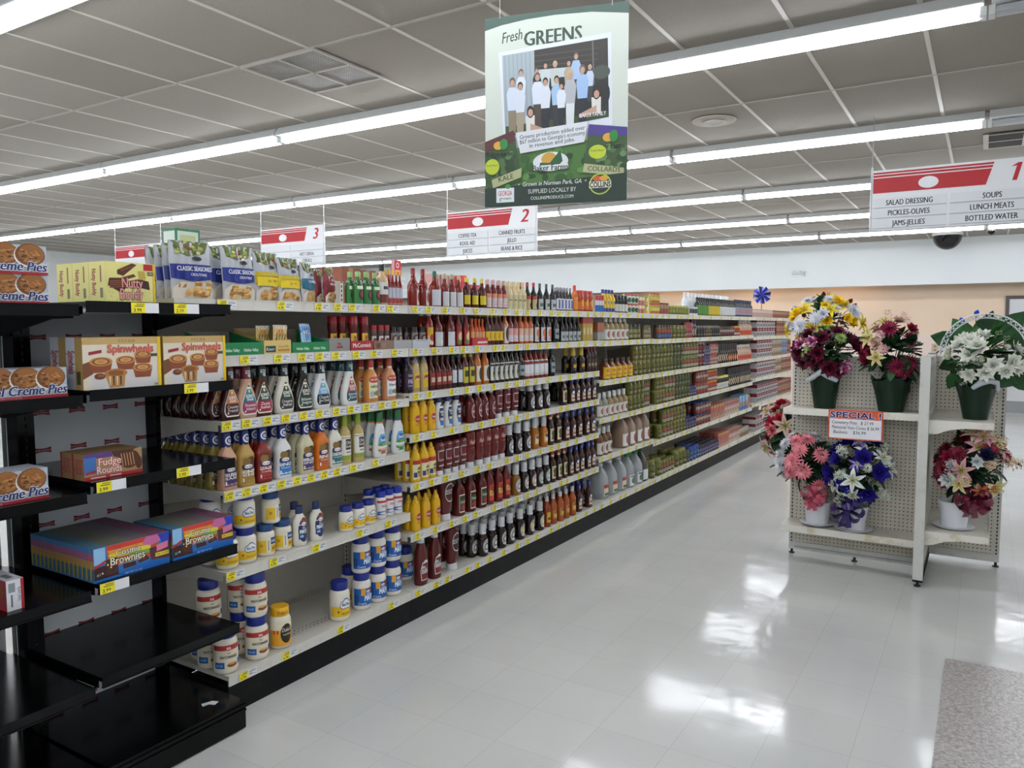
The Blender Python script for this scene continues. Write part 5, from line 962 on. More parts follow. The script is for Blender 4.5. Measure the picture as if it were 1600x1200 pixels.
crouton_bag('dark red snack bag with gold top at crouton row end', 514, -2.79, ZT+.0006, .10, .185, '#7a2028', 'ONIONS', .3, -.05, None, '#8a2f38')

# ---- top shelf bottles
mk('green_box', 'neck', .056, .05, .165, '#2a5c2c', '#8fb26a', (1.3,.02,.62,[('r',0,0,1,1,'#2f7338'),('e',.6,.45,.3,.28,'#26231f'),('e',.6,.5,.2,.16,'#8a2f2c'),('r',.2,.74,.9,.9,'#dfe3c9')]))
mk('tan_black', 'neck', .07, .06, .215, '#c2a078', '#151719', (1.25,.06,.56,[('r',0,.4,1,1,'#d5d2cc'),('r',0,0,1,.4,'#6d2a22'),('r',.3,.65,.9,.8,'#3a3a3a')]))
mk('yellow_cap', 'hot', .05, .048, .19, '#7a1d14', '#e0ae1c', (1.25,.04,.5,[('r',0,0,1,1,'#c9a0a0'),('r',.1,.4,1,.95,'#b9c0d0'),('r',.1,.05,.9,.35,'#a8322c')]))
mk('red_tall', 'hot', .07, .064, .21, '#7a1e14', '#8f1f24', (1.2,.03,.45,[('r',.4,0,1,.95,'#cfc9c2'),('e',.7,.5,.24,.34,'#8f2a26')]))
mk('green_cap', 'hot', .078, .07, .205, '#7a2416', '#1f6a4f', (1.25,.04,.48,[('r',0,0,1,1,'#c9ccd2'),('p',[(.05,.4,.75),(.4,.6,1)],'#26407a')]))
mk('white_lab', 'hot', .058, .054, .195, '#7a2216', '#b0aa8c', (1.25,.03,.46,[('r',0,0,1,1,'#cfd1d4'),('p',[(.1,.2,.5),(.6,.6,.95)],'#5d6062')]))
mk('spotted', 'hot', .056, .05, .185, '#4a1210', '#d8c81c', (1.3,.12,.42,[('r',0,0,1,1,'#ddc61c'),('e',.75,.5,.1,.3,'#7a2a1c')]))
mk('pink_cap', 'neck', .05, .048, .185, '#6a1a18', '#c9a0a4', (1.3,.05,.52,[('r',0,0,1,1,'#d2c3c3'),('r',0,.7,1,1,'#d88a6a'),('p',[(.2,.2,.8),(.4,.4,.9)],'#b83a3c')]))
mk('raffia', 'neck', .056, .052, .185, '#c9b48a', '#d2c296', (1.3,.03,.58,[('r',0,0,1,1,'#d0c7a4'),('r',.1,.1,.95,.9,'#c4b98f'),('r',.2,.5,.8,.6,'#8a7a54')]))
mk('red_neck', 'hot', .056, .05, .19, '#15100f', '#a81f22', (1.25,.03,.5,[('r',0,0,1,1,'#b8a878'),('r',0,.75,1,1,'#b33a2c'),('e',.6,.3,.2,.2,'#4a3a2a')]))
mk('black_neck', 'hot', .056, .05, .19, '#101214', '#4a4d4a', (1.25,.03,.42,[('r',0,0,1,1,'#aeb5b3'),('r',.2,.3,.8,.6,'#4d5350')]))
mk('white_band', 'hot', .046, .044, .175, '#1a1614', '#8c8a90', (1.3,.06,.52,[('r',0,0,1,1,'#d3d4da'),('r',.3,.1,.7,.9,'#4a5296')]))
mk('salsa', 'gjar', .070, .070, .165, '#a8401c', '#b8322a', (1.4,.1,.74,[('r',0,.0,1,.6,'#c86a2c'),('e',.6,.5,.3,.3,'#d9a23a')]))
mk('orange_bottle', 'neck', .058, .054, .20, '#c26018', '#c92f1f', (1.2,.08,.55,[('r',0,0,1,1,'#d98a2c')]))
mk('blue_can', 'can', .062, .062, .14, '#8f8a8a', '#888', (1.57,.04,.96,[('r',0,.7,1,1,'#b83a30'),('r',0,.4,1,.7,'#d5d6da'),('r',0,0,1,.4,'#2f6aae')]))
mk('yellow_blue', 'neck', .062, .056, .19, '#c9a51c', '#2a3578', (1.3,.04,.6,[('r',0,.3,1,1,'#d8b52a'),('r',0,0,1,.25,'#2a3f9a'),('e',.6,.7,.25,.15,'#2a4a8a')]))
mk('black_jar', 'gjar', .07, .07, .15, '#16130f', '#17181a', (1.5,.08,.5,[('r',0,0,1,1,'#c9c8bf')]))
mk('white_can', 'can', .080, .080, .085, '#c9cbbf', '#888', (1.57,.03,.97,[('r',0,.82,1,1,'#c24a42'),('r',0,0,1,.82,'#cdd3c4'),('e',.4,.35,.2,.28,'#2f5a3c'),('e',.75,.35,.15,.25,'#3a3f3a')]))
mk('pink_can', 'can', .072, .072, .075, '#c9a59a', '#888', (1.57,.03,.97,[('r',0,0,1,.6,'#b9705f'),('r',0,.6,1,1,'#d8cbb2')]))
mk('yellow_can', 'can', .072, .072, .08, '#b8a83a', '#888', (1.57,.03,.97,[('r',0,0,1,.5,'#c9b532'),('e',.6,.6,.3,.3,'#d9d5c4')]))
mk('pepper_jar', 'gjar', .068, .068, .10, '#a8a23a', '#b3342c', (1.5,.1,.72,[('r',0,.3,1,.8,'#b8b04a'),('r',0,0,1,.3,'#b84a34')]))
mk('short_green', 'gjar', .074, .074, .095, '#6a6f24', '#a8a85a', (1.5,.08,.74,[('r',0,.2,1,.75,'#7d8030')]))
mk('white_tub', 'can', .085, .085, .09, '#cfd0d2', '#888', (1.57,.05,.95,[('r',.2,.2,.6,.8,'#3a4046')]))
def oil(key, lab): mk(key, 'neck', .066, .064, .20, '#1b1a12', '#17171a', (1.4,.06,.56,[('r',0,0,1,1,lab)]))
oil('oil_green', '#4f8a34'); oil('oil_yellow', '#c9b01c'); oil('oil_white', '#c6c8c9'); oil('oil_gold', '#b88a2a')
mk('clear_tall', 'neck', .075, .07, .255, '#cdd4d8', '#dfe3e6', (1.3,.1,.5,[('r',0,0,1,1,'#d5dbe0')]), rough=.1)
mk('mixed_tall', 'neck', .066, .06, .215, '#23222a', '#1f2c4a', (1.4,.1,.55,[('r',0,0,1,1,'#8a8a9a'),('e',.6,.5,.25,.3,'#c25a2c')]))
mk('tan_can', 'can', .075, .075, .11, '#a8857a', '#888', (1.57,.03,.97,[('r',0,0,1,1,'#b5968c'),('r',0,.6,1,.9,'#c9b6ac')]))
mk('brown_can', 'can', .075, .075, .11, '#6a3f34', '#888', (1.57,.03,.97,[('r',0,0,1,.5,'#8a4a3c'),('r',0,.5,1,.9,'#9a7a5c')]))
def auto(k, l, r, z, desc, where, rows=1, layers=1, gap=.015, n=0, **q):
    K = KINDS[k]; xc = XF-gap-K.D/2; n = n or max(1, min(20, round((y_at(r, xc, z)-y_at(l, xc, z))/(K.W*1.12))))
    row(k, l, r, n, z, desc, where, rows=rows, layers=layers, gap=gap, jitter=.001, **q)
for k_, l, r, n, d, rows_ in (('green_box', 552, 592, 3, 'green bottle with pale green cap', 2), ('tan_black', 588, 606, 1, 'tan bottle with black cap', 1), ('yellow_cap', 605, 638, 4, 'red sauce bottle with yellow cap', 2), ('red_tall', 638, 668, 2, 'tall red sauce bottle with foil cap', 1), ('green_cap', 668, 690, 1, 'broad red bottle with green cap', 1),
      ('white_lab', 689, 722, 3, 'red sauce bottle with white label', 2), ('spotted', 722, 759, 3, 'dark sauce bottle with spotted yellow cap', 2), ('pink_cap', 758, 775, 2, 'red bottle with pink cap', 2), ('pink_cap', 775, 791, 2, 'pale labelled bottle beside straw ones', 2), ('raffia', 791, 820, 4, 'straw coloured bottle', 2), ('red_neck', 819, 838, 2, 'dark bottle with red neck', 2), ('black_neck', 838, 868, 3, 'black bottle with grey neck', 1), ('white_band', 868, 893, 5, 'slim bottle with white label', 2),
      ('orange_bottle', 892, 902, 1, 'orange bottle with red cap', 1), ('salsa', 901, 923, 3, 'salsa jar with red lid', 1), ('blue_can', 922, 941, 0, 'red white and blue can', 1), ('yellow_blue', 939, 958, 0, 'yellow bottle with blue cap', 1), ('black_jar', 957, 977, 0, 'dark jar with pale label', 1)):
    auto(k_, l, r, ZT, d, 'top shelf', rows=rows_, n=n)
for k_, l, r, d, ly in (('white_can', 976, 993, 'red rimmed white can', 2), ('pink_can', 993, 1004, 'pink can', 2), ('yellow_can', 1003, 1010, 'yellow can', 2), ('pepper_jar', 1010, 1028, 'pepper jar with red lid', 2), ('brown_can', 1027, 1041, 'red brown can', 1), ('short_green', 1041, 1073, 'short green jar', 1), ('white_tub', 1073, 1086, 'white tub', 1), ('oil_green', 1087, 1104, 'green labelled oil bottle', 1), ('oil_yellow', 1104, 1122, 'yellow labelled oil bottle', 1), ('oil_white', 1121, 1146, 'white labelled oil bottle', 1), ('mixed_tall', 1146, 1175, 'dark bottle with orange spot', 1), ('tan_can', 1175, 1204, 'pinkish tan can', 1), ('brown_can', 1204, 1231, 'brown can at shelf end', 1)):
    auto(k_, l, r, ZT, d, 'top shelf', layers=ly)
auto('clear_tall', 1066, 1138, ZT, 'tall clear bottle behind the oils', 'top shelf', gap=.13, n=14)

# ---- far bays
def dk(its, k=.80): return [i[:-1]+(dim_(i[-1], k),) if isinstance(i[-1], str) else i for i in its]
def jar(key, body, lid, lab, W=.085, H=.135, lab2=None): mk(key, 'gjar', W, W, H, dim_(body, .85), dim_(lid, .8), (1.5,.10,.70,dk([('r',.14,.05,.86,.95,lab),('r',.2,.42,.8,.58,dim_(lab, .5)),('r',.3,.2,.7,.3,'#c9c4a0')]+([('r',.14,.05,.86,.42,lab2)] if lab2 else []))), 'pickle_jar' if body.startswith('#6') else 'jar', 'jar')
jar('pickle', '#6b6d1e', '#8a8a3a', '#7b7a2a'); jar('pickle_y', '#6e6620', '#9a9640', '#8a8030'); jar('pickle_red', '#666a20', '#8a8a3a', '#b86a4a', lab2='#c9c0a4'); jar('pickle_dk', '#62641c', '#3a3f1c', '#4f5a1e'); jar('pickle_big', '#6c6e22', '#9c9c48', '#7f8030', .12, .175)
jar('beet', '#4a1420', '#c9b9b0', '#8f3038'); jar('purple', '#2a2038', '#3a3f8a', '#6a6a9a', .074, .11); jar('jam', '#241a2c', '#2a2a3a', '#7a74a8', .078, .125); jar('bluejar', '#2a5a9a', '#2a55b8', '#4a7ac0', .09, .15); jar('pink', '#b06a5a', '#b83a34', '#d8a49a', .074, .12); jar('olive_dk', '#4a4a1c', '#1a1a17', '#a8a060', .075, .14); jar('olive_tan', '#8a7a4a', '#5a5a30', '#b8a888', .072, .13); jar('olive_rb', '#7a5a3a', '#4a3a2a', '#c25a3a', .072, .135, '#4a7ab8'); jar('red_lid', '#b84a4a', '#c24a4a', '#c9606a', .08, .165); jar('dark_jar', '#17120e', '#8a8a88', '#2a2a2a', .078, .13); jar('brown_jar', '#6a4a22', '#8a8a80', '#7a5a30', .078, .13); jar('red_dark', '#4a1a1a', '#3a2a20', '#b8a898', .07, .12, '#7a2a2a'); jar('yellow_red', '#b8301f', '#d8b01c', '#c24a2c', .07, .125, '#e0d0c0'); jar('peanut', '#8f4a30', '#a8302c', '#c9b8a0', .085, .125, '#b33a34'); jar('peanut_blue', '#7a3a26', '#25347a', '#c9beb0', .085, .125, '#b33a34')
mk('vinegar', 'wine', .085, .08, .207, '#8f7a52', '#d8d8d6', (1.4,.06,.46,[('r',0,0,1,1,'#d5d5cf'),('e',.5,.5,.2,.34,'#a3443a'),('e',.62,.6,.15,.25,'#3f6a3a')]), 'vinegar_bottle', trans=.0, rough=.1)
mk('vinegar_clear', 'wine', .080, .075, .205, '#a9a89a', '#d8d8d6', (1.4,.06,.46,[('r',0,0,1,1,'#d5d5cf'),('e',.55,.5,.25,.34,'#a8584a')]), 'vinegar_bottle', trans=.35, rough=.1)
mk('vinegar_amber', 'wine', .082, .078, .235, '#6a4526', '#c9c8c4', (1.4,.06,.46,[('r',0,0,1,1,'#cfcec6'),('e',.55,.5,.22,.34,'#8f3a34'),('e',.7,.5,.15,.3,'#3f6a3a')]), 'vinegar_bottle', rough=.1)
mk('yellow_bottle', 'neck', .10, .085, .175, '#6b3414', '#3a2414', (1.4,.05,.60,[('r',0,0,1,1,'#d8ac1c'),('e',.4,.7,.14,.12,'#b86a1a'),('r',.2,.25,.8,.35,'#a87a14')]), n=3)
def jug(key, body, cap, lab, tr=0): kind(key, 'vinegar_jug', 'jug', 'jug', .145, .145, .300, body, cap, (.9,.06,.42,lab), n=2.6, trans=tr, rough=.25)
jug('jug_red', '#cfd6d8', '#e3e4e3', [('r',.2,.05,1,.95,'#d6cdb0'),('r',.2,.68,1,.95,'#b03a34'),('r',.3,.1,.9,.3,'#4a6a44')], .45)
jug('jug_green', '#cfd6d8', '#1f8a4c', [('r',.1,.0,1,.9,'#d9dcdc'),('e',.6,.4,.3,.3,'#4a6a4a'),('r',.2,.7,.9,.82,'#5a6468')], .45)
jug('jug_brown', '#8c7462', '#c9b8a8', [('r',.05,.0,1,1,'#dad8d4'),('e',.62,.5,.22,.4,'#a33a38'),('e',.78,.55,.14,.3,'#3f6a44')])
jug('jug_dark', '#4a4244', '#2f7a4a', [('r',.1,0,1,.9,'#cfd2d4')])
mk('dark_bottle', 'sauce', .075, .065, .23, '#17110e', '#2a2022', (1.3,.08,.5,[('e',.56,.5,.36,.46,'#b8a88e'),('e',.56,.5,.2,.25,'#3a2a22')]))
mk('dark_flame', 'sauce', .075, .065, .23, '#17110e', '#3a2022', (1.3,.06,.5,[('e',.56,.45,.36,.46,'#c8682c'),('e',.56,.35,.25,.3,'#d8b08a')]))
mk('clear_orange', 'hot', .08, .075, .20, '#b89a86', '#cfc9c2', (1.3,.05,.55,[('r',0,0,1,.6,'#c2653a'),('r',.2,.1,.8,.5,'#b83a2c')]), rough=.1)
mk('syrup_white', 'gjar', .075, .07, .155, '#241a14', '#cbbf5a', (1.4,.06,.5,[('r',0,0,1,1,'#c9c8be'),('e',.6,.5,.2,.3,'#3a3a3a')]))
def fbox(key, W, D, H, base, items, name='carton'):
    items = dk(items, .88)+[('r',0,0,.02,1,'#2a2422'),('r',.98,0,1,1,'#2a2422'),('r',0,.97,1,1,'#3a302c')]; base = dim_(base, .85)  # dark edge strips paint the shade of gaps between cartons
    k = Kind(); k.name, k.cat, k.W, k.D, k.H = name, 'box', W, D, H
    b = MB(); b.box((-D/2, -W/2, 0), (D/2, W/2, H), P(base)); b.prints(flat((D/2, -W/2, 0), (0, 1, 0), (0, 0, 1)), W, H, items); b.prints(flat((-D/2, -W/2, 0), (1, 0, 0), (0, 0, 1)), D, H, items[:2])
    k.parts = [(name, b.build(name))]; KINDS[key] = k
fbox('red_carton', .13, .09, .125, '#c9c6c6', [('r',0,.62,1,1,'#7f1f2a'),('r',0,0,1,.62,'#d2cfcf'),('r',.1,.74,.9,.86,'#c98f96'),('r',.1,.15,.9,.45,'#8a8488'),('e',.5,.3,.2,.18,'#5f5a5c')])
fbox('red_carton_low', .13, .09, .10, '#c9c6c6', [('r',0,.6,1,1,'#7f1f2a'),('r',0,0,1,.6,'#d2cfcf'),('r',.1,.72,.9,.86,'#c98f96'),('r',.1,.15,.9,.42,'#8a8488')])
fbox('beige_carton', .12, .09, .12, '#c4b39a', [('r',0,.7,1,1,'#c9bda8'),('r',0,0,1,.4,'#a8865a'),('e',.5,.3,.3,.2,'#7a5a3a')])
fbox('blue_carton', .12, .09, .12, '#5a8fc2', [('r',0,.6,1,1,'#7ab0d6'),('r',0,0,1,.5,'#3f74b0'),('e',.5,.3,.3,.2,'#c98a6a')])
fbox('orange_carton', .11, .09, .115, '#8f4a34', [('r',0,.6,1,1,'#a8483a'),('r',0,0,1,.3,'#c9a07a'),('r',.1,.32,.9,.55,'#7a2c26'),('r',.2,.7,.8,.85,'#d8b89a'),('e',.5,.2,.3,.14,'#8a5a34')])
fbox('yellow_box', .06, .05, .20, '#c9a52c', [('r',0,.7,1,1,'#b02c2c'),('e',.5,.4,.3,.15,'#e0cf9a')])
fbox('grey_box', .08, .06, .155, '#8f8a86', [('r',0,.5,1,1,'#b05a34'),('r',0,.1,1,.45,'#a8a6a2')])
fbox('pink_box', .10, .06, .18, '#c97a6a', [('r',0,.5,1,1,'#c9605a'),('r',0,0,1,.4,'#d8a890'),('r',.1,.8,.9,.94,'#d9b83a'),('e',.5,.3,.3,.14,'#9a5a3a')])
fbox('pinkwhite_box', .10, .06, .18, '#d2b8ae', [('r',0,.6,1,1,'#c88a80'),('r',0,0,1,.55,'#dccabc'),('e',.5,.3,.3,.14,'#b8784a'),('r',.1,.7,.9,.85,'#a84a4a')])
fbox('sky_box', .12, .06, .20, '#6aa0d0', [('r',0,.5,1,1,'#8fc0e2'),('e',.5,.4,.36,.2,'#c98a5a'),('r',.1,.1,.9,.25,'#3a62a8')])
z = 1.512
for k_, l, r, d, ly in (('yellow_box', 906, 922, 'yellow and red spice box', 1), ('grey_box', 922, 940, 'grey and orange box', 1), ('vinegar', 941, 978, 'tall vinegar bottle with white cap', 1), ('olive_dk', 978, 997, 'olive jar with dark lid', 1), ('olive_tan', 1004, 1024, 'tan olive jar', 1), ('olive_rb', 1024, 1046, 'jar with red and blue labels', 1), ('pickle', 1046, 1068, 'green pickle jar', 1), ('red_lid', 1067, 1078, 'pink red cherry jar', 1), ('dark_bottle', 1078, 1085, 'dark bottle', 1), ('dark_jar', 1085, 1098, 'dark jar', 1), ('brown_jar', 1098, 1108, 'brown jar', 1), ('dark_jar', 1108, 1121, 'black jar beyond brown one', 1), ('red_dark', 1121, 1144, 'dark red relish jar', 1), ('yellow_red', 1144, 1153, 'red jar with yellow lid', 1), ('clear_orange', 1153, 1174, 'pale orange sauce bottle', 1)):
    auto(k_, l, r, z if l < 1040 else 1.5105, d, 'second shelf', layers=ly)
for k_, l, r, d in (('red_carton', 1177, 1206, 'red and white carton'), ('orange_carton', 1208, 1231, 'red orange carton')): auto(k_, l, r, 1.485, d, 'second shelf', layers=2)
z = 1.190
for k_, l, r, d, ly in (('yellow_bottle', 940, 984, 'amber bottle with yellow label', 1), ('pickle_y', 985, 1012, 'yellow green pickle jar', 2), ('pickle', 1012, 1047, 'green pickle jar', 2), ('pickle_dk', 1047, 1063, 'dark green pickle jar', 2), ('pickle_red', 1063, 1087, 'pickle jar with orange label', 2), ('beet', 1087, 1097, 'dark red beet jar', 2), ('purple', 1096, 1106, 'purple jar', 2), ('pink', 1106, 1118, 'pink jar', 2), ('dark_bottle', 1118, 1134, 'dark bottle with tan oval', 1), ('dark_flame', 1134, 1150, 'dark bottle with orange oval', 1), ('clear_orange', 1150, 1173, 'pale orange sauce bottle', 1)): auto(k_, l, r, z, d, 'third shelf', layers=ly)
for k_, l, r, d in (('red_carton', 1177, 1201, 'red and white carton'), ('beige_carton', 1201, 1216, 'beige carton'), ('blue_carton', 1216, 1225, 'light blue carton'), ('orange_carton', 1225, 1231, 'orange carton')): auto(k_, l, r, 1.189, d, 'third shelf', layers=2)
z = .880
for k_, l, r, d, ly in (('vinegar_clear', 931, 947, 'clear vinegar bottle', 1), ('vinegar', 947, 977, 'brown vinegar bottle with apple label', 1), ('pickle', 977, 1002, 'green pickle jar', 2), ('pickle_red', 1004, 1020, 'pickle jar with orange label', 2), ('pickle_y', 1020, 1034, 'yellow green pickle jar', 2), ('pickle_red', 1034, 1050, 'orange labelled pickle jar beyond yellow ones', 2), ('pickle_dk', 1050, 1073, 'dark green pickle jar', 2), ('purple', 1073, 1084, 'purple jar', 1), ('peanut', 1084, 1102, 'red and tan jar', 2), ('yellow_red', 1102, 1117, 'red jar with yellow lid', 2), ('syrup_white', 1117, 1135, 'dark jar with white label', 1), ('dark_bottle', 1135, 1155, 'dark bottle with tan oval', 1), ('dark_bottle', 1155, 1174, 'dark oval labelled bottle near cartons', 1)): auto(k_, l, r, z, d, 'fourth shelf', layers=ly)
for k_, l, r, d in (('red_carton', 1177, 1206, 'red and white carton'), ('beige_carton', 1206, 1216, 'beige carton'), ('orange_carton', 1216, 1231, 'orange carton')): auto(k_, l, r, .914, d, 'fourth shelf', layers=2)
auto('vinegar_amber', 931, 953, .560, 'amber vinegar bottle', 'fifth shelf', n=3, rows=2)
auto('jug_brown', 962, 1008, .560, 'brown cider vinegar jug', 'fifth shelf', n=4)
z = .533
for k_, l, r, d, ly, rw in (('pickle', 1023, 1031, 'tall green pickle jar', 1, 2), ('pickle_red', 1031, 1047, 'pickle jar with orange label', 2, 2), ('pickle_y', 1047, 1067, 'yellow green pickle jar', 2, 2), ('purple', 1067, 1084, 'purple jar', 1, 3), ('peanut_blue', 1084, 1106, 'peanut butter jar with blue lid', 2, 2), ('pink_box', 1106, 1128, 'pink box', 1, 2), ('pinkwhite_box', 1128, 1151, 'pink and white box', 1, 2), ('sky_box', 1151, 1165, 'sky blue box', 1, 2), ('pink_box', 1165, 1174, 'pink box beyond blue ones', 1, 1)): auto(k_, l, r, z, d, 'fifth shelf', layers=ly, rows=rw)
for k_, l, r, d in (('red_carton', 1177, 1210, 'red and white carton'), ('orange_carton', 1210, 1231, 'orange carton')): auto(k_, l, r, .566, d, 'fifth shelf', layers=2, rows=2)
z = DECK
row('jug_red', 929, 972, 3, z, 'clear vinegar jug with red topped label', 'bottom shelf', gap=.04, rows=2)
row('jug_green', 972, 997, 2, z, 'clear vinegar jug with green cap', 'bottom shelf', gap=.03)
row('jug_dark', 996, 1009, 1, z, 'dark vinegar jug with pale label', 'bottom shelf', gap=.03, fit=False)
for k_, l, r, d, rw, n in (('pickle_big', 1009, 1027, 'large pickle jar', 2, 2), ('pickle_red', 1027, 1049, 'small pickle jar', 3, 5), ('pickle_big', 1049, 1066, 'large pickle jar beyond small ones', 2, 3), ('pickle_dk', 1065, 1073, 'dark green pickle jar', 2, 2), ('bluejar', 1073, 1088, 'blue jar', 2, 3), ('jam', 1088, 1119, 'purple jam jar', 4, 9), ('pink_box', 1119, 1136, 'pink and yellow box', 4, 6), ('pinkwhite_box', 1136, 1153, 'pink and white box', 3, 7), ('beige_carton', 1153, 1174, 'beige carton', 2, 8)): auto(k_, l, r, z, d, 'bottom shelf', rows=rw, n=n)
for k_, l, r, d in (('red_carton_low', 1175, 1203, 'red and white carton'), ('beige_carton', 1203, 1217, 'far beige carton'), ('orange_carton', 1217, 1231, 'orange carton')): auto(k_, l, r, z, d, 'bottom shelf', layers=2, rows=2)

# ---- goods standing on the other face of the gondola, seen over the top shelf
def rbox(name, label, px, X, W, D, H, z, col, items=(), group=None, cat='box'):
    b = MB(); b.box((-D/2, -W/2, 0), (D/2, W/2, H), P(col)); b.prints(flat((D/2, -W/2, 0), (0, 1, 0), (0, 0, 1)), W, H, items)
    b.prints(flat((-D/2, -W/2, 0), (1, 0, 0), (0, 0, 1)), D, H, items[:1]); return tag(link(name, b.build(name), None, (X, y_at(px, X, z+H/2), z+.0006)), label, cat, group)
rbox('carton', 'brown cardboard carton behind the seasoning end of top shelf', 530, -3.42, .155, .2, .245, ZT, '#8c4a2c', [('r',.38,.3,.62,1,'#a8806a'),('r',.44,.3,.56,.62,'#c9b0a0')])
rbox('carton', 'brown cardboard carton beside the other, partly hidden by green bottles', 556, -3.42, .16, .2, .240, ZT, '#84442a', [('r',.4,.4,.62,1,'#9a705a')])
rbox('carton', 'tall plain carton hidden behind the blue crouton bags', 284, -3.40, .19, .2, .20, ZT, '#9a8a74')
rbox('cracker_box', 'green edged white box standing above the blue crouton bags', 284, -3.40, .135, .10, .165, ZT+.2006, '#2f7a4a', [('r',.07,.07,.93,.93,'#c9d6cc'),('r',.18,.62,.82,.82,'#b9bf8a'),('r',.18,.42,.82,.5,'#9aa8a0'),('r',.4,.2,.55,.3,'#4a5a4f')])
for i in range(4): rbox('noodle_tray', 'translucent pink wrapped tray beyond the hot sauces, %s of four' % ORD[i], 672+12.5*i, -3.42, .075, .12, .262, ZT, '#cf9f98', [('r',.1,.0,.9,.5,'#d2a9a0'),('r',.1,.6,.9,.95,'#bd8a86')], 'pink trays beyond')
rbox('red_canister', 'bright red canister beyond the hot sauces', 719, -3.34, .07, .07, .262, ZT, '#c4222a', [('r',0,.85,1,1,'#d4343a')], None, 'canister')
rbox('red_carton', 'low bright red carton beyond spotted caps', 735, -3.42, .17, .12, .205, ZT, '#b3202a', [('r',.05,.85,.95,.95,'#d23c42')])
rbox('snack_box', 'magenta box beyond the tan bottle', 592, -3.46, .14, .1, .235, ZT, '#b8526a', [('r',.1,.5,.9,.9,'#c97a8a')])
t = thing('shelf_sign', 'small red price sign on a stem beyond the red sauces', 'sign', (-3.50, y_at(619, -3.50, 2.0), ZT+.0006))
b = MB(); b.tube([(0, 0, 0), (0, 0, .25)], .003, M_GREY, 6); b.box((-.03, -.03, 0), (.03, .03, .004), M_GREY); part('stem', b, t)
b = MB(); b.box((-.003, -.05, .24), (.003, .05, .345), P('#c92c38')); b.prints(flat((.003, -.05, .24), (0, 1, 0), (0, 0, 1)), .1, .105, [('r',0,0,.28,1,'#d9a9ac'),('e',.62,.68,.16,.18,'#ecd6d6'),('e',.62,.68,.10,.11,'#c92c38'),('r',.35,.25,.9,.36,'#e3b0b2')]); part('panel', b, t)
t = thing('pinwheel', 'blue pinwheel on a stick above the far top shelf', 'pinwheel', (-3.0, y_at(1190, -3.0, 2.0), ZT+.0006), -1.33)
b = MB(); b.tube([(0, 0, 0), (0, 0, .36)], .006, P('#b3262f'), 6); b.box((-.03, -.03, 0), (.03, .03, .004), P('#b3262f')); part('stick', b, t)
b = MB()
for i in range(8):
    a = 2*PI*i/8; c = lambda r, d, x: (x, r*math.cos(a+d), .36+r*math.sin(a+d))
    b.mesh([c(0, 0, .012), c(.13, 0, .012), c(.145, .35, .045), c(.06, .62, .05)], [(0, 1, 2), (0, 2, 3)], mat(('#141a60', '#262f96')[i % 2], .25)); b.mesh([c(.0, 0, .011), c(.13, 0, .011), c(.13, -.22, .010)], [(0, 1, 2)], mat('#6a7ad8', .25))
b.lathe([(0, .012, .012), (.01, .012, .012)], P('#c9303a'), seg=10, c=(.03, 0)) if 0 else None
part('vanes', b, t)

# ================================================================ FLOWER DISPLAY
M_PEG = peg_material('pegboard', 0, 2, .0254, .0042, '#d5cebe', '#39342b'); M_PEG2 = peg_material('pegboard_worn', 0, 2, .0254, .0042, '#cdc6b4', '#e8e2d0'); M_UPX = slot_material('slotted_upright_front', '#c6c3b8', 0)
M_POST = scuffed('#c8c8c2', '#b3b3ac', 'painted_post', .4, 14); M_SLAT = scuffed('#cfcdc4', '#bdbab0', 'slat_side', .45, 6); M_SHELF = scuffed('#d2cec3', '#b9b09a', 'worn_shelf', .4, 9); M_WORN = scuffed('#dddacf', '#b8a26e', 'worn_lip', .45, 7)
PY, WX0, WX1, WY, RY = 5.73, -.335, -.278, 5.37, 6.10
t = thing('display_rack', 'cream pegboard display rack of artificial flowers in the cross aisle', 'display rack', (-.31, PY, 0))
def DP(name, boxes, m, parent=t):
    b = MB()
    for q in boxes: b.box((q[0]+.31, q[1]-PY, q[2]), (q[3]+.31, q[4]-PY, q[5]), q[6] if len(q) > 6 else m)
    return part(name, b, parent)
DP('pegboard', [(-1.125, PY, .09, -.335, PY+.012, 1.40)], M_PEG)
DP('pegboard', [(-.278, RY, .09, .10, RY+.012, 1.40)], M_PEG)
o = link('upright', (lambda b: b.box((-.018, 0, .035), (.018, .05, 1.43), M_UPX).build('upright'))(MB()), t, (-1.14+.31, -.004, 0))
o = link('upright', (lambda b: b.box((-.018, 0, .035), (.018, .05, 1.43), M_UPX).build('upright'))(MB()), t, (.118+.31, RY-PY-.004, 0))
DP('base_rail', [(-1.158, PY-.006, .035, -.335, PY+.03, .088), (-1.12, PY-.009, .052, -.335, PY-.006, .058, M_GREY)], M_POST)
DP('base_rail', [(-.278, RY-.006, .035, .136, RY+.03, .088)], M_POST)
DP('top_rail', [(-1.158, PY-.002, 1.40, -.335, PY+.03, 1.43)], M_POST); DP('top_rail', [(-.278, RY-.002, 1.40, .136, RY+.03, 1.43)], M_POST)
DP('post', [(WX0, WY, .045, WX1, WY+.045, 1.455), (WX0, RY-.01, .045, WX1, RY+.03, 1.455)], M_POST)
DP('side_panel', [(WX0+.006, WY+.045, .10, WX1-.006, RY-.01, 1.44)]+[(WX1-.006, WY+.05, .12+.026*i, WX1-.002, RY-.02, .138+.026*i) for i in range(50)], M_SLAT)
DP('base_rail', [(WX0, WY, .032, WX1, RY+.03, .045), (WX0+.006, WY+.045, .045, WX1-.006, RY-.01, .10)], M_KICK)
for x, y in ((-1.14, PY+.015), (-.72, PY+.015), (WX0+.028, WY+.02), (WX0+.028, RY), (.118, RY+.012)):
    b = MB(); b.lathe([(0, .02, .02), (.008, .02, .02), (.009, .009, .009), (.036, .009, .009)], mat('#15161a', .4), seg=12, c=(x+.31, y-PY)); part('leveling_foot', b, t, 40)
UL, LL = 1.078, .262
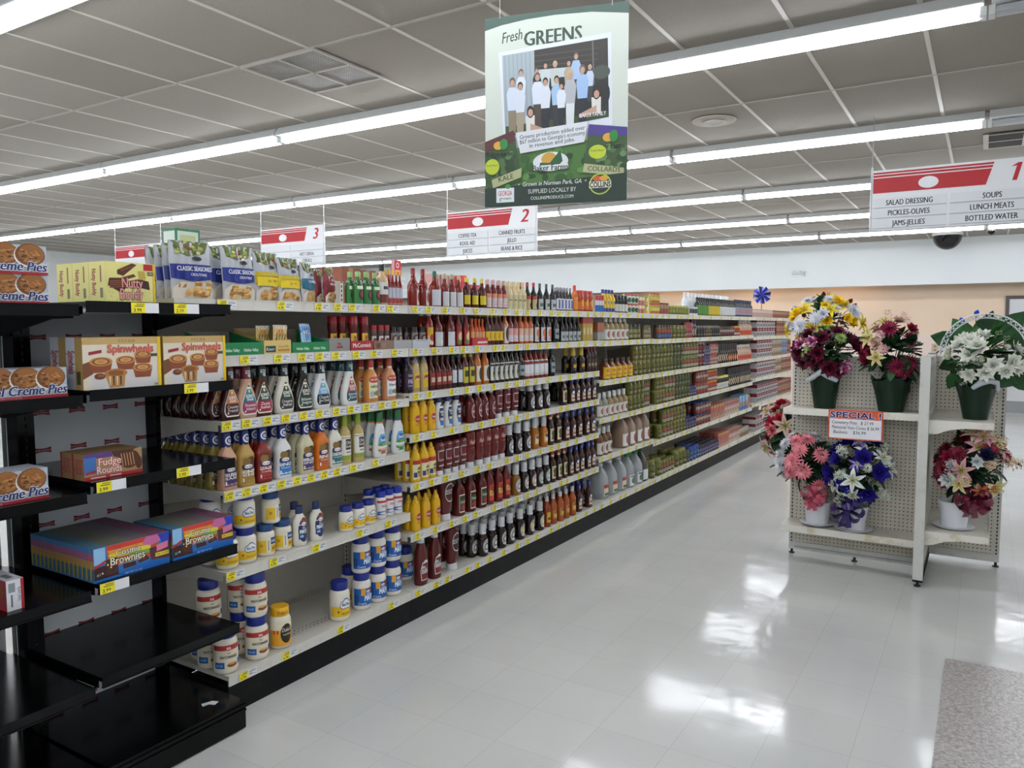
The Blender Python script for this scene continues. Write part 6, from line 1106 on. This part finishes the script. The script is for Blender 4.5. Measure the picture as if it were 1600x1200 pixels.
for nm, z in (('upper', UL), ('lower', LL)):
    sh = DP('shelf', [(-1.168, PY-.25, z-.016, -.338, PY-.001, z)], M_SHELF); DP('shelf_lip', [(-1.168, PY-.253, z-.042, -.338, PY-.25, z+.004)], M_WORN)
    for x in (-1.12, -.344):
        b = MB(); b.prism([(-.25+.004, z-.016), (-.001, z-.016), (-.001, z-.09), (-.09, z-.05), (-.246, z-.042)], x+.31, x+.314, M_SHELF, 'x'); part('bracket', b, t)
DP('rear_shelf', [(-1.12, PY+.035, 1.08, -.345, PY+.36, 1.10), (-1.12, PY+.035, LL-.02, -.345, PY+.36, LL)], M_SHELF)
zr1 = on_y(1450, 656, 5.42).z; zr2 = on_y(1444, 829, 5.42).z
for z in (zr1, zr2):
    DP('shelf', [(WX1, 5.425, z-.016, .065, RY-.002, z)], M_SHELF); DP('shelf_lip', [(.065, 5.42, z-.042, .068, RY-.002, z+.004)], M_WORN)
    for y in (5.42, RY-.008):
        b = MB(); b.prism([(WX1+.31, z), (.066+.31, z), (.066+.31, z-.042), (-.08+.31, z-.042), (-.17+.31, z-.058), (-.235+.31, z-.086), (WX1+.31, z-.09)], y-PY, y-PY+.005, M_WORN, 'y'); part('bracket', b, t)
# price card
t2 = thing('price_card', 'orange and white special price card hung on the flower shelf', 'sign', (on_y(1294, 663, PY-.258).x, PY-.2545, UL-.188))
W, H = .332, .196; b = MB(); b.box((0, -.002, 0), (W, 0, H), P('#e3e3e6')); SPI = [('r',0,0,1,1,'#cf4a32'),('r',.025,.04,.975,.97,'#e6e6ea'),('r',.025,.69,.975,.97,'#d8582f')]
SPI += [('r',.03+.03*i,0,.042+.03*i,.03,'#e9a08c') for i in range(32)]
for o_, c in ((.07,'#e9e6ea'),(.035,'#2d2a6e')): SPI.append(T('SPECIAL !',.5,.83,.19,.92,c,bold=o_,wide=1.45))
SPI += [T('Cemetery Pots   $ 27.99',.45,.575,.105,.76,'#2a2a2e',shear=.15,bold=-.005),T('Memorial Vase Cones $ 36.99',.5,.41,.105,.86,'#2a2a2e',shear=.12,bold=-.005),T('Baskets    $36.99',.40,.245,.105,.60,'#2a2a2e',shear=.15,bold=-.005)]
b.prints(flat((0, -.0021, 0), (1, 0, 0), (0, 0, 1)), W, H, SPI); part('card', b, t2)

# ---- artificial flowers
def petal(b, m, ang, L, Wd, e0, e1, z0=0, pt=.7, cup=.15, nr=4):
    rows_ = []
    r, h = .05*L, z0
    for k in range(nr+1):
        q = k/nr; e = e0+(e1-e0)*q; w = Wd*(math.sin(PI*min(1, (.12+.88*q)**pt)))*.5+.012*L*(1-q)
        if k: r += L/nr*math.cos(e); h += L/nr*math.sin(e)
        for sd in (-1, 0, 1):
            x, y, zz = r, sd*w, h+(cup*w if sd else 0); rows_.append((x*math.cos(ang)-y*math.sin(ang), x*math.sin(ang)+y*math.cos(ang), zz))
    f = []
    for k in range(nr):
        for j in range(2): a = k*3+j; f.append((a, a+1, a+4, a+3))
    b.mesh(rows_, f, m)
_BL = {}; BND = [-9, 9, 9]
def clampv(p, m_=0): return (min(max(p[0], BND[0]+m_), BND[1]-m_), min(p[1], BND[2]-m_), p[2])
def bloom(kd, *cols):
    if (kd, cols) in _BL: return _BL[kd, cols]
    b = MB(); M = [mat(c, .6, spec=.25) for c in cols]; R = math.radians
    if kd == 'rose':
        for n, L, w, e0, e1, k in ((6, 1.05, .95, 5, 45, 0), (5, .85, .85, 25, 75, 0), (5, .62, .7, 45, 95, -1), (4, .42, .5, 60, 110, -1), (3, .28, .35, 70, 115, 0)):
            for i in range(n): petal(b, M[k], 2*PI*i/n+L*3, L, w, R(e0), R(e1), 0, .62)
    elif kd == 'mum':
        for n, L, e0, e1, k in ((16, 1.1, 0, -15, 0), (15, 1.0, 20, 0, 0), (13, .85, 38, 22, 0), (11, .66, 55, 45, -1), (8, .46, 72, 68, -1)):
            for i in range(n): petal(b, M[k], 2*PI*i/n+n, L*random.uniform(.9, 1.1), .24, R(e0), R(e1), .03, .8, .3, 3)
    elif kd == 'lily':
        for i in range(6): petal(b, M[0], 2*PI*i/6, 1.25, .46 if i % 2 else .38, R(50), R(-25), 0, .85, .2, 5); petal(b, M[1], 2*PI*i/6, .75, .13, R(52), R(15), .02, .8, .1, 3)
        for i in range(5): a = 2*PI*i/5; b.tube([(0, 0, .1), (.14*math.cos(a), .14*math.sin(a), .45), (.22*math.cos(a), .22*math.sin(a), .62)], .022, M[-1], 5)
    elif kd == 'ruffle':
        for n, L, e0, e1 in ((8, 1.0, 0, 25), (8, .85, 20, 50), (7, .65, 40, 75), (6, .45, 60, 95)):
            for i in range(n): petal(b, M[i % len(M)], 2*PI*i/n+L*5, L*random.uniform(.88, 1.1), .75, R(e0), R(e1), random.uniform(-.03, .03), .55, random.uniform(-.35, .4))
    elif kd == 'cluster':
        for i in range(16):
            h = i/15; a = i*2.4; c = (.42*(1-.5*h)*math.cos(a), .42*(1-.5*h)*math.sin(a), -.2+1.1*h)
            for k in range(5):
                an = 2*PI*k/5+i; q = (c[0]+.24*math.cos(an), c[1]+.24*math.sin(an), c[2]+.10); q2 = (c[0]+.20*math.cos(an+.6), c[1]+.20*math.sin(an+.6), c[2]+.12); b.face([c, q, q2], M[i % len(M)])
    elif kd == 'bud':
        for n, L, w, e0, e1 in ((5, 1.0, .8, 50, 110), (4, .8, .7, 60, 115)):
            for i in range(n): petal(b, M[i % len(M)], 2*PI*i/n+L*2, L, w, R(e0), R(e1), 0, .6)
    _BL[kd, cols] = b.build(kd, 50); return _BL[kd, cols]
def foliage(center, base, R, n, cols, size=.075, stems=14, squash=1, seed=1):
    rnd = random.Random(seed); b = MB(); M = [mat(c, .55, spec=.3) for c in cols]; c0 = Vector(center); bs = Vector(base)
    for i in range(stems):
        d = Vector((rnd.uniform(-1, 1), rnd.uniform(-1, 1), rnd.uniform(-.2, 1))).normalized()*R*.85
        b.tube([tuple(bs+Vector((d.x*.15, d.y*.15, 0))), clampv(bs.lerp(c0, .6)+d*.3, .004), clampv(c0+d*.9, .004)], .0028, M[0], 5)
    for i in range(n):
        d = Vector((rnd.gauss(0, 1), rnd.gauss(0, 1), rnd.gauss(0, 1)*squash)).normalized(); p = c0+d*R*rnd.uniform(.2, .8); d = (d+Vector((rnd.uniform(-.6, .6), rnd.uniform(-.6, .6), rnd.uniform(-.4, .5)))).normalized()
        s_ = d.cross(Vector((0, 0, 1))).normalized(); nrm = s_.cross(d); L = size*rnd.uniform(.7, 1.3); w = L*rnd.uniform(.26, .4); m = rnd.choice(M); pts = []
        for q, ww in ((0, .1), (.3, .9), (.55, 1), (.8, .6), (1, .03)):
            for sd in (-1, 0, 1): pts.append(clampv(p+d*L*q+s_*w*ww*sd+nrm*((.22*w if sd else 0)-L*.25*q*q)))
        b.mesh(pts, [(k*3+j, k*3+j+1, k*3+j+4, k*3+j+3) for k in range(4) for j in range(2)], m)
    return b
def flowers(root, center, spec, squash=.9, seed=3, face=(0, -.8, .45), lim=.0):
    """spec: (part name, bloom mesh, count, size, radius); blooms spread over the shown side of the ball."""
    rnd = random.Random(seed); total = sum(s_[2] for s_ in spec); pool = []; F = Vector(face).normalized(); N = total*4
    for i in range(N):
        zc = 1-2*(i+.5)/N; a = i*2.399963; d = Vector((math.sqrt(1-zc*zc)*math.cos(a), math.sqrt(1-zc*zc)*math.sin(a), zc))
        if d.dot(F) > lim: pool.append(d)
    step_ = len(pool)/total; pool = [pool[int(i*step_)] for i in range(total)]; rnd.shuffle(pool); k = 0
    for nm, me, n, size, R in spec:
        for i in range(n):
            d = pool[k]; k += 1; s_ = 1.22*size*rnd.uniform(.85, 1.15)
            o = link(nm, me, root, clampv(Vector(center)+Vector((d.x*R, d.y*R, d.z*R*squash))*rnd.uniform(.85, 1.05), s_)); o.rotation_mode = 'QUATERNION'
            o.rotation_quaternion = (d+Vector((0, -.25, .1))).normalized().to_track_quat('Z', 'Y') @ Matrix.Rotation(rnd.uniform(0, 6), 3, 'Z').to_quaternion(); o.scale = (s_,)*3
def foil_pot(root, r0, r1, h, cols=('#0a2615', '#0a2214'), ruffle=True):
    b = MB(); seg = 36; m = mat(cols[0], .35, spec=.35); V = []; f = []
    for k, (z, r) in enumerate(((0, r0), (h*.25, r0+(r1-r0)*.28), (h*.6, r0+(r1-r0)*.65), (h*.85, r1*.98), (h*.97, r1*1.08), (h*.9, r1*.86), (h*.78, r1*.80))):
        for i in range(seg):
            a = 2*PI*i/seg; rr = r*(1+(.05 if k in (3, 4) else .018)*math.sin(a*9+k)+(.03*math.sin(a*5) if k == 4 else 0)) if ruffle else r; V.append((rr*math.cos(a), rr*math.sin(a), z+(.018*math.sin(a*4+1)+.008*math.sin(a*11) if k == 4 and ruffle else 0)))
    for k in range(6):
        for i in range(seg): a, c = k*seg+i, k*seg+(i+1) % seg; f.append((a, c, c+seg, a+seg))
    f += [tuple(reversed(range(seg))), tuple(6*seg+i for i in range(seg))]; b.mesh(V, f, m); part('pot', b, root, 60)
def white_pot(root, r0, r1, h):
    b = MB(); m = mat('#dfe1e6', .3); b.lathe([(.012, r0, r0), (h*.9, r1*.97, r1*.97), (h*.9, r1*1.02, r1*1.02), (h, r1*1.03, r1*1.03), (h, r1*.94, r1*.94), (h*.8, r1*.9, r1*.9)], m, seg=36); part('pot', b, root, 40)
    b = MB(); b.lathe([(0, r0*1.1, r0*1.1), (.004, r0*1.25, r0*1.25), (.016, r0*1.62, r0*1.62), (.018, r0*1.58, r0*1.58), (.011, r0*1.2, r0*1.2)], m, seg=36); part('saucer', b, root, 40)
def bow(root, loc, col, s_=.1, seed=2):
    rnd = random.Random(seed); b = MB(); m = mat(col, .35, coat=.2); w = s_*.30
    w = s_*.24
    for i in range(10):
        a = 2*PI*i/7+rnd.uniform(-.2, .2) if i < 7 else rnd.uniform(0, 6); L = s_*rnd.uniform(.9, 1.15)*(1 if i < 7 else .7); out = rnd.uniform(.25, .5) if i < 7 else 1.2; d = Vector((math.cos(a), -out, math.sin(a)*.85)).normalized(); sd = d.cross(Vector((0, -1, .2))).normalized(); up = sd.cross(d).normalized()
        tw = rnd.uniform(.5, 1.2)*rnd.choice((-1, 1)); sd, up = sd*math.cos(tw)+up*math.sin(tw), up*math.cos(tw)-sd*math.sin(tw)
        pts = []; n = 12
        for k in range(n+1):
            q = k/n*2*PI; p = d*(L*.5*(1-math.cos(q)))+up*(L*.42*math.sin(q)*(1-math.cos(q))*.6); ww = w*(.3+.7*math.sin(q/2))
            pts += [tuple(Vector(loc)+p-sd*ww), tuple(Vector(loc)+p+sd*ww)]
        b.mesh(pts, [(2*k, 2*k+1, 2*k+3, 2*k+2) for k in range(n)], m)
    for sgn in (-1, .3):
        L = s_*1.15; b.mesh([tuple(Vector(loc)+Vector((sgn*L*.35*q-w*.7, -.02-.01*q, -L*q))) for q in (0, .5, 1)]+[tuple(Vector(loc)+Vector((sgn*L*.35*q+w*.7, -.025-.01*q, -L*q*.94))) for q in (0, .5, 1)], [(0, 3, 4, 1), (1, 4, 5, 2)], m)
    part('ribbon_bow', b, root, 50)
GREENS = ('#16351c', '#1f4a26', '#12291a', '#2a5a30')
def arrangement(label, px, Y, z, name='flower_pot'): return thing(name, label, 'flower arrangement', (on_y(px, 600, Y).x, Y, z+.0006))
def rel(root, px, py, dy=0): p = on_y(px, py, root.location.y+dy); return (p.x-root.location.x, dy, p.z-root.location.z)
# yellow and white dome, standing on the rear shelf
a = arrangement('dome of yellow and white flowers tallest on the rack', 1287, PY+.20, 1.10); foil_pot(a, .065, .095, .22); c = rel(a, 1287, 506)
part('foliage', foliage(c, (0, 0, .16), .215, 150, GREENS, .07, seed=11), a, 50)
flowers(a, c, [('yellow_rose', bloom('rose', '#f2cc1e', '#e8ba14'), 11, .040, .235), ('white_mum', bloom('mum', '#dfe2ea', '#e8eaf0'), 14, .044, .235), ('yellow_lily', bloom('lily', '#e3d23a', '#c9a81c', '#b8801c'), 8, .05, .235), ('dark_red_bud', bloom('bud', '#6a1426', '#7d1a30'), 7, .032, .25), ('white_bud', bloom('ruffle', '#d6dae6', '#e3e5ee'), 5, .036, .25)], .78, 5)
# burgundy pot
BND[:] = (-9, 9, .118); a = arrangement('green foil pot of burgundy flowers beside the pegboard edge', 1289, PY-.125, UL); foil_pot(a, .068, .096, .225); c = rel(a, 1292, 551)
part('foliage', foliage(c, (0, 0, .17), .185, 130, GREENS, .08, seed=12), a, 50)
flowers(a, c, [('burgundy_bloom', bloom('ruffle', '#5a0f2c', '#7a1a3c', '#471026'), 13, .062, .185), ('pink_carnation', bloom('ruffle', '#b0487c', '#d9b0c4', '#8f2a5c'), 5, .046, .20), ('green_pompon', bloom('mum', '#8fa860', '#a3b878'), 7, .034, .20)], .85, 6)
b = MB(); b.tube([(-.10, -.085, .19), (-.06, -.115, .215), (-.01, -.13, .255), (.04, -.118, .225), (.09, -.09, .195)], [.014, .019, .022, .02, .014], mat('#b9bfc4', .35), 8); part('white_ribbon', b, a, 50)
# pink and burgundy pot
BND[:] = (-9, -.345-on_y(1393, 600, PY-.125).x, .118); a = arrangement('green foil pot of pink and burgundy flowers beside the white post', 1393, PY-.125, UL); foil_pot(a, .075, .115, .225); c = rel(a, 1396, 545)
part('foliage', foliage((c[0], c[1], c[2]-.03), (0, 0, .17), .185, 130, GREENS, .10, seed=13), a, 50)
flowers(a, c, [('burgundy_mum', bloom('mum', '#7a1a3a', '#96284c'), 8, .050, .19), ('cream_carnation', bloom('ruffle', '#d6b8a4', '#e0ccb8', '#c98a8a'), 4, .052, .185), ('red_rose', bloom('rose', '#7d1430', '#6a0f28'), 4, .036, .19), ('pink_freesia', bloom('cluster', '#c98aa0', '#d8b8a8'), 5, .045, .2), ('pale_lily', bloom('lily', '#cfc48a', '#b8b060', '#a8781c'), 4, .048, .19)], 1.05, 7)
# white basket flowers with arch
BND[:] = (-.268-on_y(1526, 600, 5.62).x, 9, 6.09-5.62); a = arrangement('green foil pot of white flowers with white lattice arch', 1526, 5.62, zr1); foil_pot(a, .068, .110, .225); c = rel(a, 1533, 562)
part('foliage', foliage(c, (0, 0, .17), .20, 60, ('#2a5a2c', '#1f4722', '#35682f'), .12, seed=14), a, 50)
for k, (px, py, L, ang, dy) in enumerate(((1490, 533, .125, 2.9, .02), (1512, 528, .14, 2.2, .10), (1535, 530, .17, 1.3, .12), (1560, 528, .19, .9, .10), (1572, 535, .17, .35, .12), (1585, 560, .15, .1, .08), (1585, 580, .16, -.8, .04), (1496, 585, .10, 4.2, .02), (1494, 565, .10, 3.6, .03), (1550, 585, .14, -.4, -.02))):
    q = Vector(rel(a, px, py, dy)); b = MB(); d = Vector((math.cos(ang), 0, math.sin(ang))); sd = Vector((-math.sin(ang), 0, math.cos(ang))); pts = []
    for t_, w in ((0, .04), (.12, .34), (.3, .42), (.55, .36), (.8, .18), (1, .01)):
        for j in (-1, -.5, 0, .5, 1): pts.append(tuple(q+d*L*t_*1.1+sd*L*w*j*(.94 if abs(j) == .5 else 1.05)+Vector((0, -.03*abs(j)*w+.035*t_*t_-.012*math.sin(t_*9+abs(j)*3), 0))))
    b.mesh(pts, [(r*5+j, r*5+j+1, r*5+j+6, r*5+j+5) for r in range(5) for j in range(4)], mat(('#254f26', '#2f6030', '#1c3f1e')[k % 3], .5, spec=.3)); b.tube([(0, 0, .17), tuple(q*.6+Vector((0, 0, .05))), tuple(q)], .003, mat('#2a5a2c', .5), 5); part('large_leaf', b, a, 60)
flowers(a, c, [('white_hibiscus', bloom('ruffle', '#e6e9df', '#eeefe6', '#dfe3d3'), 15, .049, .215), ('cream_bud', bloom('bud', '#d8dcc0', '#e0e2cc'), 4, .04, .23)], .72, 8)
ce = Vector(rel(a, 1539, 552, -.03)); b = MB(); M_ = mat('#e0e3e8', .35); n = 24; R1, R2 = .245, .218
for R_, y_ in ((R1, -.015), (R2, .015)): b.tube([(ce.x+R_*math.cos(PI*i/n), ce.y+y_, ce.z+R_*math.sin(PI*i/n)) for i in range(n+1)], .0038, M_, 6)
for i in range(n): 
    for s0, s1 in ((0, 1), (1, 0)): b.tube([(ce.x+(R1, R2)[k]*math.cos(PI*(i+q)/n), ce.y+(-.015, .015)[k], ce.z+(R1, R2)[k]*math.sin(PI*(i+q)/n)) for k, q in ((0, s0), (1, s1))], .0026, M_, 5)
for sgn in (-1, 1): b.tube([(ce.x+sgn*.232, ce.y, ce.z), (ce.x+sgn*.19, ce.y+.10, ce.z-.05), (sgn*.05, .05, .2)], .004, M_, 6)
part('lattice_arch', b, a, 50)
b = MB()
for k in range(4):
    p = Vector(rel(a, (1556, 1568, 1545, 1520)[k], (520, 528, 545, 540)[k], -.1)); b.tube([tuple(p+Vector((.03*q, 0, 0))+Vector((.012*math.cos(q*9), .004*q, .012*math.sin(q*9)))) for q in [j/9 for j in range(10)]], .0018, mat('#a9b88a', .5), 5)
part('tendrils', b, a, 50)
b = MB(); b.tube([(-.02, -.115, .20), (.02, -.13, .235), (.07, -.115, .25), (.105, -.075, .235), (.115, -.06, .19)], [.013, .02, .018, .018, .014], mat('#b5bcc2', .35), 8); part('white_ribbon', b, a, 50)
for k, (px, py) in enumerate(((1525, 486), (1505, 497), (1476, 547))):
    o = link('blue_tulip', bloom('bud', '#1f45c2', '#2a56d6'), a, rel(a, px, py+6, .06)); o.scale = (.036,)*3; o.rotation_euler = (-.3, (.3, -.6, -.9)[k], 0)
    q = rel(a, px, py+8, .06); b = MB(); b.tube([q, (q[0]*.6, q[1], q[2]*.6), (0, 0, .16)], .003, mat('#2a5a2c', .5), 5); part('stem', b, a, 50)
# lower shelf
BND[:] = (-9, 9, .095); a = arrangement('white pot of pink and white mums with pink bow', 1283, PY-.128, LL+.004); white_pot(a, .072, .088, .165); c = rel(a, 1262, 722)
part('foliage', foliage(c, (0, 0, .12), .18, 110, GREENS, .09, seed=15), a, 50)
flowers(a, c, [('pink_mum', bloom('mum', '#e88a94', '#eea0a8'), 9, .048, .19), ('white_mum', bloom('mum', '#dcdfe4', '#e6e8ec'), 7, .048, .19)], 1.08, 9); bow(a, rel(a, 1273, 775, -.10), '#c95a70', .085, 4)
BND[:] = (-9, -.345-on_y(1334, 600, PY-.165).x, .16); a = arrangement('white pot of blue roses and white lilies with purple bow', 1340, PY-.165, LL+.004); white_pot(a, .075, .092, .17); c = rel(a, 1344, 736, 0)
part('foliage', foliage(c, (0, 0, .12), .19, 120, GREENS, .09, seed=16), a, 50)
flowers(a, c, [('blue_rose', bloom('rose', '#241a80', '#2f2496'), 13, .056, .195), ('white_lily', bloom('lily', '#d9dde0', '#b8c08a', '#a8902c'), 7, .058, .20), ('white_cluster', bloom('cluster', '#cdd4cc', '#b8c4a8'), 8, .056, .21), ('purple_lily', bloom('lily', '#6a54a8', '#d8d4e0', '#c9b82a'), 3, .05, .2)], .98, 10); bow(a, rel(a, 1325, 797, -.10), '#2c1b62', .10, 5)
BND[:] = (-9, 9, 9); a = arrangement('red and pale lilies peeping out behind the rack edge', 1266, PY+.22, LL); white_pot(a, .07, .085, .16); c = rel(a, 1226, 672)
part('foliage', foliage(c, (0, 0, .12), .15, 70, GREENS, .09, seed=17), a, 50)
flowers(a, c, [('red_bloom', bloom('ruffle', '#b3203a', '#c93a50'), 6, .05, .14), ('blush_lily', bloom('lily', '#d6b4a8', '#8fa85a', '#b8862c'), 6, .06, .15), ('coral_bloom', bloom('ruffle', '#c9606a', '#d88a86'), 3, .045, .16)], 1.5, 11, (-.8, -.6, .1))
BND[:] = (-.268-on_y(1499, 600, 5.60).x, 9, 6.09-5.60); a = arrangement('white pot of mixed lilies and red dahlias with burgundy bow', 1499, 5.60, zr2); white_pot(a, .072, .092, .175); c = rel(a, 1520, 728)
part('foliage', foliage(c, (0, 0, .12), .20, 130, GREENS, .09, seed=18), a, 50)
flowers(a, c, [('red_dahlia', bloom('mum', '#7a2034', '#8f3044'), 10, .052, .205), ('cream_lily', bloom('lily', '#d8d2a8', '#c9b848', '#a8802c'), 6, .058, .21), ('pink_lily', bloom('lily', '#c9929c', '#9aa84a', '#a8802c'), 4, .058, .21), ('white_bloom', bloom('ruffle', '#d0d8d8', '#dde2e2'), 7, .044, .2), ('crimson_rose', bloom('rose', '#8f1838', '#a82048'), 4, .036, .205), ('orange_lily', bloom('lily', '#b8604a', '#c9a03a', '#8a4a1c'), 2, .045, .21), ('blush_cluster', bloom('cluster', '#c9a08a', '#d8c8a0'), 6, .05, .21), ('navy_rose', bloom('rose', '#14183a', '#1c2048'), 2, .05, .22)], 1.0, 12); bow(a, rel(a, 1521, 780, -.10), '#6a1430', .10, 6)
p = on_y(1461, 544, YB); t = thing('wall_outlet', 'small beige outlet plate on the back wall above the rack', 'outlet', (p.x, YB, p.z))
b = MB(); b.box((-.06, -.012, -.09), (.06, -.0005, .09), P('#b8a892')); part('plate', b, t); b = MB(); b.box((-.02, -.016, .02), (.02, -.0125, .05), P('#6d6256')); part('socket', b, t); b = MB(); b.box((-.02, -.016, -.05), (.02, -.0125, -.02), P('#6d6256')); part('socket', b, t)
